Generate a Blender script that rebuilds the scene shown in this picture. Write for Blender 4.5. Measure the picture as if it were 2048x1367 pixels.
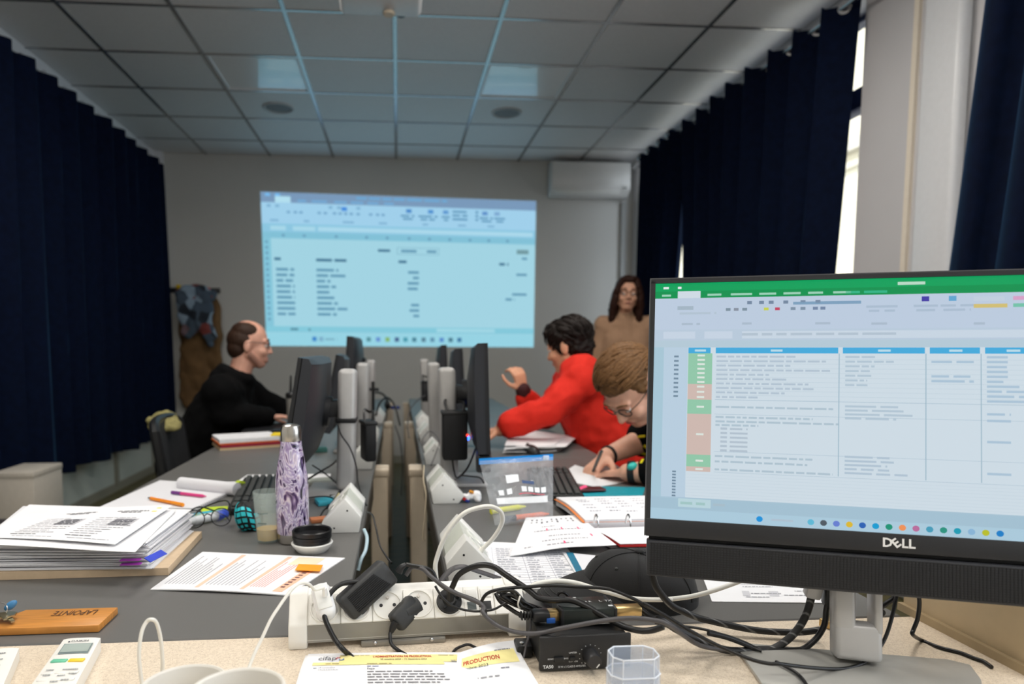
import bpy, bmesh, math, random
from mathutils import Vector, Matrix, Euler, noise as mnoise
from mathutils.bvhtree import BVHTree
random.seed(7)
for o in list(bpy.data.objects): bpy.data.objects.remove(o)
SC = bpy.context.scene
COL = SC.collection
PI = math.pi

# ------------------------------------------------------------------ camera
CAMZ = 1.15
F, PCX, PCY, VX, VY = 1365.0, 905.0, 816.0, 796.0, 697.0      # focal length and principal point in 2048x1367 pixels, vanishing point of the room axis
PITCH = math.atan((PCY - VY) / F)
YAW = math.atan((PCX - VX) * math.cos(PITCH) / F)
FW = Vector((math.sin(YAW) * math.cos(PITCH), math.cos(YAW) * math.cos(PITCH), -math.sin(PITCH)))
RT = Vector((math.cos(YAW), -math.sin(YAW), 0))
UP = RT.cross(FW)
cd = bpy.data.cameras.new('camera')
cam = bpy.data.objects.new('camera', cd); COL.objects.link(cam)
cam.matrix_world = Matrix(((RT.x, UP.x, -FW.x, 0), (RT.y, UP.y, -FW.y, 0), (RT.z, UP.z, -FW.z, CAMZ), (0, 0, 0, 1)))
cd.sensor_width = 36; cd.lens = F / 2048 * 36
cd.shift_x = (1024 - PCX) / 2048; cd.shift_y = (PCY - 683.5) / 2048
cd.clip_start = 0.05; cd.clip_end = 200
cd.dof.use_dof = True; cd.dof.focus_distance = 1.05; cd.dof.aperture_fstop = 3.6
SC.camera = cam
SC.view_settings.view_transform = 'Standard'; SC.view_settings.look = 'None'
SC.view_settings.gamma = 1; SC.view_settings.use_curve_mapping = False
SC.view_settings.exposure = 0.12

# ------------------------------------------------------------------ daylight
W = bpy.data.worlds.new('sky'); SC.world = W; W.use_nodes = True
bg = W.node_tree.nodes['Background']; bg.inputs[0].default_value = (0.80, 0.90, 1.0, 1); bg.inputs[1].default_value = 2.2
sd = bpy.data.lights.new('sun_offscreen', 'SUN'); sd.energy = 3.0; sd.angle = 0.02; sd.color = (1, 0.95, 0.86)
so = bpy.data.objects.new('sun_offscreen', sd); COL.objects.link(so); so.rotation_euler = Vector((0.75, 0.25, -0.6)).to_track_quat('-Z', 'Y').to_euler()
def window_light(name, loc, sx, sy, power, col, direction):
    d = bpy.data.lights.new(name, 'AREA'); d.shape = 'RECTANGLE'; d.size = sx; d.size_y = sy; d.energy = power; d.color = col
    o = bpy.data.objects.new(name, d); COL.objects.link(o); o.location = loc
    o.rotation_euler = Vector(direction).to_track_quat('-Z', 'Y').to_euler()
# daylight of the second window of the right wall, beside and behind the camera; the far window is lit by the sky itself
window_light('daylight_near_offscreen', (2.43, 0.1, 1.85), 2.8, 1.8, 27, (0.93, 0.96, 1.0), (-1, 0.0, -0.1))

# ------------------------------------------------------------------ pixel -> point
def ray(x, y): return RT * ((x - PCX) / F) - UP * ((y - PCY) / F) + FW
CP = Vector((0, 0, CAMZ))
def PZ(x, y, z=0.73): d = ray(x, y); return CP + d * ((z - CAMZ) / d.z)
def PY(x, y, Y): d = ray(x, y); return CP + d * (Y / d.y)
def PX(x, y, X): d = ray(x, y); return CP + d * (X / d.x)
TZ = 0.73      # desk top

# ------------------------------------------------------------------ materials
def s(r, g, b):
    f = lambda c: (c / 255 / 12.92) if c / 255 <= 0.04045 else ((c / 255 + 0.055) / 1.055) ** 2.4
    return (f(r), f(g), f(b))
MATS = {}
def mat(name, col, rough=0.5, metal=0.0, var=0.06, scale=40.0, bump=0.0, bscale=None, spec=0.5, coat=0.0, trans=0.0, alpha=1.0, ior=1.45, emit=None, estr=1.0, sheen=0.0):
    if name in MATS: return MATS[name]
    m = bpy.data.materials.new(name); m.use_nodes = True; MATS[name] = m
    nt = m.node_tree; N = nt.nodes; L = nt.links; b = N['Principled BSDF']
    tc = N.new('ShaderNodeTexCoord'); nz = N.new('ShaderNodeTexNoise'); nz.inputs['Scale'].default_value = scale; nz.inputs['Detail'].default_value = 4
    L.new(tc.outputs['Object'], nz.inputs['Vector'])
    r = N.new('ShaderNodeValToRGB'); r.color_ramp.elements[0].position = 0.3; r.color_ramp.elements[1].position = 0.7
    r.color_ramp.elements[0].color = (*[max(0, c * (1 - var)) for c in col], 1); r.color_ramp.elements[1].color = (*[min(1, c * (1 + var)) for c in col], 1)
    L.new(nz.outputs['Fac'], r.inputs[0]); L.new(r.outputs[0], b.inputs['Base Color'])
    b.inputs['Roughness'].default_value = rough; b.inputs['Metallic'].default_value = metal
    b.inputs['Specular IOR Level'].default_value = spec; b.inputs['Coat Weight'].default_value = coat; b.inputs['IOR'].default_value = ior
    b.inputs['Transmission Weight'].default_value = trans; b.inputs['Alpha'].default_value = alpha
    if sheen: b.inputs['Sheen Weight'].default_value = sheen; b.inputs['Sheen Roughness'].default_value = 0.4
    if emit: b.inputs['Emission Color'].default_value = (*emit, 1); b.inputs['Emission Strength'].default_value = estr
    if bump:
        n2 = N.new('ShaderNodeTexNoise'); n2.inputs['Scale'].default_value = bscale or scale * 4; n2.inputs['Detail'].default_value = 3
        L.new(tc.outputs['Object'], n2.inputs['Vector'])
        bp = N.new('ShaderNodeBump'); bp.inputs['Strength'].default_value = bump; bp.inputs['Distance'].default_value = 0.002
        L.new(n2.outputs['Fac'], bp.inputs['Height']); L.new(bp.outputs[0], b.inputs['Normal'])
    return m
def attr_mat(name, emission=0.0, rough=0.6, tint=None):
    """colour printed / shown per face (colour attribute Col)"""
    m = bpy.data.materials.new(name); m.use_nodes = True; MATS[name] = m
    nt = m.node_tree; N = nt.nodes; L = nt.links; b = N['Principled BSDF']; a = N.new('ShaderNodeVertexColor'); a.layer_name = 'Col'
    if emission:
        b.inputs['Specular IOR Level'].default_value = 0.15; b.inputs['Base Color'].default_value = (0.01, 0.01, 0.01, 1); L.new(a.outputs[0], b.inputs['Emission Color']); b.inputs['Emission Strength'].default_value = emission
    else: L.new(a.outputs[0], b.inputs['Base Color'])
    b.inputs['Roughness'].default_value = rough
    return m
INK = attr_mat('printed_ink', 0, 0.7)

# ------------------------------------------------------------------ mesh builder
class MB:
    def __init__(self): self.v = []; self.f = []; self.c = None
    def add(self, vs, fs):
        n = len(self.v); self.v += [Vector(p) for p in vs]; self.f += [tuple(i + n for i in q) for q in fs]; return self
    def box(self, c, size, rot=None, M=None):
        x, y, z = [k / 2 for k in size]
        vs = [Vector((i * x, j * y, k * z)) for i in (-1, 1) for j in (-1, 1) for k in (-1, 1)]
        R = Euler(rot).to_matrix() if rot else Matrix.Identity(3)
        vs = [R @ p + Vector(c) for p in vs]
        if M: vs = [M @ p for p in vs]
        return self.add(vs, [(0, 1, 3, 2), (4, 6, 7, 5), (0, 4, 5, 1), (2, 3, 7, 6), (0, 2, 6, 4), (1, 5, 7, 3)])
    def rbox(self, c, size, r=0.004, seg=2, rot=None, M=None):
        bm = bmesh.new(); bmesh.ops.create_cube(bm, size=1); bmesh.ops.scale(bm, vec=size, verts=bm.verts)
        bmesh.ops.bevel(bm, geom=bm.edges[:], offset=min(r, min(size) * 0.49), segments=seg, affect='EDGES', profile=0.5)
        R = Euler(rot).to_matrix() if rot else Matrix.Identity(3)
        bm.verts.ensure_lookup_table(); bm.verts.index_update()
        vs = [R @ v.co + Vector(c) for v in bm.verts]
        if M: vs = [M @ p for p in vs]
        self.add(vs, [tuple(v.index for v in f.verts) for f in bm.faces]); bm.free(); return self
    def prism(self, poly, h, M=None, bevel=0.0):
        """poly: 2D points (x,y), extruded 0..h in z"""
        bm = bmesh.new(); vs = [bm.verts.new((p[0], p[1], 0)) for p in poly]; f = bm.faces.new(vs); f.normal_update()
        if f.normal.z > 0: f.normal_flip()
        r = bmesh.ops.extrude_face_region(bm, geom=[f]); bmesh.ops.translate(bm, vec=(0, 0, h), verts=[e for e in r['geom'] if isinstance(e, bmesh.types.BMVert)])
        if bevel: bmesh.ops.bevel(bm, geom=bm.edges[:], offset=bevel, segments=2, affect='EDGES', profile=0.5)
        bmesh.ops.recalc_face_normals(bm, faces=bm.faces[:]); bm.verts.index_update()
        self.add([(M @ v.co if M else v.co) for v in bm.verts], [tuple(v.index for v in q.verts) for q in bm.faces]); bm.free(); return self
    def tube(self, pts, r, n=8, smooth=6, caps=True, flat=1.0):
        P = spline(pts, smooth) if smooth else [Vector(p) for p in pts]
        m = len(P); vs = []; fs = []
        rr = (lambda i: r) if not callable(r) and not isinstance(r, (list, tuple)) else ((lambda i: r(i / (m - 1))) if callable(r) else (lambda i: lerp_list(r, i / (m - 1))))
        up = None
        for i, p in enumerate(P):
            t = (P[min(i + 1, m - 1)] - P[max(i - 1, 0)])
            if t.length < 1e-9: t = Vector((0, 0, 1))
            t.normalize()
            if up is None: up = Vector((0, 0, 1)) if abs(t.z) < 0.9 else Vector((1, 0, 0))
            a = t.cross(up); a.normalize(); up = a.cross(t); up.normalize()
            for k in range(n):
                w = 2 * PI * k / n; vs.append(p + a * (math.cos(w) * rr(i)) + up * (math.sin(w) * rr(i) * flat))
        for i in range(m - 1):
            for k in range(n): fs.append((i * n + k, i * n + (k + 1) % n, (i + 1) * n + (k + 1) % n, (i + 1) * n + k))
        if caps: fs.append(tuple(range(n))[::-1]); fs.append(tuple((m - 1) * n + k for k in range(n)))
        return self.add(vs, fs)
    def cyl(self, p0, p1, r, r2=None, n=20): return self.tube([p0, p1], [r, r if r2 is None else r2], n=n, smooth=0)
    def lathe(self, prof, c=(0, 0, 0), n=32, M=None, close=False):
        vs = []; fs = []; c = Vector(c); m = len(prof)
        for (r, z) in prof:
            for k in range(n):
                a = 2 * PI * k / n; p = Vector((max(r, 1e-5) * math.cos(a), max(r, 1e-5) * math.sin(a), z))
                vs.append((M @ p if M else p) + c)
        for i in range(m - 1):
            for k in range(n): fs.append((i * n + k, i * n + (k + 1) % n, (i + 1) * n + (k + 1) % n, (i + 1) * n + k))
        return self.add(vs, fs)
    def ell(self, c, r, n=16, m=10, rot=None):
        R = Euler(rot).to_matrix() if rot else Matrix.Identity(3); vs = []; fs = []; c = Vector(c)
        if not isinstance(r, (tuple, list)): r = (r, r, r)
        for i in range(m + 1):
            t = PI * i / m
            for k in range(n):
                a = 2 * PI * k / n; vs.append(R @ Vector((r[0] * math.sin(t) * math.cos(a), r[1] * math.sin(t) * math.sin(a), r[2] * math.cos(t))) + c)
        for i in range(m):
            for k in range(n): fs.append((i * n + k, (i + 1) * n + k, (i + 1) * n + (k + 1) % n, i * n + (k + 1) % n))
        return self.add(vs, fs)
    def cap(self, a, b, ra, rb, n=14):
        """round cone between two points"""
        a, b = Vector(a), Vector(b); d = b - a; L = max(d.length, 1e-6); t = d / L
        pr = []
        for i in range(7): w = -PI / 2 + PI / 2 * i / 6; pr.append((ra * math.cos(w), ra * math.sin(w)))
        for i in range(7): w = PI / 2 * i / 6; pr.append((rb * math.cos(w), L + rb * math.sin(w)))
        q = t.to_track_quat('Z', 'Y').to_matrix()
        return self.lathe(pr, a, n, M=q)
    def grid(self, fn, nu, nv, flip=False):
        vs = [fn(i / nu, j / nv) for j in range(nv + 1) for i in range(nu + 1)]
        fs = []
        for j in range(nv):
            for i in range(nu):
                a = j * (nu + 1) + i; q = (a, a + 1, a + nu + 2, a + nu + 1); fs.append(q[::-1] if flip else q)
        return self.add(vs, fs)
    def sheet(self, fn, nu, nv, th):
        """a thin solid sheet: fn(u,v)->point, thickness th downwards"""
        top = [Vector(fn(i / nu, j / nv)) for j in range(nv + 1) for i in range(nu + 1)]
        n = len(top); vs = top + [p - Vector((0, 0, th)) for p in top]; fs = []
        for j in range(nv):
            for i in range(nu):
                a = j * (nu + 1) + i; fs.append((a, a + 1, a + nu + 2, a + nu + 1)); fs.append((n + a + nu + 1, n + a + nu + 2, n + a + 1, n + a))
        ring = [i for i in range(nu + 1)] + [j * (nu + 1) + nu for j in range(1, nv + 1)] + [nv * (nu + 1) + i for i in range(nu - 1, -1, -1)] + [j * (nu + 1) for j in range(nv - 1, 0, -1)]
        for k in range(len(ring)): a, b = ring[k], ring[(k + 1) % len(ring)]; fs.append((b, a, n + a, n + b))
        return self.add(vs, fs)
    def xf(self, M): self.v = [M @ p for p in self.v]; return self
    def copy(self): b = MB(); b.v = [p.copy() for p in self.v]; b.f = list(self.f); return b
def lerp_list(l, t):
    x = t * (len(l) - 1); i = min(int(x), len(l) - 2); return l[i] + (l[i + 1] - l[i]) * (x - i)
def spline(pts, k):
    P = [Vector(p) for p in pts]
    if len(P) < 3: return P
    Q = [P[0] * 2 - P[1]] + P + [P[-1] * 2 - P[-2]]; out = []
    for i in range(1, len(Q) - 2):
        a, b, c, d = Q[i - 1], Q[i], Q[i + 1], Q[i + 2]
        for j in range(k):
            t = j / k; out.append(0.5 * ((2 * b) + (c - a) * t + (2 * a - 5 * b + 4 * c - d) * t * t + (3 * b - a - 3 * c + d) * t ** 3))
    out.append(P[-1]); return out
def resolve(m): return MATS[m] if isinstance(m, str) else m
def mesh_from(name, mb, smooth=35, recalc=True):
    me = bpy.data.meshes.new(name); me.from_pydata([tuple(p) for p in mb.v], [], mb.f)
    if recalc and mb.c is None:
        bm = bmesh.new(); bm.from_mesh(me); bmesh.ops.recalc_face_normals(bm, faces=bm.faces[:]); bm.to_mesh(me); bm.free()
    if smooth: me.shade_smooth(); me.set_sharp_from_angle(angle=math.radians(smooth))
    if mb.c is not None:
        at = me.color_attributes.new('Col', 'FLOAT_COLOR', 'CORNER'); i = 0; buf = []
        for fi, f in enumerate(mb.f): buf += [*mb.c[fi], 1.0] * len(f)
        at.data.foreach_set('color', buf)
    me.update(); return me
def link(name, me, m, parent=None):
    o = bpy.data.objects.new(name, me); COL.objects.link(o)
    if m is not None:
        me.materials.clear(); me.materials.append(resolve(m))
    if parent is not None: o.parent = parent
    return o
def origin_of(o):
    p = Vector((0, 0, 0)); k = o
    while k is not None: p = p + k.location; k = k.parent
    return p
def part(name, mb, m, parent, smooth=35, label=None, local=False):
    """a part; mb in room coordinates unless local"""
    if not local:
        off = origin_of(parent); mb.v = [p - off for p in mb.v]
    o = link(name, mesh_from(name, mb, smooth), m, parent)
    if label: o['label'] = label
    return o
def tag(o, label, cat, group=None):
    o['label'] = label; o['category'] = cat
    if group: o['group'] = group
    return o
def thing(name, label, cat, loc=(0, 0, 0), group=None, rz=0.0):
    o = bpy.data.objects.new(name, None); COL.objects.link(o); o.location = loc; o.rotation_euler = (0, 0, rz); o.empty_display_size = 0.05
    return tag(o, label, cat, group)
def solo(name, mb, m, label, cat, group=None, smooth=35):
    """a thing that is one mesh, origin at its base"""
    n = len(mb.v); c = sum(mb.v, Vector()) / n; c.z = min(p.z for p in mb.v); mb.v = [p - c for p in mb.v]
    o = link(name, mesh_from(name, mb, smooth), m); o.location = c
    return tag(o, label, cat, group)
def struct(name, mb, m, smooth=0):
    o = link(name, mesh_from(name, mb, smooth), m); o['kind'] = 'structure'; return o
def dup(root, loc, rz=None, label=None):
    r = root.copy(); COL.objects.link(r); r.location = loc
    if rz is not None: r.rotation_euler = (0, 0, rz)
    if label: r['label'] = label
    for ch in list(root.children):
        c = ch.copy(); COL.objects.link(c); c.parent = r
        for g in list(ch.children):
            d = g.copy(); COL.objects.link(d); d.parent = c
    return r
_txt = {}
def text_mb(body, size=1.0, bold=0.0):
    """lettering as flat faces in the xy plane, baseline at y=0, starting at x=0; returns (MB, width)"""
    cu = bpy.data.curves.new('t', 'FONT'); cu.body = body; cu.size = size; cu.resolution_u = 2; cu.offset = bold
    o = bpy.data.objects.new('t', cu); COL.objects.link(o); bpy.context.view_layer.update()
    me = bpy.data.meshes.new_from_object(o.evaluated_get(bpy.context.evaluated_depsgraph_get()))
    b = MB(); b.v = [v.co.copy() for v in me.vertices]; b.f = [tuple(p.vertices) for p in me.polygons]
    bpy.data.objects.remove(o); bpy.data.curves.remove(cu); bpy.data.meshes.remove(me)
    w = max([p.x for p in b.v] + [0.0]); return b, w
class Print:
    """flat print on a surface: map(u,v)->point; rectangles and lettering with a colour each"""
    def __init__(self, fn, off=0.0004): self.fn = fn; self.mb = MB(); self.mb.c = []; self.off = off
    def nrm(self, u, v):
        e = 0.01; a = Vector(self.fn(u + e, v)) - Vector(self.fn(u - e, v)); b = Vector(self.fn(u, v + e)) - Vector(self.fn(u, v - e)); n = a.cross(b); n.normalize(); return n
    def rect(self, u0, v0, u1, v1, col, seg=1, k=1.0):
        n = self.nrm((u0 + u1) / 2, (v0 + v1) / 2) * self.off * k
        for i in range(seg):
            a = u0 + (u1 - u0) * i / seg; b = u0 + (u1 - u0) * (i + 1) / seg
            self.mb.add([Vector(self.fn(*q)) + n for q in ((a, v0), (b, v0), (b, v1), (a, v1))], [(0, 1, 2, 3)]); self.mb.c.append(col)
    def line(self, u0, v, u1, h, col, words=True, k=1.5, wl=(0.02, 0.07), gap=0.008):
        if not words: return self.rect(u0, v, u1, v + h, col, k=k)
        u = u0
        while u < u1:
            w = min(random.uniform(*wl), u1 - u); self.rect(u, v, u + w, v + h, col, k=k); u += w + gap
    def text(self, body, u, v, h, col, aspect, bold=0.0, k=2.0, rot=False, width=None):
        """h: cap height in v units; aspect: real width/height of the u,v square"""
        b, w = text_mb(body, 1.0, bold); sc = h / 0.69
        sx = sc / aspect if width is None else width / max(w, 1e-6)
        n = self.nrm(u, v) * self.off * k; base = len(self.mb.v)
        for p in b.v:
            uu, vv = (u + p.x * sx, v + p.y * sc) if not rot else (u - p.x * sx, v - p.y * sc)
            self.mb.v.append(Vector(self.fn(uu, vv)) + n)
        for f in b.f: self.mb.f.append(tuple(i + base for i in f)); self.mb.c.append(col)
    def obj(self, name, parent, m=None):
        off = origin_of(parent); self.mb.v = [p - off for p in self.mb.v]
        o = link(name, mesh_from(name, self.mb, 0), m or INK, parent)
        if name in ('print', 'handwriting'): o['kind'] = 'stuff'
        return o
def quad_fn(a, b, c, d, bump=None):
    """u,v patch over four corners a(0,0) b(1,0) c(1,1) d(0,1)"""
    a, b, c, d = map(Vector, (a, b, c, d))
    def fn(u, v):
        p = (a * (1 - u) + b * u) * (1 - v) + (d * (1 - u) + c * u) * v
        if bump: p = p + Vector((0, 0, bump(u, v)))
        return p
    return fn
def bake(ob, name):
    """evaluate an object's modifiers into a plain mesh"""
    bpy.context.view_layer.update()
    me = bpy.data.meshes.new_from_object(ob.evaluated_get(bpy.context.evaluated_depsgraph_get())); me.name = name
    old = ob.data; bpy.data.objects.remove(ob); bpy.data.meshes.remove(old); return me
def fuse(name, mb, voxel=0.006, smooth=6, fac=0.5, disp=0.0, dscale=8.0, seed=0.0, decimate=None):
    """melt overlapping solids into one continuous surface"""
    o = bpy.data.objects.new(name, mesh_from(name, mb, 0)); COL.objects.link(o)
    r = o.modifiers.new('r', 'REMESH'); r.mode = 'VOXEL'; r.voxel_size = voxel
    sm = o.modifiers.new('s', 'SMOOTH'); sm.factor = fac; sm.iterations = smooth
    if decimate: dm = o.modifiers.new('d', 'DECIMATE'); dm.ratio = decimate
    me = bake(o, name)
    if disp:
        me.update(); nr = [v.normal.copy() for v in me.vertices]
        for v, n in zip(me.vertices, nr):
            q = v.co * dscale + Vector((seed, seed * 2, 0)); v.co += n * disp * (mnoise.noise(q) + 0.5 * mnoise.noise(q * 2.1))
    me.shade_smooth(); me.update(); return me
def meshpart(name, me, m, parent):
    off = origin_of(parent)
    for v in me.vertices: v.co -= off
    return link(name, me, m, parent)
# ------------------------------------------------------------------ room shell
XL, XR, YB, YR, ZC = -2.30, 2.36, 6.85, -2.2, 3.0
mat('wall_paint', s(205, 203, 198), 0.55, var=0.02, scale=3, bump=0.02, bscale=200)
mat('board_wall_paint', s(200, 199, 194), 0.32, var=0.02, scale=2, spec=0.6)
mat('pier_paint', s(205, 203, 204), 0.6, var=0.02, scale=3)
mat('tile_white', s(226, 225, 225), 0.5, var=0.03, scale=60, bump=0.06, bscale=300, spec=0.7)
mat('grid_metal', s(168, 168, 170), 0.22, metal=0.75, var=0.02, spec=0.8)
mat('trim_white', s(225, 226, 228), 0.35, var=0.02)
mat('grey_glass_panel', s(208, 216, 211), 0.25, var=0.03, scale=4)
mat('post_grey', s(150, 148, 135), 0.4, var=0.03)
mat('window_blue', s(38, 52, 92), 0.4, var=0.05)
def clear_glass():
    m = bpy.data.materials.new('glass'); m.use_nodes = True; MATS['glass'] = m; nt = m.node_tree; N = nt.nodes; L = nt.links; N.remove(N['Principled BSDF'])
    tr = N.new('ShaderNodeBsdfTransparent'); gl = N.new('ShaderNodeBsdfGlossy'); gl.inputs['Roughness'].default_value = 0.0; mx = N.new('ShaderNodeMixShader'); mx.inputs[0].default_value = 0.06
    L.new(tr.outputs[0], mx.inputs[1]); L.new(gl.outputs[0], mx.inputs[2]); L.new(mx.outputs[0], N['Material Output'].inputs[0])
clear_glass()
mat('curtain_navy', s(5, 15, 38), 0.85, var=0.25, scale=30, bump=0.25, bscale=900, spec=0.12, sheen=0.5)
MATS['curtain_navy'].node_tree.nodes['Principled BSDF'].inputs['Sheen Tint'].default_value = (0.05, 0.16, 0.32, 1)
mat('chrome', s(205, 205, 205), 0.15, metal=1.0, var=0.02)
mat('white_plastic', s(226, 226, 222), 0.35, var=0.02)
mat('black_plastic', s(24, 25, 27), 0.42, var=0.1, scale=200)

def floor_mat():
    m = bpy.data.materials.new('floor_vinyl'); m.use_nodes = True; MATS['floor_vinyl'] = m
    nt = m.node_tree; N = nt.nodes; L = nt.links; b = N['Principled BSDF']
    tc = N.new('ShaderNodeTexCoord'); mp = N.new('ShaderNodeMapping'); mp.inputs['Scale'].default_value = (1.5, 14, 1); L.new(tc.outputs['Object'], mp.inputs[0])
    nz = N.new('ShaderNodeTexNoise'); nz.inputs['Scale'].default_value = 2.2; nz.inputs['Detail'].default_value = 6; L.new(mp.outputs[0], nz.inputs['Vector'])
    r = N.new('ShaderNodeValToRGB'); r.color_ramp.elements[0].color = (*s(62, 60, 34), 1); r.color_ramp.elements[1].color = (*s(112, 103, 62), 1)
    r.color_ramp.elements[0].position = 0.3; r.color_ramp.elements[1].position = 0.7
    L.new(nz.outputs[0], r.inputs[0]); L.new(r.outputs[0], b.inputs['Base Color']); b.inputs['Roughness'].default_value = 0.45
floor_mat()
struct('floor', MB().box((0, (YB + YR) / 2, -0.05), (XR - XL + 0.6, YB - YR + 0.6, 0.1)), 'floor_vinyl')
struct('wall_back', MB().box((0, YB + 0.06, ZC / 2), (XR - XL + 0.6, 0.12, ZC + 0.2)), 'board_wall_paint')
struct('wall_rear', MB().box((0, YR - 0.06, ZC / 2), (XR - XL + 0.6, 0.12, ZC + 0.2)), 'wall_paint')
wl = struct('wall_left', MB().box((XL - 0.1, (YB + YR) / 2, ZC / 2), (0.2, YB - YR + 0.2, ZC + 0.2)), 'wall_paint')
# left wall: bright coving at the ceiling, panels under the curtain with grey posts between them
struct('trim_1', MB().box((XL + 0.012, (YB + YR) / 2, ZC - 0.045), (0.024, YB - YR, 0.09)), 'trim_white')
post_y = [6.5, 5.66, 4.62, 3.58, 2.5, 1.4]
for i in range(len(post_y) - 1):
    y0, y1 = post_y[i + 1] + 0.03, post_y[i] - 0.03
    part('wall_panel', MB().box((XL + 0.008, (y0 + y1) / 2, 0.27), (0.016, y1 - y0, 0.42)), 'grey_glass_panel', wl, 0)
for y in post_y: part('wall_post', MB().box((XL + 0.015, y, 0.27), (0.03, 0.06, 0.44)), 'post_grey', wl, 0)
struct('baseboard_left', MB().box((XL + 0.01, (YB + YR) / 2, 0.035), (0.02, YB - YR, 0.07)), 'post_grey')
struct('baseboard_back', MB().box((0, YB - 0.008, 0.04), (XR - XL, 0.016, 0.08)), 'post_grey')
# corner bead left of the back wall
struct('trim_2', MB().box((XL + 0.05, YB - 0.03, ZC / 2), (0.1, 0.06, ZC)), 'trim_white')
# right wall: solid with two window openings
F0, F1, FZ0, FZ1 = PX(1733, 0, XR).y, 6.68, 0.85, 2.93
N0, N1, NZ0, NZ1 = -1.6, 2.55, 0.85, 2.93
def wall_right():
    b = MB(); x = XR + 0.1; w = 0.2
    def seg(y0, y1, z0, z1): b.box((x, (y0 + y1) / 2, (z0 + z1) / 2), (w, y1 - y0, z1 - z0))
    seg(YR - 0.1, N0, 0, ZC + 0.1); seg(N1, F0, 0, ZC + 0.1); seg(F1, YB + 0.1, 0, ZC + 0.1)
    for a, c, z0, z1 in ((N0, N1, NZ0, NZ1), (F0, F1, FZ0, FZ1)): seg(a, c, 0, z0); seg(a, c, z1, ZC + 0.1)
    return b
struct('wall_right', wall_right(), 'pier_paint')
def window(name, y0, y1, z0, z1, zt, ny):
    o = struct(name, MB().box((XR + 0.17, (y0 + y1) / 2, z0 + 0.02), (0.06, y1 - y0, 0.04)).box((XR + 0.17, (y0 + y1) / 2, z1 - 0.015), (0.06, y1 - y0, 0.03)), 'window_blue')
    part('window_transom', MB().rbox((XR + 0.15, (y0 + y1) / 2, zt), (0.10, y1 - y0, 0.11), 0.01), 'window_blue', o)
    step = (y1 - y0) / ny
    for i in range(ny + 1):
        y = y0 + step * i; wd = 0.10 if 0 < i < ny else 0.13
        part('window_mullion', MB().rbox((XR + 0.15, min(max(y, y0 + wd / 2), y1 - wd / 2), (z0 + zt) / 2), (0.09, wd, zt - z0), 0.008), 'window_blue', o)
        if i < ny:
            part('pane', MB().box((XR + 0.185, y + step / 2, (z0 + zt) / 2), (0.004, step - 0.02, zt - z0 - 0.02)), 'glass', o, 0)
            part('pane', MB().box((XR + 0.185, y + step / 2, (z1 + zt) / 2), (0.004, step - 0.02, z1 - zt - 0.02)), 'glass', o, 0)
    return o
ztr = PX(1705, 205, XR + 0.12).z
window('window_1', F0, F1, FZ0, FZ1, ztr, 3)
window('window_2', N0, N1, NZ0, NZ1, ztr, 4)
# white pipe casing and strips on the pier between the windows
ya = PX(1836, 0, XR).y; yb = PX(1950, 0, XR).y
pw = struct('trim_3', MB().rbox((XR - 0.03, (ya + yb) / 2 - 0.06, ZC / 2), (0.06, ya - yb - 0.10, ZC), 0.025, 3), 'trim_white', 35)
struct('trim_4', MB().box((XR - 0.008, ya - 0.015, ZC / 2), (0.016, 0.03, ZC)), mat('cream_strip', s(238, 226, 208), 0.5, var=0.02))
struct('trim_5', MB().box((XR - 0.012, (YB + 6.68) / 2, ZC - 0.02), (0.024, YB - 6.68, 0.04)), 'trim_white')

# ------------------------------------------------------------------ ceiling: tiles, grid, lights
xs = [XL, -1.81, -1.21, -0.61, -0.005, 0.59, 1.195, 1.795, XR]
ys = [YB, 6.38, 5.78, 5.18, 4.575, 3.97]
while ys[-1] > YR + 0.3: ys.append(ys[-1] - 0.603)
ys[-1] = YR; ys = ys[::-1]
ceil = struct('ceiling', MB().box((0, (YB + YR) / 2, ZC + 0.13), (XR - XL + 0.6, YB - YR + 0.4, 0.2)), 'tile_white')
row_of = lambda y: max(i for i in range(len(ys)) if ys[i] <= y)
r_unlit = row_of(4.8); r_spk = row_of(5.4); lit_rows = {row_of(3.1): 14.0, row_of(1.3): 14.0, row_of(-0.6): 14.0}
tmesh = {}
for i in range(len(xs) - 1):
    for j in range(len(ys) - 1):
        if i in (2, 5) and (j == r_unlit or j in lit_rows): continue
        w, d = xs[i + 1] - xs[i] - 0.012, ys[j + 1] - ys[j] - 0.012; k = (round(w, 3), round(d, 3))
        if k not in tmesh: tmesh[k] = mesh_from('ceiling_tile', MB().rbox((0, 0, 0), (w, d, 0.016), 0.003, 1), 0); tmesh[k].materials.append(MATS['tile_white'])
        t = bpy.data.objects.new('ceiling_tile', tmesh[k]); COL.objects.link(t); t.parent = ceil; t.location = ((xs[i] + xs[i + 1]) / 2, (ys[j] + ys[j + 1]) / 2, ZC + 0.004)
for x in xs[1:-1]: part('ceiling_grid_bar', MB().box((x, (YB + YR) / 2, ZC - 0.006), (0.024, YB - YR, 0.006)), 'grid_metal', ceil, 0)
gm = {}
for y in ys[1:-1]:
    for i in range(len(xs) - 1):
        w = round(xs[i + 1] - xs[i] - 0.024, 3)
        if w not in gm: gm[w] = mesh_from('ceiling_cross_bar', MB().box((0, 0, 0), (w, 0.022, 0.005)), 0); gm[w].materials.append(MATS['grid_metal'])
        t = bpy.data.objects.new('ceiling_cross_bar', gm[w]); COL.objects.link(t); t.parent = ceil; t.location = ((xs[i] + xs[i + 1]) / 2, y, ZC - 0.0055)
mat('panel_acrylic', s(226, 227, 228), 0.28, var=0.01, spec=1.0, coat=1.0, ior=1.6)
mat('panel_lit', s(240, 242, 245), 0.3, var=0.0, emit=(1.0, 0.96, 0.90), estr=4.0)
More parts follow.
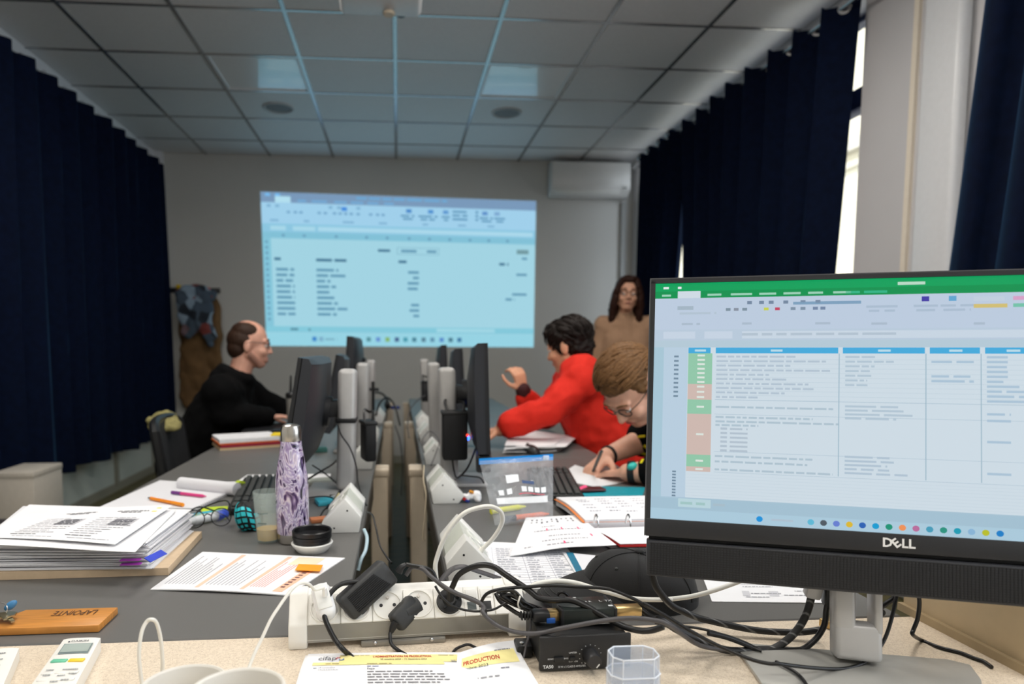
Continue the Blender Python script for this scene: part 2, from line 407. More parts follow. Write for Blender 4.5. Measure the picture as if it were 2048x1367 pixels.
def led_panel(i, j, lit, label):
    cx, cy = (xs[i] + xs[i + 1]) / 2, (ys[j] + ys[j + 1]) / 2
    t = thing('ceiling_light', label, 'light', (cx, cy, ZC), 'square light panels in the ceiling grid')
    w, d = xs[i + 1] - xs[i] - 0.026, ys[j + 1] - ys[j] - 0.026
    fr = MB()
    for sx in (-1, 1): fr.box((cx + sx * (w / 2 - 0.008), cy, ZC - 0.002), (0.016, d, 0.014))
    for sy in (-1, 1): fr.box((cx, cy + sy * (d / 2 - 0.008), ZC - 0.002), (w - 0.032, 0.016, 0.014))
    part('frame', fr, 'trim_white', t, 0)
    part('diffuser', MB().box((cx, cy, ZC + 0.002), (w - 0.032, d - 0.032, 0.008)), 'panel_lit' if lit else 'panel_acrylic', t, 0)
    if lit:
        ld = bpy.data.lights.new('panel_light_offscreen', 'AREA'); ld.shape = 'RECTANGLE'; ld.size = w - 0.04; ld.size_y = d - 0.04; ld.energy = lit; ld.color = (1.0, 0.95, 0.88)
        lo = bpy.data.objects.new('panel_light_offscreen', ld); COL.objects.link(lo); lo.parent = t; lo.location = (0, 0, -0.012)
LAMPS = {}
led_panel(2, r_unlit, False, 'square ceiling light panel mirroring the projected picture, over the left desks')
led_panel(5, r_unlit, False, 'square ceiling light panel mirroring the projected picture, over the right desks')
for j, where in zip(lit_rows, ('the seated people', 'the near desks', 'the rear of the room')):
    for i, sd2 in ((2, 'left'), (5, 'right')): led_panel(i, j, lit_rows[j], 'lit square ceiling light above %s, %s side' % (where, 'long curtain' if sd2 == 'left' else 'window'))
mat('speaker_mesh', s(130, 131, 133), 0.6, var=0.2, scale=600)
mat('speaker_ring', s(190, 190, 192), 0.5, var=0.02)
for (px, py, lab, side) in ((557, 214, 'round ceiling speaker behind the light panel over the left desks', 0), (1013, 224, 'round ceiling speaker behind the light panel over the right desks', 1)):
    p = PZ(px, py, ZC); t = thing('ceiling_speaker', lab, 'speaker', (p.x, p.y, ZC), 'round speakers in the ceiling')
    part('ring', MB().lathe([(0.105, 0.004), (0.118, -0.002), (0.118, -0.012), (0.106, -0.014), (0.098, -0.008), (0.098, 0.004)], p, 40), 'speaker_ring', t)
    part('grille', MB().lathe([(0.0, -0.010), (0.05, -0.009), (0.098, -0.006), (0.098, 0.004)], p, 40), 'speaker_mesh', t)

# ------------------------------------------------------------------ curtains
mat('rail_grey', s(120, 118, 116), 0.35, metal=0.6, var=0.03)
mat('eyelet_metal', s(190, 190, 192), 0.25, metal=0.9, var=0.02)
def curtain(name, label, X, y0t, y1t, y0b, y1b, z0, z1, folds, amp, phase, rings, thick=True, group=None, scal=0.02):
    t = thing(name, label, 'curtain', (X, (y0b + y1b) / 2, z0), group)
    random.seed(int(phase * 100) + folds)
    wob = [random.uniform(-0.18, 0.18) for _ in range(folds + 3)]; am = [random.uniform(0.75, 1.2) for _ in range(folds + 3)]
    def fn(u, v):
        k = u * folds; i = int(min(k, folds)); w = wob[i] * (1 - (k - i)) + wob[i + 1] * (k - i); a = am[i] * (1 - (k - i)) + am[i + 1] * (k - i)
        ph = 2 * PI * (k + w * (1.2 - v)) + phase
        x = X + amp * a * math.sin(ph) * (0.75 + 0.25 * v) + 0.012 * (1 - v) * math.sin(3.1 * ph + 2 * v) + 0.02 * (1 - v) * math.sin(ph * 0.37 + 1)
        ya = y0b + (y0t - y0b) * v; yb_ = y1b + (y1t - y1b) * v
        y = ya + (yb_ - ya) * u + 0.02 * math.sin(2 * ph) * (1 - 0.3 * v)
        z = z0 + (z1 - z0) * v
        if v > 0.96: z -= scal * (0.5 - 0.5 * math.cos(ph * 1.0)) * (v - 0.96) / 0.04
        if v < 0.02: z += 0.012 * math.sin(ph * 0.5 + 1)
        return Vector((x, y, z))
    b = MB().grid(fn, folds * 14, 44)
    cl = part('cloth', b, 'curtain_navy', t, 80)
    part('hem', MB().grid(lambda u, v: fn(u, 0.004 + 0.028 * v) + Vector((-0.003 if X > 0 else 0.003, 0, 0)), folds * 14, 1), 'curtain_navy', t, 80)
    return t, fn
SR = 'navy blackout curtains with many folds'
# left curtain and rod
zl = 2.85
tL, fL = curtain('curtain', 'long dark navy curtain hanging along the left wall above the pale panels', -2.17, 2.2, 6.62, 2.2, 6.66, 0.35, 2.84, 17, 0.075, 0.4, 0, group=SR)
t = thing('curtain_rod', 'thin dark curtain rod along the left wall under the ceiling', 'curtain rod', (-2.17, 4.4, zl))
part('rod', MB().cyl((-2.2, 2.0, zl), (-2.2, 6.74, zl), 0.010, n=12), 'rail_grey', t)
part('finial', MB().ell((-2.2, 6.76, zl), (0.02, 0.03, 0.02)), 'black_plastic', t)
for y in (2.6, 4.1, 5.35, 6.7): part('bracket', MB().box((-2.25, y, zl - 0.005), (0.1, 0.02, 0.02)).box((-2.292, y, zl - 0.01), (0.014, 0.05, 0.07)), 'black_plastic', t)
for k in range(18):
    y = 2.25 + k * 0.26; part('curtain_hook', MB().lathe([(0.016, -0.003), (0.02, 0), (0.016, 0.003)], (-2.185, y, zl), 12, M=Euler((PI / 2, 0, 0)).to_matrix()), 'eyelet_metal', t)
# right curtains on a steel rod with eyelets
XRC = 2.245; zr = PX(1620, 62, XRC).z - 0.01
mid = PX(1368, 470, XRC).y
yb0 = PX(1652, 540, XRC).y; yt0 = PX(1706, 5, XRC).y
sl = (yb0 - yt0) / (PX(1706, 5, XRC).z - PX(1652, 540, XRC).z)
zb = 0.45; ztop = zr + 0.05
tR1, fR1 = curtain('curtain', 'navy eyelet curtain drawn over the window, its edge pulled back beside the pale pier', XRC, yt0 + 0.02, mid + 0.05, yt0 + 0.02 + sl * (ztop - zb), mid - 0.10, zb, ztop, 8, 0.08, 1.2, 1, group=SR, scal=0.035)
tR2, fR2 = curtain('curtain', 'navy eyelet curtain between the window gap and the end wall, under the air conditioner', XRC, mid + 0.02, 6.22, mid + 0.42, 6.30, zb, ztop, 4, 0.08, 0.3, 1, group=SR, scal=0.035)
t = thing('curtain_rod', 'steel rod carrying the navy eyelet curtains along the windows', 'curtain rod', (XRC, 4.7, zr))
part('rod', MB().cyl((XRC, 2.9, zr), (XRC, 6.5, zr), 0.012, n=14), 'eyelet_metal', t)
for y in (2.95, 4.6, 6.45): part('bracket', MB().box((XRC + 0.055, y, zr), (0.11, 0.018, 0.022)), 'rail_grey', t)
for tt, fn, nf in ((tR1, fR1, 8), (tR2, fR2, 4)):
    for k in range(nf * 2):
        p = fn((k + 0.5) / (nf * 2), 0.982); q = fn((k + 0.5) / (nf * 2) + 0.004, 0.982); d = q - p; a = math.atan2(d.y, d.x)
        R = Matrix.Rotation(a, 3, 'Z') @ Euler((PI / 2, 0, 0)).to_matrix()
        part('eyelet', MB().lathe([(0.018, -0.004), (0.032, -0.004), (0.033, 0.004), (0.018, 0.004), (0.018, -0.004)], (p.x - 0.004, p.y, zr), 18, M=R), 'eyelet_metal', tt)
# near curtain at the right edge, drawn aside on the second window
a = PX(1962, 0, 2.05); c = PX(1882, 530, 2.05); sl2 = (c.y - a.y) / (a.z - c.z)
zt2 = 2.82
curtain('curtain', 'navy curtain falling in front of the near window beside the pale pier', 2.05, a.y - sl2 * (zt2 - a.z), 1.55, a.y + sl2 * (a.z - 0.4), 1.65, 0.4, zt2, 4, 0.05, 2.2, 0, group=SR)
t = thing('curtain_rod', 'curtain rod above the near window beside the pale pier', 'curtain rod', (2.05, 0.6, zt2 - 0.04))
part('rod', MB().cyl((2.05, -1.8, zt2 - 0.03), (2.05, 2.6, zt2 - 0.03), 0.012, n=12), 'eyelet_metal', t)
for y in (-1.6, 0.4, 2.55): part('bracket', MB().box((2.205, y, zt2 - 0.03), (0.31, 0.018, 0.022)), 'rail_grey', t)

# ------------------------------------------------------------------ building across the street
mat('facade_cream', s(236, 226, 200), 0.8, var=0.05, scale=1.5); mat('facade_band', s(205, 198, 180), 0.8, var=0.05)
mat('facade_pane', s(95, 110, 130), 0.1, var=0.1, scale=0.5); mat('facade_frame', s(245, 245, 240), 0.5, var=0.02)
t = thing('building', 'cream townhouse facade with ledges and white windows across the street', 'building', (9.5, 14, -6))
part('facade', MB().box((10.5, 15, 3), (2, 22, 18)), 'facade_cream', t, 0)
for k in range(5): part('ledge', MB().box((9.4, 15, -3.4 + k * 2.9), (0.35, 22, 0.22)).box((9.45, 15, -3.75 + k * 2.9), (0.2, 22, 0.12)), 'facade_band', t, 0)
for k in range(5):
    for j in range(9):
        y, z = 6.2 + j * 2.2, -1.9 + k * 2.9; f = MB()
        for sy in (-0.6, 0.6): f.box((9.47, y + sy, z), (0.14, 0.12, 1.9))
        for sz in (-0.92, 0.25, 0.92): f.box((9.47, y, z + sz), (0.14, 1.1, 0.1))
        w = part('window', f, 'facade_frame', t, 0)
        part('pane', MB().box((9.485, y, z), (0.05, 1.1, 1.8)), 'facade_pane', w, 0)
struct('street', MB().box((6, 15, -6.2), (9, 40, 0.2)), mat('asphalt', s(120, 120, 122), 0.9))

# ------------------------------------------------------------------ projected picture on the end wall
PROJ = attr_mat('projected_light', 0.94, 0.6)
c4 = [PY(533, 691, YB - 0.004), PY(1067, 694, YB - 0.004), PY(1072, 402, YB - 0.004), PY(521, 383, YB - 0.004)]
pf = quad_fn(*c4); Q = Print(pf, 0.0006)
def SH(r, g, b):
    w = 0.72 if (r + g + b) < 480 else 1.0; return s(r * w + 160 * (1 - w), g * w + 209 * (1 - w), b * w + 224 * (1 - w))
Q.rect(0, 0, 1, 1, SH(160, 209, 224), seg=1, k=1)
Q.rect(0, 0.935, 1, 1, SH(104, 128, 168), k=2); Q.rect(0.0, 0.80, 1, 0.935, SH(158, 205, 232), k=2); Q.rect(0, 0.745, 1, 0.80, SH(138, 196, 222), k=2); Q.rect(0.2, 0.757, 0.99, 0.785, SH(168, 213, 232), k=3)
Q.rect(0.03, 0.757, 0.085, 0.785, SH(165, 212, 230), k=3); Q.rect(0.11, 0.757, 0.19, 0.785, SH(165, 212, 230), k=3)
Q.rect(0, 0.705, 1, 0.745, SH(128, 190, 212), k=2); Q.rect(0, 0.13, 0.03, 0.705, SH(130, 194, 214), k=2)
Q.rect(0, 0.09, 1, 0.13, SH(130, 198, 216), k=2); Q.rect(0, 0.0, 1, 0.085, SH(148, 208, 224), k=2); Q.rect(0.63, 0.10, 0.85, 0.122, SH(160, 212, 226), k=3)
Q.rect(0.05, 0.935, 0.105, 0.975, SH(176, 220, 236), k=3)
TX = SH(60, 120, 165)
for u in (0.015, 0.05): Q.rect(u, 0.975, u + 0.018, 0.993, SH(120, 185, 235), k=4)
Q.line(0.34, 0.972, 0.67, 0.014, SH(86, 150, 205), k=4)
for u, w in ((0.13, 0.03), (0.18, 0.055), (0.26, 0.045), (0.32, 0.045), (0.38, 0.04), (0.44, 0.035)): Q.rect(u, 0.942, u + w, 0.956, SH(96, 152, 205), k=4)
random.seed(3)
for u in (0.02, 0.05, 0.24, 0.27, 0.34): Q.rect(u, 0.905, u + 0.014, 0.921, SH(110, 160, 200), k=4)
for u, c in ((0.286, (30, 110, 215)), (0.52, (45, 110, 190)), (0.60, (50, 120, 200)), (0.655, (70, 130, 200)), (0.80, (70, 120, 190)), (0.845, (110, 150, 200))): Q.rect(u, 0.893, u + 0.02, 0.918, SH(*c), k=4)
for u in (0.09, 0.115, 0.135, 0.20, 0.222, 0.255, 0.275, 0.295, 0.315, 0.34, 0.385, 0.41, 0.43): Q.rect(u, 0.868, u + 0.012, 0.882, SH(90, 140, 185), k=4)
for u, w in ((0.50, 0.05), (0.565, 0.07), (0.65, 0.03), (0.79, 0.05), (0.845, 0.04)):
    Q.line(u, 0.868, u + w, 0.011, TX, k=4); Q.line(u + 0.008, 0.848, u + w - 0.006, 0.011, TX, k=4)
for v in (0.905, 0.88, 0.855): Q.line(0.69, v, 0.745, 0.012, TX, k=4); Q.rect(0.775, v, 0.785, v + 0.014, TX, k=4)
for u, w in ((0.03, 0.03), (0.15, 0.02), (0.29, 0.04), (0.42, 0.03), (0.58, 0.02), (0.71, 0.03), (0.82, 0.025)): Q.rect(u, 0.814, u + w, 0.826, SH(110, 160, 200), k=4)
for u in (0.07, 0.145, 0.26, 0.37, 0.445, 0.525, 0.60, 0.675, 0.75, 0.82, 0.89): Q.rect(u, 0.717, u + 0.010, 0.732, SH(80, 130, 165), k=4)
for k in range(15): Q.rect(0.010, 0.672 - k * 0.036, 0.019, 0.688 - k * 0.036, SH(80, 130, 165), k=4)
IN = SH(70, 125, 158); INB = SH(30, 80, 115)
Q.line(0.415, 0.632, 0.46, 0.017, INB, k=4); Q.rect(0.485, 0.618, 0.64, 0.664, SH(100, 150, 175), k=3); Q.rect(0.487, 0.621, 0.638, 0.661, SH(160, 209, 224), k=4); Q.line(0.50, 0.632, 0.565, 0.017, IN, k=5); Q.line(0.595, 0.632, 0.63, 0.017, IN, k=5)
Q.rect(0.93, 0.638, 0.975, 0.668, SH(95, 130, 135), k=4)
Q.line(0.04, 0.562, 0.068, 0.018, INB, k=4); Q.line(0.19, 0.56, 0.30, 0.018, INB, k=4); Q.line(0.49, 0.56, 0.52, 0.018, INB, k=4); Q.line(0.865, 0.558, 0.90, 0.018, INB, k=4)
for k, (w, n) in enumerate(((0.08, 0.04), (0.105, 0.022), (0.05, 0.042), (0.07, 0.042), (0.045, 0), (0.07, 0), (0.075, 0.03), (0.11, 0.036), (0.07, 0.022))):
    v = 0.495 - k * 0.0365
    Q.line(0.045, v, 0.11, 0.017, IN, k=4); Q.line(0.19, v, 0.19 + w, 0.017, IN, k=4)
    if n: Q.line(0.565 - n, v - 0.004, 0.565, 0.017, IN, k=4)
for u, v, w in ((0.93, 0.49, 0.04), (0.915, 0.355, 0.055), (0.89, 0.32, 0.035), (0.95, 0.60, 0.02)): Q.line(u, v, u + w, 0.016, IN, k=4)
Q.line(0.09, 0.104, 0.12, 0.015, SH(60, 110, 130), k=4); Q.rect(0.155, 0.102, 0.163, 0.116, SH(60, 110, 130), k=4)
ic = [(0.175, (25, 105, 190)), (0.20, (110, 160, 190)), (0.375, (60, 120, 130)), (0.41, (80, 120, 200)), (0.445, (120, 165, 60)), (0.48, (40, 60, 110)), (0.512, (40, 130, 150)), (0.545, (40, 100, 120)), (0.58, (60, 100, 120)), (0.613, (70, 120, 150)), (0.648, (60, 110, 190)), (0.682, (40, 90, 110)), (0.715, (30, 90, 140))]
for u, c in ic: Q.rect(u - 0.007, 0.032, u + 0.009, 0.062, SH(*c), k=4)
Q.line(0.215, 0.04, 0.26, 0.012, SH(120, 170, 190), k=4)
t = thing('projected_picture', 'bluish projected spreadsheet shining on the end wall', 'projection', (0, YB - 0.002, 1.15))
Q.obj('picture', t, PROJ)

# ------------------------------------------------------------------ projector, air conditioner, coat rack
p = PZ(762, 34, 2.80); t = thing('projector', 'white projector hanging under the ceiling tiles at the top of the room', 'projector', (p.x, p.y - 0.13, 2.8))
mat('projector_white', s(222, 222, 222), 0.35, var=0.02)
part('body', MB().rbox((p.x, p.y - 0.13, 2.845), (0.40, 0.27, 0.09), 0.025, 3), 'projector_white', t)
part('ceiling_mount', MB().cyl((p.x, p.y - 0.13, 2.88), (p.x, p.y - 0.13, 2.998), 0.025).box((p.x, p.y - 0.13, 2.992), (0.16, 0.16, 0.012)).box((p.x, p.y - 0.13, 2.893), (0.2, 0.12, 0.012)), 'projector_white', t)
part('lens', MB().lathe([(0.0, 0.02), (0.026, 0.018), (0.034, 0.024), (0.036, 0.0), (0.036, -0.02)], (p.x + 0.1, p.y + 0.005, 2.845), 24, M=Euler((-PI / 2, 0, 0)).to_matrix()), 'black_plastic', t)
q = PZ(778, 27, 2.80)
part('foot', MB().lathe([(0.0, -0.022), (0.026, -0.022), (0.03, -0.017), (0.03, -0.008), (0.022, -0.006), (0.012, 0.0), (0.012, 0.002)], (q.x, q.y - 0.03, 2.8), 24), mat('foot_beige', s(222, 205, 180), 0.5), t)
for k in range(9): part('vent_slot', MB().box((p.x - 0.16 + k * 0.012, p.y + 0.0055, 2.845), (0.005, 0.003, 0.05)), 'black_plastic', t, 0)

a = PY(1103, 388, 6.64); b_ = PY(1262, 325, 6.64)
x0, x1, z0, z1 = a.x, b_.x + 0.0, a.z, 2.955
t = thing('air_conditioner', 'white wall air conditioner high in the corner beside the window', 'air conditioner', ((x0 + x1) / 2, 6.74, z0))
mat('ac_white', s(218, 217, 214), 0.28, var=0.015, spec=0.6)
def acprof(): return [(6.85, z0 + 0.03), (6.85, z1), (6.67, z1), (6.645, z1 - 0.02), (6.635, z0 + 0.08), (6.645, z0 + 0.055), (6.72, z0), (6.82, z0)]
M = Matrix(((0, 0, 1, x0), (1, 0, 0, 0), (0, 1, 0, 0), (0, 0, 0, 1)))
part('body', MB().prism(acprof(), x1 - x0, M=M, bevel=0.004), 'ac_white', t)
part('flap', MB().rbox(((x0 + x1) / 2 - 0.03, 6.667, z0 + 0.034), (x1 - x0 - 0.14, 0.012, 0.05), 0.004, rot=(0.75, 0, 0)), 'white_plastic', t)
part('front_panel', MB().rbox(((x0 + x1) / 2, 6.633, (z0 + z1) / 2 + 0.035), (x1 - x0 - 0.01, 0.012, z1 - z0 - 0.10), 0.005), 'ac_white', t)
part('indicator', MB().box((x1 - 0.06, 6.633, z0 + 0.07), (0.04, 0.012, 0.012)), mat('indicator_grey', s(120, 125, 125), 0.3), t)
q = PY(1247, 420, YB); solo('pipe_casing', MB().rbox((q.x - 0.01, YB - 0.022, 1.3), (0.05, 0.044, 2.62), 0.006), mat('casing_grey', s(168, 170, 168), 0.4), 'slim grey pipe casing running down the wall below the air conditioner', 'pipe casing')
# coat hooks
hy, hr = PY(357, 573, YB - 0.07), PY(416, 579, YB - 0.07)
t = thing('coat_rack', 'coat rack with round yellow and red knobs on the end wall', 'coat rack', (hy.x, YB, hy.z - 0.1))
part('rail', MB().rbox(((hy.x + hr.x) / 2, YB - 0.012, hy.z - 0.03), (hr.x - hy.x + 0.2, 0.02, 0.05), 0.006), 'black_plastic', t)
for p, c, nm in ((hy, (225, 190, 20), 'yellow'), (hr, (190, 30, 25), 'red')):
    h = part('hook', MB().tube([(p.x, YB - 0.02, p.z - 0.03), (p.x, YB - 0.05, p.z - 0.03), (p.x, YB - 0.065, p.z)], 0.007), 'black_plastic', t)
    part('knob', MB().ell(p, 0.024), mat('knob_' + nm, s(*c), 0.35), h)
# ------------------------------------------------------------------ desks
mat('desk_grey', s(100, 99, 97), 0.42, var=0.10, scale=900, spec=0.4, bump=0.05, bscale=1500)
mat('desk_edge', s(58, 58, 58), 0.5, var=0.05)
mat('desk_leg_beige', s(212, 196, 174), 0.45, var=0.03)
mat('desk_leg_dark', s(60, 55, 48), 0.5, var=0.05)
def desk(side, y0, y1, label):
    xi, xo = 0.086, 0.79; x0, x1 = (xi, xo) if side > 0 else (-xo, -xi); xc = (x0 + x1) / 2
    t = thing('desk', label, 'desk', (xc, (y0 + y1) / 2, 0), 'grey desks in two facing rows')
    part('desk_top', MB().rbox((xc, (y0 + y1) / 2, TZ - 0.0125), (x1 - x0, y1 - y0 - 0.004, 0.025), 0.002, 1), 'desk_grey', t)
    xe = x0 if side > 0 else x1
    part('cable_channel', MB().box((xe + side * 0.035, (y0 + y1) / 2, TZ - 0.07), (0.06, y1 - y0 - 0.3, 0.085)), 'desk_leg_dark', t, 0)
    for y in (y0 + 0.032, y1 - 0.034):
        part('leg', MB().rbox((xe - side * 0.012, y, (TZ - 0.03) / 2), (0.062, 0.05, TZ - 0.03), 0.006).rbox((xe - side * 0.012, y, TZ - 0.042), (0.074, 0.056, 0.03), 0.006), 'desk_leg_beige', t)
        part('leg', MB().rbox((x1 - 0.04 if side > 0 else x0 + 0.04, y, (TZ - 0.025) / 2), (0.05, 0.05, TZ - 0.025), 0.006), 'desk_leg_beige', t)
        part('foot', MB().rbox((xc + side * 0.0, y, 0.045), (x1 - x0 - 0.1, 0.045, 0.03), 0.008), 'desk_leg_dark', t)
    return t
DY = [0.985, 2.575, 4.17, 5.76]
nm = ['near the beige worktop, under the big paper stack', 'where the man in black sits', 'closest to the end wall']
nmr = ['holding the open ring binder', 'where the person in red sits', 'closest to the end wall']
for k in range(3):
    desk(-1, DY[k], DY[k + 1], 'grey desk of the left row, ' + nm[k])
    desk(1, DY[k], DY[k + 1], 'grey desk of the right row, ' + nmr[k])
def speckle(name, base, dots):
    m = bpy.data.materials.new(name); m.use_nodes = True; MATS[name] = m; nt = m.node_tree; N = nt.nodes; L = nt.links; b = N['Principled BSDF']
    tc = N.new('ShaderNodeTexCoord'); v = N.new('ShaderNodeTexVoronoi'); v.inputs['Scale'].default_value = 420; L.new(tc.outputs['Object'], v.inputs['Vector'])
    r = N.new('ShaderNodeValToRGB'); r.color_ramp.elements[0].color = (*dots, 1); r.color_ramp.elements[1].color = (*base, 1); r.color_ramp.elements[0].position = 0.10; r.color_ramp.elements[1].position = 0.26
    L.new(v.outputs['Distance'], r.inputs[0]); nz = N.new('ShaderNodeTexNoise'); nz.inputs['Scale'].default_value = 260; L.new(tc.outputs['Object'], nz.inputs['Vector'])
    mx = N.new('ShaderNodeMixRGB'); mx.blend_type = 'MULTIPLY'; mx.inputs[0].default_value = 0.35; L.new(r.outputs[0], mx.inputs[1])
    r2 = N.new('ShaderNodeValToRGB'); r2.color_ramp.elements[0].color = (0.6, 0.55, 0.5, 1); r2.color_ramp.elements[1].color = (1, 1, 1, 1); r2.color_ramp.elements[0].position = 0.35; r2.color_ramp.elements[1].position = 0.6
    L.new(nz.outputs[0], r2.inputs[0]); L.new(r2.outputs[0], mx.inputs[2]); L.new(mx.outputs[0], b.inputs['Base Color']); b.inputs['Roughness'].default_value = 0.4
speckle('speckled_beige', s(226, 211, 190), s(150, 128, 108))
WT = TZ + 0.002      # worktop height
t = thing('worktop', 'speckled beige worktop carrying the power strip, amplifier and big monitor', 'worktop', (0, 0.65, 0))
part('top', MB().rbox((-0.3, 0.6475, WT - 0.02), (2.4, 0.665, 0.04), 0.003, 1), 'speckled_beige', t)
for x in (-1.3, 0.75):
    part('side_panel', MB().box((x, 0.62, 0.346), (0.03, 0.55, 0.692)), 'desk_leg_beige', t, 0)
mat('divider_beige', s(206, 186, 152), 0.5, var=0.03)
t = thing('divider_panel', 'low beige divider panel standing at the end of the speckled worktop behind the big monitor', 'panel', (0.83, 0.87, WT))
part('panel', MB().rbox((0.832, 0.89, WT + 0.082), (0.05, 0.235, 0.16), 0.004), 'divider_beige', t)
part('base_strip', MB().box((0.803, 0.89, WT + 0.006), (0.008, 0.235, 0.012)), mat('divider_strip', s(175, 155, 122), 0.5), t, 0)

# ------------------------------------------------------------------ socket blocks along the inner desk edges
mat('block_white', s(226, 226, 222), 0.4, var=0.02); mat('block_face', s(196, 200, 190), 0.35, var=0.03)
prof = [(0.016, 0.0), (0.086, 0.0), (0.092, 0.036), (0.055, 0.080), (0.0, 0.022)]
def block(side, x, y, label, rot=0.0, ln=0.20):
    """side -1: left row (apex leans towards the aisle); local x from the desk side to the aisle side"""
    t = thing('socket_block', label, 'socket block', (x, y, TZ), 'white wedge socket blocks along the aisle edges', rz=rot)
    def pr(sc, dx, dz): return [((px - 0.05) * sc * (-side) + dx, pz * sc + dz) for px, pz in prof]
    M = Matrix(((1, 0, 0, 0), (0, 0, 1, 0), (0, 1, 0, 0), (0, 0, 0, 1)))
    def body(poly, y0, y1, bev=0.003): return MB().prism(poly, y1 - y0, M=Matrix.Translation((0, y0, 0)) @ M, bevel=bev)
    part('end_cap', body(pr(1, 0, 0), 0, 0.05), 'block_white', t, local=True)
    part('end_cap', body(pr(1, 0, 0), ln - 0.05, ln), 'block_white', t, local=True)
    part('body', body(pr(0.93, 0, 0.001), 0.045, ln - 0.045), 'block_face', t, local=True)
    # socket faces on the slope to the desk side
    a, b = Vector(prof[4]), Vector(prof[3]); n = Vector((-(b - a).y, (b - a).x)).normalized()
    for k in range(2):
        yy = 0.075 + k * 0.05; m_ = (a + b) / 2 * 0.95 + n * 0.001
        R = Euler((0, 0, 0)).to_matrix(); ang = math.atan2((b - a).y, (b - a).x)
        sk = MB().lathe([(0.0, -0.006), (0.015, -0.006), (0.017, 0.001), (0.02, 0.001), (0.02, -0.002)], (0, 0, 0), 20)
        Mx = Matrix.Translation(((m_.x - 0.0475) * (-side), yy, m_.y)) @ Matrix.Rotation(ang * side, 4, 'Y')
        part('socket', sk.xf(Mx), 'block_white', t, local=True)
    for (px, pz) in ((0.03, 0.012), (0.06, 0.052)):
        part('screw', MB().cyl(((px - 0.05) * (-side), -0.0005, pz), ((px - 0.05) * (-side), 0.002, pz), 0.0022, n=8), 'black_plastic', t, local=True)
    return t
def on(px, py): return PZ(px, py, TZ)
blocks_l = [(-0.128, 1.545, 0), (-0.13, 2.37, 0.0), (-0.13, 3.06, 0.02), (-0.125, 3.85, -0.04)]
lab_l = ['white wedge socket block beside the lidded cup and steel bottle', 'white wedge socket block behind the strapped silver monitor stand', 'pale socket block in the left row beside the second silver stand', 'pale far socket block at the end of the left row']
for (x, y, r), l in zip(blocks_l, lab_l): block(-1, x, y, l, r)
blocks_r = [(0.125, 1.19, 0.0), (0.128, 1.82, 0.03), (0.135, 2.45, 0.0), (0.135, 3.05, 0.03), (0.135, 3.62, 0.0)]
lab_r = ['white wedge socket block with the white cable arching over it', 'white wedge socket block beside the crumpled tissue', 'pale wedge socket block left of the hanging black pouch', 'pale socket block in the right row behind the hanging black pouch', 'pale far socket block at the end of the right row']
for (x, y, r), l in zip(blocks_r, lab_r): block(1, x, y, l, r)

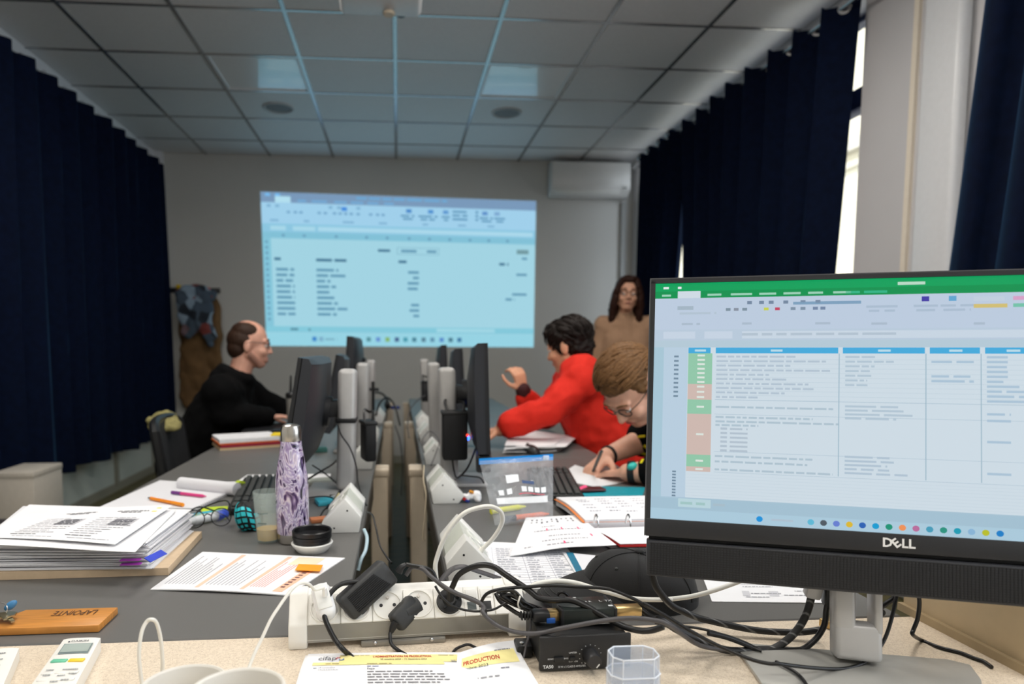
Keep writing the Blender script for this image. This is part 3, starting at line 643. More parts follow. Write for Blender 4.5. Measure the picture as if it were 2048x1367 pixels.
# ------------------------------------------------------------------ desk monitors seen from the side and behind
mat('monitor_black', s(30, 31, 34), 0.38, var=0.08, scale=300); mat('monitor_back', s(40, 42, 47), 0.45, var=0.06, scale=300, bump=0.03)
mat('stand_silver', s(176, 174, 172), 0.45, metal=0.2, var=0.03); mat('screen_dark', s(12, 13, 16), 0.15, var=0.02)
mat('led_blue', (0.02, 0.05, 0.6), 0.3, emit=(0.02, 0.12, 1.0), estr=6); mat('led_red', (0.5, 0.02, 0.02), 0.3, emit=(1, 0.05, 0.02), estr=2)
def monitor(label, X, Y, face, yaw=0.0, tilt=0.12, zc=0.985, w=0.51, h=0.30, dx=0.075, colh=0.35, strap=False):
    """face -1: screen looks to -x. local frame: screen normal = +x*face"""
    t = thing('desk_monitor', label, 'monitor', (X, Y, TZ), 'black monitors on silver stands along the desks')
    f = face
    part('base', MB().rbox((X + f * 0.05, Y, TZ + 0.006), (0.13, 0.20, 0.012), 0.005), 'stand_silver', t)
    col = part('column', MB().rbox((X - f * 0.0, Y, TZ + 0.012 + colh / 2), (0.052, 0.085, colh), 0.014, 3, rot=(0, -f * 0.03, 0)), 'stand_silver', t)
    if strap: part('strap', MB().rbox((X, Y, 0.945), (0.058, 0.092, 0.014), 0.004), 'black_plastic', col)
    part('arm', MB().rbox((X + f * (0.02 + dx / 2), Y, zc), (dx + 0.03, 0.06, 0.05), 0.012, rot=(0, 0.1 * f, 0)), 'monitor_black', t)
    C = Vector((X + f * (dx + 0.02), Y, zc))
    M = Matrix.Translation(C) @ Matrix.Rotation(yaw, 4, 'Z') @ Matrix.Rotation(-f * tilt, 4, 'Y') @ Matrix.Diagonal((f, 1, 1, 1))
    # panel profile in local x (front +), z up
    pf_ = [(0.022, -h / 2), (0.022, h / 2), (0.004, h / 2), (-0.016, h / 2 - 0.012), (-0.032, h / 2 - 0.10), (-0.034, -h / 2 + 0.08), (-0.02, -h / 2 + 0.02), (-0.006, -h / 2)]
    back = MB()
    ny = 10
    for j in range(ny + 1):      # body bulges in the middle of the back
        y = -w / 2 + w * j / ny; e = abs(y) / (w / 2); k = 1 - e ** 4 * 0.75
        for (px, pz) in pf_: back.v.append(Vector((px if px > 0.003 else px * k, y, pz)))
    n = len(pf_)
    for j in range(ny):
        for i in range(n): back.f.append((j * n + i, j * n + (i + 1) % n, (j + 1) * n + (i + 1) % n, (j + 1) * n + i))
    back.f.append(tuple(range(n))); back.f.append(tuple(ny * n + i for i in range(n))[::-1])
    hd = part('housing', back.xf(M), 'monitor_back', t)
    fr = MB()
    for sz in (-1, 1): fr.box((0.026, 0, sz * (h / 2 - 0.006)), (0.012, w, 0.012))
    for sy in (-1, 1): fr.box((0.026, sy * (w / 2 - 0.005), 0), (0.012, 0.010, h - 0.024))
    part('bezel', fr.xf(M), 'monitor_black', t, 0)
    part('screen', MB().box((0.024, 0, 0), (0.006, w - 0.02, h - 0.024)).xf(M), 'screen_dark', t, 0)
    part('mount_disc', MB().cyl((-0.048, 0, 0.0), (-0.03, 0, 0.0), 0.045, n=24).xf(M), 'monitor_black', t)
    return t, M
tA, MA = monitor('black monitor tilted back on the strapped silver stand behind the marbled bottle', -0.150, 2.0, -1, yaw=0.0, tilt=0.17, zc=0.975, strap=True)
part('power_light', MB().rbox((0.01, -0.24, -0.155), (0.012, 0.03, 0.012), 0.004).xf(MA), 'led_blue', tA)
monitor('black monitor in the middle of the left row, its top just above the first one', -0.150, 2.86, -1, yaw=0.05, tilt=0.20, zc=0.975)
monitor('slim upright black monitor raised high at the end of the left row', -0.150, 3.62, -1, yaw=-0.02, tilt=0.06, zc=1.06, dx=0.05)
tD, MD = monitor('black monitor seen from behind in front of the person in red', 0.155, 2.13, 1, yaw=-0.12, tilt=0.03, zc=1.01, w=0.50, h=0.31, dx=0.075)
part('soundbar', MB().rbox((0.012, 0, -0.185), (0.045, 0.48, 0.05), 0.008).xf(MD), 'monitor_black', tD)
part('power_light', MB().rbox((-0.034, -0.08, -0.13), (0.01, 0.025, 0.012), 0.004).xf(MD), 'led_blue', tD)
part('power_light', MB().ell((-0.034, -0.13, -0.115), 0.004).xf(MD), 'led_red', tD)
part('emblem', MB().lathe([(0.020, -0.0005), (0.022, 0.0005), (0.018, 0.0008), (0.018, -0.0005)], (0, 0, 0), 24).xf(MD @ Matrix.Translation((-0.0195, 0.12, 0.12)) @ Matrix.Rotation(-PI / 2 - 0.15, 4, 'Y')), mat('emblem_grey', s(95, 98, 105), 0.3, metal=0.6), tD)
monitor('black monitor half hidden behind the one in front of the person in red', 0.155, 2.92, 1, yaw=-0.1, tilt=0.05, zc=1.0)
monitor('black monitor at the far end of the right row, behind the others', 0.155, 3.96, 1, yaw=-0.05, tilt=0.04, zc=1.02)
# black pouch hanging on the right stand, black strap pouch on the left stand
def pouch(label, c, w, d, h, rz=0.0):
    t = thing('cable_pouch', label, 'pouch', (c[0], c[1], c[2] - h / 2), 'black cable pouches tied to the stands')
    part('bag', MB().rbox(c, (w, d, h), 0.008, rot=(0.03, 0, rz)), mat('pouch_black', s(20, 21, 24), 0.6, var=0.1, bump=0.1, bscale=300), t)
    part('rim', MB().rbox((c[0], c[1], c[2] + h / 2 - 0.004), (w + 0.006, d + 0.006, 0.012), 0.004, rot=(0.03, 0, rz)), 'black_plastic', t)
    part('tie', MB().tube([(c[0] - w * 0.3, c[1], c[2] + h / 2), (c[0] - w * 0.35, c[1] + 0.04, c[2] + h / 2 + 0.03), (c[0], c[1] + 0.085, c[2] + h / 2 + 0.02), (c[0] + w * 0.4, c[1] + 0.03, c[2] + h / 2 + 0.025), (c[0] + w * 0.35, c[1], c[2] + h / 2)], 0.004), 'black_plastic', t)
p = PY(909, 870, 2.04); pouch('black cable pouch hanging on the silver stand in front of the person in red', (p.x, p.y, p.z), 0.075, 0.06, 0.145)
p = PY(733, 885, 2.06); pouch('black cable pouch hanging behind the strapped silver stand of the left row', (p.x + 0.005, p.y + 0.01, p.z + 0.005), 0.035, 0.07, 0.12, 0.3)
p = PY(864, 782, 3.72); pouch('black cable pouch tied to the farthest stand of the right row', (p.x - 0.03, p.y, p.z), 0.055, 0.05, 0.11)

# ------------------------------------------------------------------ papers
mat('paper', s(236, 236, 238), 0.7, var=0.01, spec=0.3); mat('paper_grey', s(222, 222, 226), 0.7, var=0.01)
K = s(70, 70, 78); KL = s(140, 140, 150)
def sheet_thing(name, label, cat, corners, th=0.0012, bump=None, m='paper', nu=10, nv=10, group=None, zoff=0.0):
    """corners in order near-left, near-right, far-right, far-left"""
    c = [Vector(p) + Vector((0, 0, th + zoff + 0.0004)) for p in corners]; base = sum(c, Vector()) / 4
    t = thing(name, label, cat, (base.x, base.y, base.z - th), group); fn = quad_fn(*c, bump=bump)
    part('sheet', MB().sheet(fn, nu, nv, th), m, t, 60)
    return t, fn
# big stack on the board
mat('board_beige', s(200, 176, 146), 0.55, var=0.05, scale=60)
bz = 0.014
c = [on(-30, 1161), on(337, 1150), on(404, 1075), on(20, 1068)]
t = thing('drawing_board', 'beige flat board under the big paper stack', 'board', (-0.6, 1.4, TZ))
bf = quad_fn(*[v + Vector((0, 0, bz + 0.0005)) for v in c]); part('board', MB().sheet(bf, 1, 1, bz), 'board_beige', t, 0)
t = thing('paper_stack', 'tall untidy stack of printed papers on the beige board', 'papers', (-0.6, 1.4, TZ + bz))
random.seed(11); z = TZ + bz + 0.0015
A0, B0, C0, D0 = PZ(-40, 1140, z), PZ(303, 1137, z), PZ(388, 1062, z), PZ(60, 1052, z)
for v in (A0, B0, C0, D0): v.z = 0
ns = 22; th_each = 0.0023
for k in range(ns):
    f = k / ns; ox, oy, ra = random.uniform(-0.006, 0.006), random.uniform(-0.006, 0.006), random.uniform(-0.02, 0.02)
    cen = (A0 + B0 + C0 + D0) / 4; shr = Vector((-0.012 * f, 0.012 * f, 0)); R = Matrix.Rotation(ra, 3, 'Z')
    cs = [R @ (v - cen) + cen + Vector((ox, oy, z)) + shr for v in (A0, B0, C0, D0)]
    a_, b_ = random.uniform(0, 0.004), random.uniform(0, 6)
    fn = quad_fn(*cs, bump=lambda u, v, a_=a_, b_=b_: a_ * 0.25 * math.sin(5 * u + b_) * (1 - v))
    part('sheet', MB().sheet(fn, 8, 4, th_each * 0.62), 'paper' if k % 2 else 'paper_grey', t, 60)
    z += th_each
    if k in (5, 8): part('tab', MB().box((cs[1] + (cs[0] - cs[1]) * 0.09 + Vector((0, -0.004, 0.0006))), (0.035, 0.012, 0.0016), rot=(0, 0, ra)), mat('tab_magenta', s(190, 70, 200), 0.5), t, 0)
# sheets lying loose on top, tilted
topc = [PZ(-30, 1090, z), PZ(270, 1101, z), PZ(352, 1018, z + 0.004), PZ(118, 1021, z + 0.004)]
fnt = quad_fn(*topc, bump=lambda u, v: 0.002 * math.sin(4 * u + 1)); part('sheet', MB().sheet(fnt, 10, 6, 0.0008), 'paper', t, 60)
z2 = z + 0.004
topc2 = [PZ(-30, 1074, z2), PZ(230, 1088, z2), PZ(345, 1010, z2 + 0.006), PZ(115, 1023, z2 + 0.004)]
fn2 = quad_fn(*topc2, bump=lambda u, v: 0.003 * math.sin(3 * u)); part('sheet', MB().sheet(fn2, 10, 6, 0.0008), 'paper', t, 60)
Q = Print(fn2)
for u0, u1 in ((0.12, 0.48), (0.55, 0.92)):
    Q.line(u0 + 0.05, 0.82, u1 - 0.05, 0.018, K); Q.line(u0 + 0.1, 0.78, u1 - 0.1, 0.018, K)
    for k in range(9): Q.line(u0, 0.62 - k * 0.055, u0 + (u1 - u0) * random.uniform(0.5, 1), 0.010, KL)
    Q.rect(u0 + 0.16, 0.40, u1 - 0.02, 0.60, s(195, 195, 200))
    for k in range(5): Q.line(u0 + 0.17, 0.42 + k * 0.035, u1 - 0.04, 0.016, K, k=2.5)
    Q.line(u0, 0.12, u0 + 0.2, 0.012, K); Q.line(u0 + 0.05, 0.06, u1, 0.008, KL)
for v in (0.80, 0.90): Q.rect(0.9, v, 0.94, v + 0.03, s(235, 225, 90))
Q.obj('print', t)
p = PZ(318, 1100, z - 0.004); part('divider_sheet', MB().box((p.x - 0.006, p.y, p.z - 0.01), (0.014, 0.05, 0.0015), rot=(0, 0.5, -0.25)), mat('divider_blue', s(50, 70, 190), 0.4), t, 0)

# leaflet with orange bars
c = [on(301, 1180), on(577, 1192), on(690, 1117), on(405, 1105)]
t, fn = sheet_thing('leaflet', 'white printed leaflet with orange bars and an orange sticky tab', 'leaflet', c, 0.002, bump=lambda u, v: 0.003 * math.sin(PI * u) * (1 - v))
Q = Print(fn); OR = s(245, 190, 160)
for u in (0.30, 0.52, 0.72): pass
Q.rect(0.30, 0.05, 0.33, 0.95, s(248, 200, 175)); Q.rect(0.625, 0.05, 0.655, 0.95, s(247, 196, 170)); Q.rect(0.86, 0.05, 0.93, 0.75, s(247, 190, 160))
for blk, (u0, u1) in enumerate(((0.05, 0.28), (0.35, 0.60), (0.67, 0.84))):
    for k in range(9 if blk < 2 else 6):
        u = u0 + (u1 - u0) * k / 9; Q.rect(u, 0.12, u + 0.006, random.uniform(0.5, 0.88), s(150, 150, 160) if blk != 2 else s(225, 150, 140))
for k in range(8): Q.rect(0.875, 0.14 + k * 0.06, 0.905, 0.14 + k * 0.06 + 0.03, s(110, 80, 80), k=2)
Q.rect(0.70, 0.72, 0.88, 0.95, s(246, 226, 196), k=1.2); Q.obj('print', t)
tb = [PZ(590, 1139, TZ + 0.008), PZ(640, 1141, TZ + 0.008), PZ(646, 1129, TZ + 0.008), PZ(597, 1127, TZ + 0.008)]
part('sticky_tab', MB().sheet(quad_fn(*tb), 1, 1, 0.001), mat('sticky_orange', s(250, 160, 30), 0.6), t, 0)

# ------------------------------------------------------------------ bottle, cup, lid
def marble():
    m = bpy.data.materials.new('marbled_purple'); m.use_nodes = True; MATS['marbled_purple'] = m; nt = m.node_tree; N = nt.nodes; L = nt.links; b = N['Principled BSDF']
    tc = N.new('ShaderNodeTexCoord'); n1 = N.new('ShaderNodeTexNoise'); n1.inputs['Scale'].default_value = 21; n1.inputs['Detail'].default_value = 2; n1.inputs['Distortion'].default_value = 3.2
    mp = N.new('ShaderNodeMapping'); mp.inputs['Scale'].default_value = (1, 1, 0.55); L.new(tc.outputs['Object'], mp.inputs[0]); L.new(mp.outputs[0], n1.inputs['Vector'])
    r = N.new('ShaderNodeValToRGB'); E = r.color_ramp.elements
    E[0].position = 0.33; E[0].color = (*s(24, 18, 40), 1); E[1].position = 0.39; E[1].color = (*s(112, 92, 138), 1)
    for p, c in ((0.43, (228, 222, 235)), (0.47, (150, 128, 172)), (0.52, (190, 178, 208)), (0.56, (226, 214, 222)), (0.60, (150, 125, 165)), (0.66, (70, 50, 88))):
        e = E.new(p); e.color = (*s(*c), 1)
    L.new(n1.outputs[0], r.inputs[0]); L.new(r.outputs[0], b.inputs['Base Color']); b.inputs['Roughness'].default_value = 0.12; b.inputs['Coat Weight'].default_value = 0.6
marble(); mat('brushed_steel', s(200, 195, 188), 0.25, metal=1.0, var=0.06, scale=80)
p = on(582, 1090); p.y += 0.03
t = thing('bottle', 'purple and white marbled insulated bottle with a steel cap', 'bottle', p)
part('body', MB().lathe([(0.0335, 0.022), (0.0345, 0.03), (0.0352, 0.06), (0.0352, 0.115), (0.0345, 0.14), (0.032, 0.16), (0.0285, 0.178), (0.0255, 0.195), (0.0232, 0.21), (0.0222, 0.222)], p, 48), 'marbled_purple', t)
part('base_ring', MB().lathe([(0.0, 0.0), (0.030, 0.0), (0.0325, 0.003), (0.0335, 0.022), (0.030, 0.022)], p, 48), 'brushed_steel', t)
part('cap', MB().lathe([(0.0215, 0.222), (0.0218, 0.224), (0.0218, 0.246), (0.0195, 0.255), (0.013, 0.2585), (0.0, 0.259)], p, 48), 'brushed_steel', t)
mat('frosted_plastic', s(205, 220, 214), 0.4, var=0.02, alpha=0.26); mat('juice', s(226, 176, 60), 0.2, var=0.03)
p = on(533, 1087); p.y += 0.02
t = thing('cup', 'frosted reusable plastic cup with a little yellow juice in it', 'cup', p)
part('wall', MB().lathe([(0.0, 0.001), (0.0225, 0.001), (0.0235, 0.004), (0.0305, 0.108), (0.0305, 0.112), (0.0292, 0.112), (0.0225, 0.006), (0.0, 0.0045)], p, 40), 'frosted_plastic', t)
part('juice', MB().lathe([(0.0, 0.006), (0.0222, 0.006), (0.0238, 0.030), (0.0, 0.030)], p, 36), 'juice', t)
Q = Print(lambda u, v, p=p: Vector((p.x + 0.030 * math.sin((u - 0.5) * 1.6) * (0.82 + 0.22 * v), p.y - 0.030 * math.cos((u - 0.5) * 1.6) * (0.82 + 0.22 * v), p.z + 0.112 * v)), 0.0004)
Q.line(0.12, 0.60, 0.62, 0.02, s(120, 135, 135), wl=(0.03, 0.08), gap=0.02); Q.line(0.10, 0.40, 0.55, 0.025, s(90, 105, 105), wl=(0.02, 0.06), gap=0.02); Q.obj('print', t)
p = on(621, 1109); p.y += 0.03
t = thing('jar_lid', 'black screw lid lying in a white rim in front of the marbled bottle', 'lid', p)
part('white_rim', MB().lathe([(0.0, 0.0), (0.030, 0.0), (0.034, 0.004), (0.041, 0.014), (0.043, 0.018), (0.041, 0.020), (0.036, 0.019), (0.0, 0.012)], p, 44), 'white_plastic', t)
part('lid', MB().lathe([(0.0, 0.013), (0.037, 0.015), (0.0385, 0.018), (0.0385, 0.028), (0.0405, 0.029), (0.0405, 0.034), (0.039, 0.035), (0.0405, 0.036), (0.041, 0.044), (0.039, 0.046), (0.037, 0.044), (0.036, 0.034), (0.0, 0.032)], p, 44), mat('lid_black', s(22, 22, 24), 0.35), t)

# ------------------------------------------------------------------ keyboards
mat('key_dark', s(52, 54, 52), 0.5, var=0.1); mat('keyboard_body', s(22, 24, 24), 0.45, var=0.1)
def keyboard(label, c, rz, key='key_dark', w=0.43, d=0.14):
    t = thing('keyboard', label, 'keyboard', (c[0], c[1], TZ), 'black desk keyboards', rz=rz)
    part('case', MB().rbox((0, 0, 0.011), (w, d, 0.018), 0.005), 'keyboard_body', t, local=True)
    me = mesh_from('key', MB().rbox((0, 0, 0), (0.0155, 0.0155, 0.008), 0.002, 1), 0); me.materials.append(MATS[key])
    me2 = mesh_from('key', MB().rbox((0, 0, 0), (0.10, 0.0155, 0.008), 0.002, 1), 0); me2.materials.append(MATS[key])
    for r in range(6):
        for q in range(21):
            if q in (15, 18) or (r == 0 and 3 < q < 10): continue
            o = bpy.data.objects.new('key', me); COL.objects.link(o); o.parent = t; o.location = (-w / 2 + 0.018 + q * 0.0197, -d / 2 + 0.018 + r * 0.0205, 0.023)
    o = bpy.data.objects.new('key', me2); COL.objects.link(o); o.parent = t; o.location = (-w / 2 + 0.018 + 6.5 * 0.0197, -d / 2 + 0.018, 0.023)
    return t
k1 = (on(462, 1032) + on(548, 962)) / 2
keyboard('black keyboard beside the frosted cup and marbled bottle', (k1.x + 0.02, k1.y), -PI / 2 + 0.12)
keyboard('black keyboard beside the writing hands on the right desk', (0.47, 2.03), PI / 2 - 0.15)
# teal and black patterned case
p = on(488, 1066)
t = thing('pencil_case', 'black soft pencil case with turquoise square patches beside the frosted cup', 'pencil case', p)
def lump(u, v):
    a = 2 * PI * u; ph = PI * (v - 0.5); r = math.cos(ph) ** 0.5
    return Vector((p.x + 0.004 + 0.030 * r * math.cos(a) - 0.02 * (v - 0.5), p.y + 0.04 + 0.045 * r * math.sin(a), p.z + 0.03 + 0.030 * math.sin(ph) + 0.004 * math.sin(3 * a)))
part('pouch', MB().grid(lump, 26, 14), mat('case_black', s(16, 18, 18), 0.6, var=0.2, bump=0.2, bscale=400), t)
mat('turquoise', s(40, 190, 200), 0.5, var=0.08)
random.seed(5)
for k in range(34):
    u, v = 0.45 + (k % 7) * 0.075 + random.uniform(-0.008, 0.008), 0.18 + (k // 7) * 0.15
    e = 0.028 if k // 7 > 1 else 0.018; ce = Vector((p.x, p.y + 0.04, p.z + 0.03))
    qs = [lump(u + a_, v + b_ * 1.8) for a_, b_ in ((-e, -e), (e, -e), (e, e), (-e, e))]; qs = [ce + (q - ce) * 1.04 for q in qs]; qi = [ce + (q - ce) * 0.94 for q in qs]
    part('patch', MB().add(qs + qi, [(0, 1, 2, 3), (7, 6, 5, 4), (0, 4, 5, 1), (1, 5, 6, 2), (2, 6, 7, 3), (3, 7, 4, 0)]), 'turquoise', t, 0)
# spectacles
p = on(418, 1058)
t = thing('eyeglasses', 'thin black eyeglasses lying folded beside the paper stack', 'glasses', p)
mat('glasses_black', s(14, 14, 15), 0.3, var=0.05); mat('lens_clear', (0.95, 0.97, 1.0), 0.02, trans=1.0, alpha=0.25, var=0)
for sx in (-0.030, 0.030):
    cx = p.x - 0.005 + sx * 0.95; ring = [Vector((cx + 0.023 * math.cos(a), p.y + 0.012 + sx * 0.25 + 0.003 * math.sin(a), p.z + 0.024 + 0.0205 * math.sin(a))) for a in [2 * PI * k / 22 for k in range(23)]]
    part('rim', MB().tube(ring, 0.0013, n=6, smooth=0), 'glasses_black', t)
    part('lens', MB().lathe([(0.0, 0.0004), (0.0225, 0.0004), (0.0225, -0.0004), (0.0, -0.0004)], (cx, p.y + 0.012 + sx * 0.25, p.z + 0.024), 22, M=Euler((PI / 2, 0, 0)).to_matrix()), 'lens_clear', t)
part('bridge', MB().tube([(p.x - 0.012, p.y + 0.010, p.z + 0.03), (p.x - 0.005, p.y + 0.008, p.z + 0.035), (p.x + 0.003, p.y + 0.013, p.z + 0.03)], 0.0013), 'glasses_black', t)
part('temple', MB().tube([(p.x - 0.055, p.y + 0.004, p.z + 0.036), (p.x - 0.035, p.y + 0.06, p.z + 0.04), (p.x + 0.015, p.y + 0.075, p.z + 0.015), (p.x + 0.03, p.y + 0.07, p.z + 0.002)], 0.0018), 'glasses_black', t)
part('temple', MB().tube([(p.x + 0.047, p.y + 0.02, p.z + 0.036), (p.x + 0.02, p.y + 0.08, p.z + 0.05), (p.x - 0.04, p.y + 0.085, p.z + 0.03), (p.x - 0.06, p.y + 0.08, p.z + 0.004)], 0.0018), 'glasses_black', t)
# clutter behind the spectacles
def bar(name, label, cat, a, b, r, m, capm=None, group=None, tip=None, n=12):
    a, b = Vector(a), Vector(b); t = thing(name, label, cat, ((a + b) / 2 - Vector((0, 0, r))), group)
    part('barrel', MB().tube([a, a.lerp(b, 0.7) if capm else b], r, n=n, smooth=0), m, t)
    if capm: part('cap', MB().tube([a.lerp(b, 0.7), b], r * 1.1, n=n, smooth=0), capm, t)
    d = (a - b).normalized(); part('tip', MB().tube([a, a + d * r * 3], [r * 0.85, r * 0.25], n=n, smooth=0), tip or m, t)
    return t
def tz(px, py, r): return PZ(px, py, TZ + r)
mat('tube_white', s(225, 228, 230), 0.35); mat('pen_blue', s(40, 80, 200), 0.35); mat('pen_teal', s(40, 160, 190), 0.35); mat('pen_green', s(110, 200, 90), 0.4)
bar('tube', 'white and blue tube lying behind the thin eyeglasses', 'tube', tz(388, 1041, 0.012), tz(452, 1026, 0.012), 0.011, 'tube_white', 'pen_blue')
bar('pen', 'teal pen lying beside the white and blue tube', 'pen', tz(384, 1030, 0.006), tz(440, 1021, 0.006), 0.005, 'pen_teal', 'pen_green')
c = [on(405, 1040), on(452, 1038), on(456, 1016), on(402, 1019)]
sheet_thing('sticky_notes', 'yellow green sticky note pad behind the thin eyeglasses', 'notepad', c, 0.006, m=mat('note_green', s(190, 215, 40), 0.6), nu=1, nv=1)
# notepad with a rolled-over page, pens
c = [on(198, 1020), on(392, 1022), on(486, 976), on(320, 965)]
t, fn = sheet_thing('notepad', 'spiral notepad with its pages rolled over, left desk', 'notepad', c, 0.008, m='paper_grey')
a, b = tz(362, 966, 0.02), tz(474, 978, 0.02); sp = MB()
sp.tube([a, b], 0.019, n=18, smooth=0); part('rolled_pages', sp, 'paper_grey', t)
for k in range(26):
    q = fn(0.985, 0.03 + k * 0.037); part('spiral_loop', MB().lathe([(0.0045, -0.0006), (0.0056, 0), (0.0045, 0.0006)], q + Vector((0.003, 0, -0.003)), 8, M=Matrix.Rotation(-0.9, 3, 'Z') @ Euler((PI / 2, 0, 0)).to_matrix()), 'chrome', t)
c = [on(255, 991), on(330, 1000), on(500, 962), on(330, 968)]
sheet_thing('paper', 'loose white page under the notepad corner on the left desk', 'paper', [v for v in c], 0.0012, m='paper_grey')
c = [on(480, 985), on(590, 990), on(660, 968), on(655, 948)]; c = [on(470, 966), on(655, 970), on(662, 948), on(495, 950)]
sheet_thing('paper', 'white pages lying behind the keyboard and the bottle', 'paper', c, 0.0016)
bz2 = 0.009
bar('pen', 'purple and pink pen on the notepad', 'pen', PZ(405, 991, TZ + bz2 + 0.005), PZ(344, 984, TZ + bz2 + 0.005), 0.0046, mat('pen_pink', s(215, 60, 130), 0.35), mat('pen_purple', s(110, 50, 130), 0.35))
bar('pen', 'orange and black pen on the notepad', 'pen', PZ(302, 996, TZ + bz2 + 0.005), PZ(366, 1009, TZ + bz2 + 0.005), 0.0046, mat('pen_orange', s(240, 140, 20), 0.35), mat('pen_orange2', s(245, 150, 25), 0.35), tip=MATS['black_plastic'])
p = on(480, 985); solo('tape_ring', MB().lathe([(0.012, -0.007), (0.018, -0.007), (0.018, 0.007), (0.012, 0.007), (0.012, -0.007)], (p.x, p.y, TZ + 0.0185), 24, M=Euler((PI / 2, 0, 0.9)).to_matrix()), 'note_green', 'small lime green ring standing beside the rolled notepad', 'ring')
# folders beside the man in black
a0, b0 = on(440, 901), on(560, 893)
def slab(mb, p0, p1, d, z0, z1):
    d_ = (p1 - p0); d_.z = 0; n = Vector((-d_.y, d_.x, 0)).normalized() * d
    q = [p0, p1, p1 + n, p0 + n]; vs = [Vector((v.x, v.y, z0)) for v in q] + [Vector((v.x, v.y, z1)) for v in q]
    return mb.add(vs, [(3, 2, 1, 0), (4, 5, 6, 7), (0, 1, 5, 4), (1, 2, 6, 5), (2, 3, 7, 6), (3, 0, 4, 7)])
zz = TZ + 0.0005
for nm_, col, h, dx, lab in (('folder', (215, 190, 150), 0.010, 0.0, 'tan cardboard folder at the bottom of the folder pile'), ('folder', (150, 30, 55), 0.012, 0.004, 'dark red folder in the pile beside the man in black'), ('folder', (225, 110, 30), 0.006, -0.004, 'orange folder in the pile beside the man in black'), ('papers', (235, 235, 238), 0.016, 0.0, 'white papers on top of the folder pile')):
    solo(nm_, slab(MB(), a0 + Vector((dx, 0, 0)), b0 + Vector((dx, 0.0, 0)), 0.20, zz, zz + h), mat('folder_%d' % col[0], s(*col), 0.6, var=0.04), lab, 'folder' if nm_ == 'folder' else 'papers', smooth=0); zz += h + 0.0004
p = on(555, 893); solo('sticky_strip', MB().rbox((p.x, p.y + 0.04, zz + 0.004), (0.06, 0.07, 0.007), 0.002), mat('strip_yellow', s(245, 215, 30), 0.6), 'yellow sticky pad on the folder pile', 'sticky pad')
p = on(520, 868); t = thing('laptop', 'closed black laptop in front of the man in black', 'laptop', (p.x, p.y + 0.12, TZ))
part('base', MB().rbox((p.x + 0.04, p.y + 0.12, TZ + 0.009), (0.24, 0.34, 0.017), 0.005), 'black_plastic', t); part('lid', MB().rbox((p.x + 0.04, p.y + 0.12, TZ + 0.0215), (0.24, 0.34, 0.007), 0.003), 'monitor_black', t)
# tumbler
p = on(588, 868); t = thing('tumbler', 'tall grey travel tumbler with a black lid and straw behind the black monitor', 'tumbler', p)
part('body', MB().lathe([(0.0, 0.0), (0.028, 0.0), (0.030, 0.004), (0.034, 0.185), (0.0, 0.186)], p, 32), mat('tumbler_grey', s(176, 172, 166), 0.3, metal=0.5), t)
part('lid', MB().lathe([(0.036, 0.180), (0.037, 0.2), (0.03, 0.208), (0.0, 0.210)], p, 32), 'black_plastic', t)
part('straw', MB().cyl(p + Vector((0.008, 0, 0.205)), p + Vector((0.012, 0, 0.285)), 0.006), 'tumbler_grey', t)
part('spout', MB().cyl(p + Vector((-0.012, 0, 0.205)), p + Vector((-0.010, 0, 0.29)), 0.007, 0.004), 'black_plastic', t)
# small power adapter with yellow label and mid-desk clutter
p = PY(683, 1000, 1.80); t = thing('power_plug', 'black plug-in adapter with a yellow label beside the socket block', 'adapter', (p.x, p.y, p.z - 0.03))
part('body', MB().rbox((p.x, p.y, p.z), (0.036, 0.03, 0.045), 0.005, rot=(0, 0.6, 0.2)), 'black_plastic', t); part('label', MB().box((p.x - 0.003, p.y - 0.0145, p.z + 0.005), (0.026, 0.004, 0.028), rot=(0, 0.6, 0.2)), mat('label_yellow', s(232, 222, 160), 0.6), t)
part('neck', MB().rbox((p.x - 0.03, p.y, p.z - 0.022), (0.022, 0.018, 0.018), 0.004, rot=(0, 0.6, 0.2)), 'black_plastic', t)
# ------------------------------------------------------------------ right desk: papers, binder, bag
c = [on(930, 1178), on(1190, 1178), on(1130, 1090), on(935, 1083)]
t, fn = sheet_thing('paper', 'printed table page under the handwritten sheet on the right desk', 'paper', c, 0.0014)
Q = Print(fn)
for k in range(17): Q.rect(0.25, 0.05 + k * 0.05, 0.96, 0.054 + k * 0.05, s(175, 178, 190))
for k in range(16):
    for u0, w in ((0.06, 0.15), (0.28, 0.2), (0.55, 0.15), (0.76, 0.18)): Q.line(u0, 0.065 + k * 0.05, u0 + w * random.uniform(0.4, 1), 0.014, s(165, 168, 178))
for u in (0.24, 0.52, 0.74): Q.rect(u, 0.04, u + 0.004, 0.86, s(175, 178, 190))
Q.obj('print', t)
# plastic sleeves at the right of it
c = [on(1150, 1150), on(1215, 1165), on(1260, 1122), on(1125, 1108)]
t, fn = sheet_thing('document_sleeve', 'papers in a teal edged sleeve beside the black cap', 'folder', c, 0.003, m='paper_grey', zoff=0.0016)
part('spine', MB().sheet(quad_fn(*[v + Vector((0, 0, 0.006)) for v in (on(1152, 1148), on(1168, 1152), on(1146, 1110), on(1132, 1109))]), 2, 4, 0.0015), mat('sleeve_teal', s(40, 120, 150), 0.3), t)
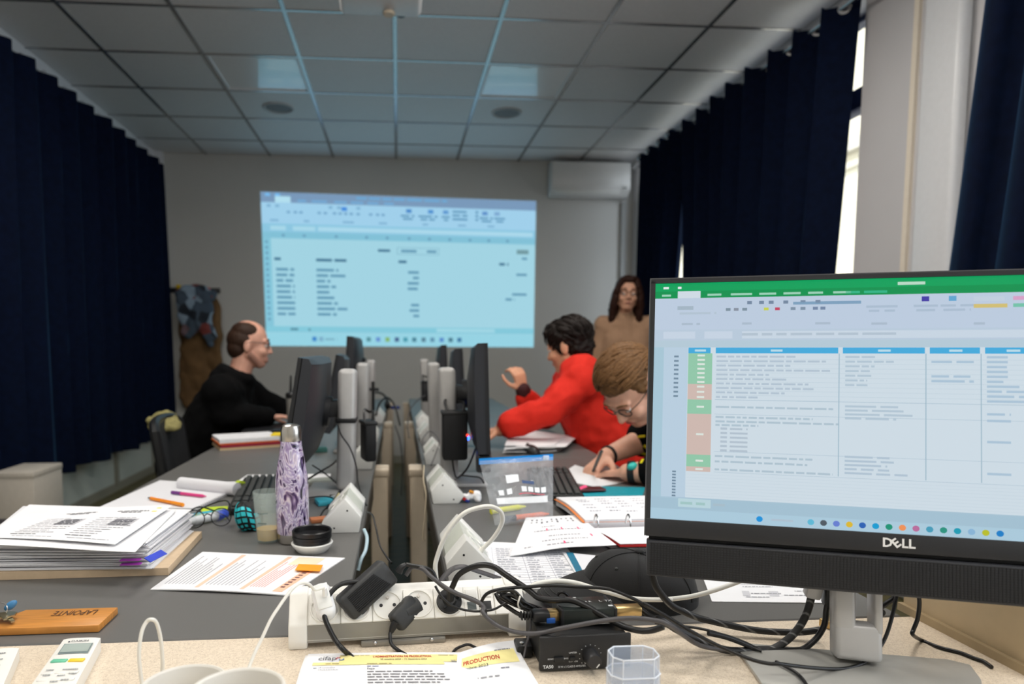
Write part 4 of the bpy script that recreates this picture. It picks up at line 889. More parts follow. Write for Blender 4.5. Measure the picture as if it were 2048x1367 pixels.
# handwritten sheet
c = [on(1020, 1116), on(1232, 1107), on(1155, 1045), on(1052, 1042)]
c = [v + Vector((0, 0, 0.004 + 0.004 * k)) for k, v in zip((0, 2, 2, 1), c)]
t, fn = sheet_thing('paper', 'handwritten sheet with pink highlighter marks beside the open binder', 'paper', c, 0.001, bump=lambda u, v: 0.006 * (1 - v) * math.sin(PI * u) ** 2 + 0.006 * u)
Q = Print(fn); random.seed(21); PK = s(240, 80, 130)
for v in (0.86, 0.78):
    for k in range(9): u = 0.12 + k * 0.085; Q.rect(u, v + random.uniform(-0.02, 0.02), u + 0.03, v + 0.045, s(110, 110, 118)) if random.random() < 0.8 else None
for v, u0, u1 in ((0.64, 0.3, 0.5), (0.52, 0.2, 0.85), (0.34, 0.38, 0.75), (0.22, 0.3, 0.8), (0.12, 0.12, 0.2), (0.10, 0.35, 0.62)): Q.line(u0, v, u1, 0.025, s(170, 168, 175), wl=(0.01, 0.04), gap=0.012)
for u, v in ((0.36, 0.52), (0.56, 0.52), (0.78, 0.51), (0.52, 0.10), (0.86, 0.28)): Q.rect(u, v, u + 0.018, v + 0.07, PK, k=2)
Q.obj('handwriting', t)
# page by the divider
c = [on(1424, 1204), on(1665, 1207), on(1640, 1140), on(1400, 1140)]
t, fn = sheet_thing('paper', 'printed form under the big monitor behind the speckled worktop', 'paper', c, 0.0014); Q = Print(fn)
for u, v, w in ((0.2, 0.75, 0.12), (0.2, 0.6, 0.15), (0.45, 0.7, 0.12), (0.3, 0.42, 0.25), (0.62, 0.55, 0.1), (0.7, 0.42, 0.15), (0.35, 0.22, 0.25), (0.62, 0.18, 0.2), (0.72, 0.3, 0.15), (0.3, 0.12, 0.2)): Q.line(u, v, u + w, 0.02, s(165, 165, 172), wl=(0.01, 0.05))
Q.rect(0.28, 0.5, 0.55, 0.506, KL); Q.rect(0.28, 0.16, 0.34, 0.3, s(200, 200, 205)); Q.rect(0.5, 0.16, 0.58, 0.3, s(200, 200, 205)); Q.obj('print', t)
# ring binder
mat('binder_black', s(25, 24, 26), 0.45, var=0.08); mat('binder_red', s(200, 45, 45), 0.5); mat('binder_orange', s(230, 130, 50), 0.5)
t = thing('ring_binder', 'open black ring binder with handwritten pages, in front of the writing hands', 'binder', (0.52, 1.65, TZ))
zb_ = TZ + 0.001
A = [on(1105, 1004), on(1330, 1000), on(1385, 1052), on(1160, 1062)]; Bq = [on(1160, 1062), on(1385, 1052), on(1440, 1100), on(1228, 1104)]
up3 = lambda v, h: Vector((v.x, v.y, v.z + h))
part('cover', MB().sheet(quad_fn(*[up3(v, 0.004) for v in (A[3], A[2], A[1], A[0])]), 2, 2, 0.003), 'binder_black', t)
part('cover', MB().sheet(quad_fn(*[up3(v, 0.004) for v in (Bq[3], Bq[2], Bq[1], Bq[0])]), 2, 2, 0.003), 'binder_black', t)
pgA = [up3(v, 0.026) for v in (on(1170, 1062), on(1385, 1058), on(1330, 1010), on(1112, 1014))]
fa = quad_fn(*pgA, bump=lambda u, v: 0.006 * math.sin(PI * v)); part('page_block', MB().sheet(fa, 6, 6, 0.020), 'paper_grey', t); part('page', MB().sheet(quad_fn(*[up3(v, 0.0015) for v in pgA], bump=lambda u, v: 0.006 * math.sin(PI * v)), 6, 6, 0.001), 'paper', t)
part('tab_page', MB().sheet(quad_fn(*[up3(v, -0.004) + Vector((-0.006, 0, 0)) for v in pgA], bump=lambda u, v: 0.006 * math.sin(PI * v)), 6, 6, 0.001), 'binder_orange', t)
pgB = [up3(v, 0.010) for v in (on(1240, 1098), on(1435, 1094), on(1385, 1060), on(1178, 1066))]
fb = quad_fn(*pgB, bump=lambda u, v: 0.004 * math.sin(PI * v)); part('page_block', MB().sheet(fb, 6, 6, 0.005), 'binder_red', t); part('page', MB().sheet(quad_fn(*[up3(v, 0.002) for v in pgB], bump=lambda u, v: 0.004 * math.sin(PI * v)), 6, 6, 0.001), 'paper', t)
Q = Print(lambda u, v: fa(u, v) + Vector((0, 0, 0.0018))); random.seed(9)
for k in range(5):
    for u in (0.12, 0.3, 0.45, 0.62, 0.8): Q.line(u, 0.25 + k * 0.13 + random.uniform(-0.03, 0.03), u + 0.10, 0.022, s(150, 150, 165), wl=(0.01, 0.03), gap=0.01)
Q.obj('handwriting', t)
for px in (1192, 1256, 1320):
    q = PZ(px, 1060, TZ + 0.012); pts = [q + Vector((0, 0.016 * math.cos(a), 0.012 + 0.024 * math.sin(a))) for a in [PI * k / 10 for k in range(11)]]
    part('ring', MB().tube(pts, 0.0022, n=8, smooth=0), 'chrome', t)
    part('ring_foot', MB().rbox(q + Vector((0, -0.01, -0.004)), (0.016, 0.008, 0.004), 0.001), 'black_plastic', t)
# zip bag
def clear_film():
    m = bpy.data.materials.new('clear_film'); m.use_nodes = True; MATS['clear_film'] = m; nt = m.node_tree; N = nt.nodes; L = nt.links
    b = N['Principled BSDF']; b.inputs['Base Color'].default_value = (0.75, 0.78, 0.82, 1); b.inputs['Roughness'].default_value = 0.12; b.inputs['Specular IOR Level'].default_value = 0.9
    tr = N.new('ShaderNodeBsdfTransparent'); mx = N.new('ShaderNodeMixShader'); tc = N.new('ShaderNodeTexCoord'); nz = N.new('ShaderNodeTexNoise'); nz.inputs['Scale'].default_value = 45; nz.inputs['Detail'].default_value = 3; nz.inputs['Distortion'].default_value = 1.5
    L.new(tc.outputs['Object'], nz.inputs['Vector']); r = N.new('ShaderNodeValToRGB'); r.color_ramp.elements[0].position = 0.42; r.color_ramp.elements[0].color = (0.10, 0.10, 0.10, 1); r.color_ramp.elements[1].position = 0.72; r.color_ramp.elements[1].color = (0.20, 0.20, 0.20, 1)  # noise patches put faint crinkle highlights into the film's opacity
    L.new(nz.outputs[0], r.inputs[0]); L.new(r.outputs[0], mx.inputs[0]); L.new(tr.outputs[0], mx.inputs[1]); L.new(b.outputs[0], mx.inputs[2])
    bp = N.new('ShaderNodeBump'); bp.inputs['Strength'].default_value = 0.6; bp.inputs['Distance'].default_value = 0.004; L.new(nz.outputs[0], bp.inputs['Height']); L.new(bp.outputs[0], b.inputs['Normal'])
    L.new(mx.outputs[0], N['Material Output'].inputs[0])
clear_film()
b0, b1 = PZ(990, 1050, TZ + 0.002), PZ(1106, 1040, TZ + 0.002)
t0, t1 = PY(958, 918, b0.y + 0.10), PY(1106, 909, b0.y + 0.12)
t = thing('zip_bag', 'clear zip bag with a blue zip strip, standing on the right desk', 'bag', ((b0.x + b1.x) / 2, b0.y + 0.03, TZ))
def bagf(side):
    f0 = quad_fn(b0, b1, t1, t0)
    def fn(u, v):
        p = f0(u, v); n = Vector((0.05, -0.8, 0.5)); th = 0.018 * math.sin(PI * min(max(u, 0), 1)) ** 0.5 * (1 - v) ** 0.7 + 0.0006
        p = p + n * (th if side > 0 else -th * 0.2)
        p.z += 0.003 * math.sin(11 * u + 5 * v) * v * (1 - v) * 4; p.z = max(p.z, TZ + 0.0012); return p
    return fn
part('front_film', MB().grid(bagf(1), 20, 18), 'clear_film', t, 80); part('back_film', MB().grid(bagf(-1), 20, 18), 'clear_film', t, 80)
zf = quad_fn(t0 + Vector((0, 0, -0.013)), t1 + Vector((0, 0, -0.013)), t1 + Vector((0, 0, 0.002)), t0 + Vector((0, 0, 0.002)))
part('zip_strip', MB().grid(lambda u, v: zf(u, v) + Vector((0, -0.003, 0)), 8, 1).grid(lambda u, v: zf(u, v) + Vector((0, 0.001, 0)), 8, 1), mat('zip_blue', s(20, 140, 220), 0.3), t)
part('slider', MB().rbox(t1.lerp(t0, 0.10) + Vector((0, -0.002, -0.006)), (0.016, 0.008, 0.012), 0.002), mat('slider_pale', s(190, 205, 225), 0.3), t)
Q = Print(lambda u, v: bagf(1)(u, v) + Vector((0, -0.0008, 0.0006)))
WB = s(232, 236, 240)
for u in (0.16, 0.28, 0.50, 0.60, 0.70, 0.80): Q.rect(u, 0.42, u + 0.075, 0.50, WB)
Q.rect(0.30, 0.58, 0.48, 0.70, WB); Q.line(0.52, 0.55, 0.70, 0.05, s(60, 80, 120), words=False); Q.rect(0.10, 0.27, 0.9, 0.37, s(222, 224, 226)); Q.line(0.45, 0.385, 0.85, 0.012, s(225, 90, 110))
Q.obj('print', t)
def marker(label, a, b, r, m1, m2):
    bar('highlighter', label, 'highlighter', a, b, r, m1, m2, 'highlighters on the right desk')
mat('hl_yellow', s(225, 225, 40), 0.4); mat('hl_coral', s(245, 125, 85), 0.4); mat('hl_pink', s(255, 95, 140), 0.4); mat('cap_dark', s(50, 58, 66), 0.4)
def bz3(px, py, r, dy=0): q = PZ(px, py, TZ + r); q.y += dy; return q
marker('coral highlighter with a dark cap inside the clear zip bag', bz3(1085, 1030, 0.0075, 0.008), bz3(1008, 1039, 0.0075, 0.008), 0.007, 'hl_coral', 'cap_dark')
marker('yellow highlighter inside the clear zip bag', bz3(1040, 1018, 0.008, 0.022), bz3(985, 1026, 0.008, 0.022), 0.0075, 'hl_yellow', 'hl_yellow')
# crumpled tissue
p = on(942, 1003); b = MB(); random.seed(4)
for k in range(9): b.ell((p.x + random.uniform(-0.02, 0.022), p.y + random.uniform(-0.012, 0.02), p.z + random.uniform(0.011, 0.022)), (random.uniform(0.009, 0.014), random.uniform(0.008, 0.013), random.uniform(0.008, 0.011)), 10, 7, rot=(random.random() * 3, random.random() * 3, 0))
t = thing('tissue', 'crumpled white tissue with sweet wrappers beside the white socket block', 'tissue', p)
meshpart('crumple', fuse('crumple', b, 0.0022, 2, disp=0.0025, dscale=90), 'paper', t)
for k, (c_, dx, dz) in enumerate((((180, 40, 40), -0.018, 0.010), ((40, 60, 150), -0.012, 0.006), ((225, 150, 40), 0.0, 0.03))): part('wrapper', MB().rbox((p.x + dx, p.y - 0.012, p.z + dz), (0.014, 0.008, 0.009), 0.003, rot=(0.5 * k, 0.4, 0.3 * k)), mat('wrapper_%d' % k, s(*c_), 0.25), t)
# things around the writing hands
c = [on(1105, 958), on(1195, 974), on(1262, 962), on(1150, 930)]
sheet_thing('paper', 'white page under the writing hands', 'paper', c, 0.0012)
marker('pink highlighter lying beside the black keyboard', bz3(1147, 986, 0.009), bz3(1170, 976, 0.009), 0.009, 'hl_pink', 'hl_pink')
c = [on(1112, 1002), on(1290, 1000), on(1280, 990), on(1140, 984)]
sheet_thing('folder', 'turquoise folder lying beyond the open binder', 'folder', [on(1110, 997), on(1285, 993), on(1290, 976), on(1205, 974)], 0.003, m=mat('folder_teal', s(20, 150, 165), 0.5))
p = on(1185, 992); solo('phone', MB().rbox((p.x, p.y + 0.05, TZ + 0.010), (0.10, 0.045, 0.009), 0.006, rot=(0, 0, 0.12)), mat('phone_red', s(70, 18, 22), 0.4), 'dark red phone case lying on the turquoise folder', 'phone')
random.seed(14); t = thing('paper_stack', 'untidy stack of white papers behind the monitor, in front of the person in red', 'papers', (0.5, 2.75, TZ))
for k in range(9):
    cs = [on(1018, 908), on(1118, 905), on(1142, 884), on(1030, 868)]; a_ = Vector((random.uniform(-0.03, 0.03), random.uniform(-0.03, 0.03), 0.0035 * k + 0.003))
    part('sheet', MB().sheet(quad_fn(*[v + a_ for v in cs], bump=lambda u, v, k=k: 0.002 * math.sin(4 * u + k)), 5, 5, 0.0012), 'paper', t)
def mouse(label, px, py, rz, m='black_plastic'):
    p = on(px, py); t = thing('computer_mouse', label, 'mouse', (p.x, p.y, TZ), 'computer mice on the right desk', rz=rz)
    def fn(u, v): a = 2 * PI * u; r = math.sin(PI * v * 0.5 + 0.0001); return Vector((0.031 * r * math.cos(a), 0.055 * r * math.sin(a), 0.001 + 0.034 * math.cos(PI * v * 0.5) ** 0.8 + 0.004 * math.sin(a) * r))
    part('shell', MB().grid(fn, 24, 10), m, t, local=True); part('wheel', MB().cyl((-0.003, 0.03, 0.032), (0.003, 0.03, 0.032), 0.007, n=12), 'key_dark', t, local=True)
mouse('black mouse on the papers near the zip bag', 1062, 906, 0.3); mouse('black mouse beside the red sleeve', 1072, 872, -0.2)
# cap
mat('cap_black', s(26, 26, 27), 0.85, var=0.15, scale=500, bump=0.3, bscale=1200, sheen=0.1)
cc = PZ(1322, 1245, TZ); cc.y += 0.10
t = thing('cap', 'black baseball cap lying behind the amplifier, half under the big monitor', 'cap', (cc.x, cc.y, TZ))
def crown(u, v):
    a = 2 * PI * u; ph = PI / 2 * v
    r = math.cos(ph) ** 0.75; flat = 0.080 * math.sin(ph) ** 0.8
    x = 0.098 * r * math.cos(a); y = 0.078 * r * math.sin(a); dent = 0.012 * math.exp(-((x - 0.03) ** 2 + (y + 0.03) ** 2) / 0.0016)
    return Vector((cc.x + x, cc.y + y, TZ + 0.004 + flat - dent + 0.003 * math.sin(3 * a) * r))
part('crown', MB().grid(crown, 40, 14), 'cap_black', t, 60)
part('sweatband', MB().grid(lambda u, v: crown(u, 0.0) + Vector((0, 0, -0.003 + 0.018 * v)) + (crown(u, 0.0) - Vector((cc.x, cc.y, TZ))).normalized() * 0.001, 40, 2), 'cap_black', t)
def brim(u, v):
    a = PI * (0.72 + 0.62 * u); x = 0.09 * math.cos(a); y = 0.07 * math.sin(a); e = 0.085 * v * math.sin(PI * u) ** 0.22
    return Vector((cc.x + x - e, cc.y + y * (1 + 0.1 * v) - 0.01 * v, TZ + 0.040 - 0.014 * u + 0.010 * math.sin(PI * u) - 0.010 * v - 0.016 * v * v))
part('brim', MB().sheet(brim, 22, 8, 0.004), 'cap_black', t, 60)
for v in (0.75, 0.85, 0.94): part('stitching', MB().tube([brim(u / 16, v) + Vector((0, 0, 0.0008)) for u in range(1, 16)], 0.0006, n=5, smooth=2), 'key_dark', t)
part('top_button', MB().ell(crown(0.0, 1.0) + Vector((0, 0, 0.002)), (0.008, 0.008, 0.004)), 'cap_black', t)
for k in range(6):
    part('seam', MB().tube([crown(k / 6 + 0.04, j / 10) + Vector((0, 0, 0.0006)) for j in range(0, 11)], 0.0009, n=5, smooth=2), 'cap_black', t)
    q = crown(k / 6 + 0.12, 0.55); part('eyelet', MB().ell(q, (0.003, 0.003, 0.003), 8, 6), 'key_dark', t)

# ------------------------------------------------------------------ speckled worktop: power strip
sa, sb = PZ(577, 1300, WT), PZ(1052, 1271, WT); sd_ = (sb - sa); SL = sd_.length; sr = math.atan2(sd_.y, sd_.x)
mat('strip_white', s(232, 230, 224), 0.35, var=0.015); mat('strip_alu', s(150, 147, 140), 0.4, metal=0.6, var=0.03); mat('module_white', s(238, 236, 230), 0.35, var=0.01); mat('gap_dark', s(110, 108, 104), 0.5)
t = thing('power_strip', 'white office power strip with slanted sockets at the front of the desks', 'power strip', (sa.x, sa.y, WT), rz=sr)
MY = Matrix(((0, 0, 1, 0), (1, 0, 0, 0), (0, 1, 0, 0), (0, 0, 0, 1)))
pr_ = [(0.004, 0.008), (0.0, 0.012), (0.004, 0.032), (0.034, 0.067), (0.046, 0.072), (0.056, 0.068), (0.058, 0.008)]
big = [(-0.001, 0.0), (-0.003, 0.012), (0.001, 0.034), (0.031, 0.070), (0.046, 0.075), (0.059, 0.070), (0.061, 0.0)]
part('housing', MB().prism(pr_, SL - 0.03, M=Matrix.Translation((0.015, 0, 0)) @ MY), 'strip_white', t, local=True)
for x in (0.0, SL - 0.026): part('end_cap', MB().prism(big, 0.026, M=Matrix.Translation((x, 0, 0)) @ MY, bevel=0.003), 'strip_white', t, local=True)
part('front_rail', MB().add([(0.026, -0.0005, 0.009), (SL - 0.026, -0.0005, 0.009), (SL - 0.026, 0.0035, 0.0325), (0.026, 0.0035, 0.0325), (0.026, 0.004, 0.009), (SL - 0.026, 0.004, 0.009), (SL - 0.026, 0.008, 0.0325), (0.026, 0.008, 0.0325)], [(0, 1, 2, 3), (7, 6, 5, 4), (0, 4, 5, 1), (3, 2, 6, 7), (0, 3, 7, 4), (1, 5, 6, 2)]), 'strip_alu', t, 0, local=True)
part('mounting_foot', MB().rbox((0.16, 0.002, 0.004), (0.12, 0.016, 0.008), 0.002), 'strip_alu', t, local=True)
for x in (0.12, 0.2): part('screw', MB().ell((x, -0.006, 0.006), 0.003, 10, 6), 'chrome', t, local=True)
sn = Vector((0, -(0.067 - 0.032), 0.034 - 0.004)).normalized(); st_ = Vector((0, 0.030, 0.035)).normalized()
FM = Matrix.Translation((0, 0.004, 0.032)) @ Matrix(((1, 0, 0, 0), (0, st_.y, sn.y, 0), (0, st_.z, sn.z, 0), (0, 0, 0, 1)))   # x along, y up the slope, z out
for k in range(5):
    xc = 0.027 + 0.0228 + k * 0.0445
    m_ = part('socket_module', MB().rbox((xc, 0.0225, 0.001), (0.0438, 0.0445, 0.004), 0.001, 1).xf(FM), 'module_white', t, local=True)
    part('socket_well', MB().lathe([(0.0, 0.0032), (0.0180, 0.0032), (0.0186, 0.0052), (0.0205, 0.0052), (0.0210, 0.0028)], (xc, 0.0225, 0), 30).xf(FM), 'module_white', m_, local=True)
    for dx, dy in ((-0.0095, 0), (0.0095, 0)): part('contact_hole', MB().cyl((xc + dx, 0.0225 + dy, 0.0030), (xc + dx, 0.0225 + dy, 0.0036), 0.0026, n=10).xf(FM), 'black_plastic', m_, local=True)
    part('earth_pin', MB().cyl((xc, 0.033, 0.002), (xc, 0.033, 0.0075), 0.0022, n=10).xf(FM), 'brushed_steel', m_, local=True)
x = 0.027 + 5 * 0.0445
for k in range(2):
    m_ = part('data_module', MB().rbox((x + 0.0112 + k * 0.0223, 0.0225, 0.001), (0.0216, 0.0445, 0.004), 0.001, 1).xf(FM), 'module_white', t, local=True)
    part('jack', MB().box((x + 0.0112 + k * 0.0223, 0.015, 0.003), (0.013, 0.012, 0.0008)).xf(FM), mat('jack_grey', s(90, 98, 98), 0.5) if k == 0 else 'black_plastic', m_, 0, local=True)
    part('shutter', MB().rbox((x + 0.0112 + k * 0.0223, 0.033, 0.003), (0.017, 0.014, 0.002), 0.001, 1).xf(FM), 'strip_white', m_, local=True)
part('blank_module', MB().rbox((x + 0.0446 + 0.012, 0.0225, 0.001), (0.022, 0.0445, 0.004), 0.001, 1).xf(FM), 'module_white', t, local=True)
SM = Matrix.Translation((sa.x, sa.y, WT)) @ Matrix.Rotation(sr, 4, 'Z') @ FM      # socket face frame in the room
def sock(k, dz=0.0): return SM @ Vector((0.027 + 0.0228 + k * 0.0445, 0.0225, dz))

def obox(A, B, C, th, r=0.006, seg=3):
    """rounded box whose visible face has corners A, B (long edge) and C next to B; th goes away from the camera"""
    A, B, C = Vector(A), Vector(B), Vector(C); X = B - A; Yv = C - B; lx = X.length; X.normalize(); Yv = Yv - X * Yv.dot(X); ly = Yv.length; Yv.normalize(); Z = X.cross(Yv); 
    if Z.dot(CP - A) < 0: Z = -Z
    c = A + X * lx / 2 + Yv * ly / 2 - Z * th / 2
    M = Matrix(((X.x, Yv.x, Z.x, c.x), (X.y, Yv.y, Z.y, c.y), (X.z, Yv.z, Z.z, c.z), (0, 0, 0, 1)))
    return M, lx, ly, MB().rbox((0, 0, 0), (lx, ly, th), r, seg).xf(M)
mat('adapter_black', s(50, 51, 52), 0.5, var=0.1, scale=600, bump=0.06, bscale=2500)
zs = sock(1)
A, B, C = PY(676, 1200, zs.y - 0.026), PY(768, 1119, zs.y + 0.006), PY(808, 1154, zs.y + 0.010)
M, lx, ly, bx = obox(A, B, C, 0.030)
t = thing('power_adapter', 'long black ribbed power adapter plugged into the power strip', 'adapter', zs)
part('body', bx, 'adapter_black', t)
for k in range(11):
    x0_, x1_ = -lx / 2 + 0.012, lx * (0.22 + 0.012 * k); part('rib', MB().box(((x0_ + x1_) / 2, -ly / 2 + 0.0065 + k * (ly - 0.013) / 10, 0.0154), (x1_ - x0_, 0.0016, 0.0016)).xf(M), mat('rib_black', s(14, 14, 15), 0.4), t, 0)
part('plug', MB().cyl(zs + (M.translation - zs) * 0.55, zs - (SM.to_3x3() @ Vector((0, 0, 0.003))), 0.016, n=24), 'adapter_black', t)
AD1 = PY(803, 1134, zs.y + 0.0)
part('strain_relief', MB().tube([PY(797, 1143, zs.y + 0.0), AD1, PY(812, 1128, zs.y + 0.002)], [0.006, 0.0045, 0.0032]), 'black_plastic', t)
zs = sock(3)
A, B, C = PY(781, 1232, zs.y - 0.030), PY(824, 1186, zs.y - 0.006), PY(855, 1212, zs.y - 0.004)
M, lx, ly, bx = obox(A, B, C, 0.024)
t = thing('power_adapter', 'small black plug-in power adapter in the middle of the power strip', 'adapter', zs)
part('body', bx, 'adapter_black', t); part('plug', MB().cyl(M.translation, zs - (SM.to_3x3() @ Vector((0, 0, 0.003))), 0.013, n=24), 'adapter_black', t)
part('strain_relief', MB().tube([PY(792, 1243, zs.y - 0.026), PY(786, 1254, zs.y - 0.028), PY(782, 1264, zs.y - 0.03)], [0.006, 0.005, 0.0032]), 'black_plastic', t)
# white charger
zs = sock(0); n_ = (SM.to_3x3() @ Vector((0, 0, 1))).normalized()
t = thing('usb_charger', 'white plug-in phone charger at the end of the power strip', 'charger', zs)
Rm = SM.to_3x3().normalized()
ch = MB().rbox((0, 0.004, 0.018), (0.028, 0.05, 0.036), 0.012, 4).xf(Matrix.Translation(zs) @ Rm.to_4x4() @ Matrix.Rotation(0.25, 4, 'Z'))
part('body', ch, mat('charger_white', s(240, 241, 243), 0.25, var=0.005), t)
part('face', MB().rbox((0, 0.006, 0.0365), (0.020, 0.036, 0.002), 0.001).xf(Matrix.Translation(zs) @ Rm.to_4x4() @ Matrix.Rotation(0.25, 4, 'Z')), 'white_plastic', t)
UC = zs + n_ * 0.036 + Vector((0.002, 0, 0.008)); part('cable_boot', MB().tube([UC, UC + n_ * 0.016 + Vector((0, 0, 0.004))], [0.0045, 0.003]), 'charger_white', t)
# round black plug
zs = sock(4); t = thing('mains_plug', 'round black mains plug in the last socket of the power strip', 'plug', zs)
R4 = SM.to_3x3().normalized().to_4x4()
part('body', MB().lathe([(0.0, 0.016), (0.008, 0.016), (0.0105, 0.012), (0.0178, 0.010), (0.0184, 0.0), (0.0, 0.0)], (0, 0, 0), 30).xf(Matrix.Translation(zs) @ R4), 'black_plastic', t)
for k in range(5):
    a = 2 * PI * k / 5 + 0.3; part('grip_rib', MB().rbox((0.0125 * math.cos(a), 0.0125 * math.sin(a), 0.011), (0.006, 0.004, 0.006), 0.0015, rot=(0, 0, a)).xf(Matrix.Translation(zs) @ R4), 'black_plastic', t)
PG = zs + n_ * 0.020 + Vector((0, 0, 0.012)); part('strain_relief', MB().tube([zs + n_ * 0.012, PG], [0.0075, 0.0045]), 'black_plastic', t)

# ------------------------------------------------------------------ amplifier, HDMI box
am = PZ(1079, 1346, WT); AW, AD, AH = 0.122, 0.095, 0.042
t = thing('amplifier', 'small black stereo amplifier with a volume knob on the speckled worktop', 'amplifier', (am.x, am.y, WT), rz=0.03)
mat('amp_black', s(32, 32, 33), 0.5, var=0.1, scale=300, bump=0.05, bscale=1500); mat('amp_side', s(40, 40, 42), 0.4)
part('case', MB().rbox((AW / 2, AD / 2 + 0.004, AH / 2 + 0.004), (AW - 0.006, AD, AH), 0.003), 'amp_black', t, local=True)
part('front_panel', MB().rbox((AW / 2, 0.003, AH / 2 + 0.004), (AW, 0.006, AH + 0.003), 0.0015), 'amp_black', t, local=True)
for x in (0.012, AW - 0.012):
    for y in (0.014, AD - 0.01): part('rubber_foot', MB().cyl((x, y, 0.0), (x, y, 0.006), 0.006, n=14), 'black_plastic', t, local=True)
kx, kz = 0.0670, 0.021
part('volume_knob', MB().lathe([(0.0, 0.020), (0.0085, 0.020), (0.0098, 0.018), (0.0105, 0.0), (0.0, 0.0)], (kx, 0.0, kz), 30, M=Euler((PI / 2, 0, 0)).to_matrix()), 'amp_side', t, local=True)
part('knob_mark', MB().box((kx + 0.004, -0.0203, kz - 0.005), (0.0012, 0.0008, 0.006), rot=(0, 0.7, 0)), 'white_plastic', t, 0, local=True)
part('switch', MB().rbox((0.025, -0.001, 0.018), (0.013, 0.004, 0.007), 0.001), 'black_plastic', t, local=True); part('switch', MB().rbox((0.043, -0.001, 0.018), (0.007, 0.004, 0.006), 0.001), 'black_plastic', t, local=True)
ao = Vector((am.x, am.y, WT)); aR = Matrix.Rotation(0.03, 3, 'Z')
Q = Print(lambda u, v: ao + aR @ Vector((AW * u, -0.0002, 0.004 + AH * v)), 0.0003); WH = s(225, 228, 230); asp = AW / AH
Q.text('TA50', 0.035, 0.06, 0.10, WH, asp, bold=0.02); Q.text('50 W x 2 CLASS D AMPLIFIER', 0.20, 0.06, 0.06, WH, asp, width=0.30)
Q.text('VOLUME', 0.485, 0.14, 0.06, WH, asp); Q.text('SONIC', 0.085, 0.33, 0.045, WH, asp); Q.text('BASS', 0.262, 0.33, 0.045, WH, asp); Q.text('LIMITER', 0.315, 0.50, 0.05, WH, asp); Q.text('OFF  ON', 0.315, 0.22, 0.05, WH, asp)
for k in range(11):
    a = -0.7 + (PI + 1.4) * k / 10; Q.rect(kx / AW - math.cos(a) * 0.0145 / AW - 0.004, 0.40 + math.sin(a) * 0.0145 / AH - 0.010, kx / AW - math.cos(a) * 0.0145 / AW + 0.004, 0.40 + math.sin(a) * 0.0145 / AH + 0.010, WH)
o = Q.obj('lettering', t); o.matrix_parent_inverse = Matrix.Rotation(-0.03, 4, 'Z')
HZ = WT + AH + 0.0062
h0, h1 = PY(1122, 1266, am.y + 0.03), PY(1234, 1262, am.y + 0.032); hr_ = math.atan2(h1.y - h0.y, h1.x - h0.x); HW, HD, HH = (h1 - h0).length, 0.048, 0.0215
t = thing('video_box', 'flat black video converter box lying on the amplifier', 'converter', (h0.x, h0.y, HZ), rz=hr_)
mat('metal_black', s(36, 42, 40), 0.38, metal=0.3, var=0.1, scale=400)
part('case', MB().rbox((HW / 2, HD / 2, HH / 2 + 0.001), (HW, HD, HH), 0.0015), 'metal_black', t, local=True)
part('end_plate', MB().rbox((HW - 0.002, HD / 2, HH / 2 + 0.001), (0.004, HD + 0.002, HH + 0.001), 0.001), 'black_plastic', t, local=True); part('end_plate', MB().rbox((0.002, HD / 2, HH / 2 + 0.001), (0.004, HD + 0.002, HH + 0.001), 0.001), 'black_plastic', t, local=True)
part('led_slot', MB().box((HW * 0.78, -0.0003, 0.003), (0.02, 0.001, 0.0012)), 'white_plastic', t, 0, local=True)
hR = Matrix.Rotation(hr_, 3, 'Z'); ho = Vector((h0.x, h0.y, HZ))
Q = Print(lambda u, v: ho + hR @ Vector((HW * u, HD * v, HH + 0.0012)), 0.0003); asp = HW / HD
Q.rect(0.07, 0.80, 0.13, 0.92, WH); Q.text('ELITE', 0.15, 0.80, 0.13, WH, asp, bold=0.02); Q.text('HDMI', 0.17, 0.50, 0.11, WH, asp, bold=0.015); Q.rect(0.40, 0.50, 0.47, 0.60, WH); Q.text('+ R', 0.52, 0.51, 0.09, WH, asp); Q.text('L  TX', 0.78, 0.52, 0.11, WH, asp); Q.rect(0.88, 0.16, 0.96, 0.26, WH)
o = Q.obj('lettering', t); o.matrix_parent_inverse = Matrix.Rotation(-hr_, 4, 'Z')
mat('gold', s(205, 175, 120), 0.3, metal=0.9, var=0.04)
q = ho + hR @ Vector((-0.010, HD * 0.35, HH * 0.5)); t = thing('video_plug', 'black ribbed cable plug with a metal tip in the side of the converter box', 'plug', q - Vector((0, 0, 0.006)))
part('tip', MB().rbox(q + Vector((0.003, 0, 0)), (0.014, 0.018, 0.012), 0.001, rot=(0, 0, hr_)), 'gold', t); part('grip', MB().rbox(q + Vector((-0.014, 0, 0)), (0.024, 0.022, 0.014), 0.004, rot=(0, 0, hr_)), 'black_plastic', t)
for k in range(4): part('relief_ring', MB().rbox(q + Vector((-0.028 - k * 0.004, 0, 0)), (0.0024, 0.011, 0.010), 0.001), 'black_plastic', t)
PLUGL = q + Vector((-0.042, 0, 0))
part('blue_shell', MB().rbox(q + Vector((-0.002, -0.010, -0.004)), (0.012, 0.004, 0.007), 0.001), mat('shell_blue', s(40, 90, 170), 0.4), t)
q = ho + hR @ Vector((HW + 0.020, HD * 0.45, HH * 0.5)); t = thing('video_plug', 'gold metal video plug in the right side of the converter box', 'plug', q - Vector((0, 0, 0.007)))
part('shell', MB().rbox(q, (0.040, 0.018, 0.013), 0.002, rot=(0, 0, hr_)), 'gold', t); PLUGR = q + Vector((0.022, 0, 0))

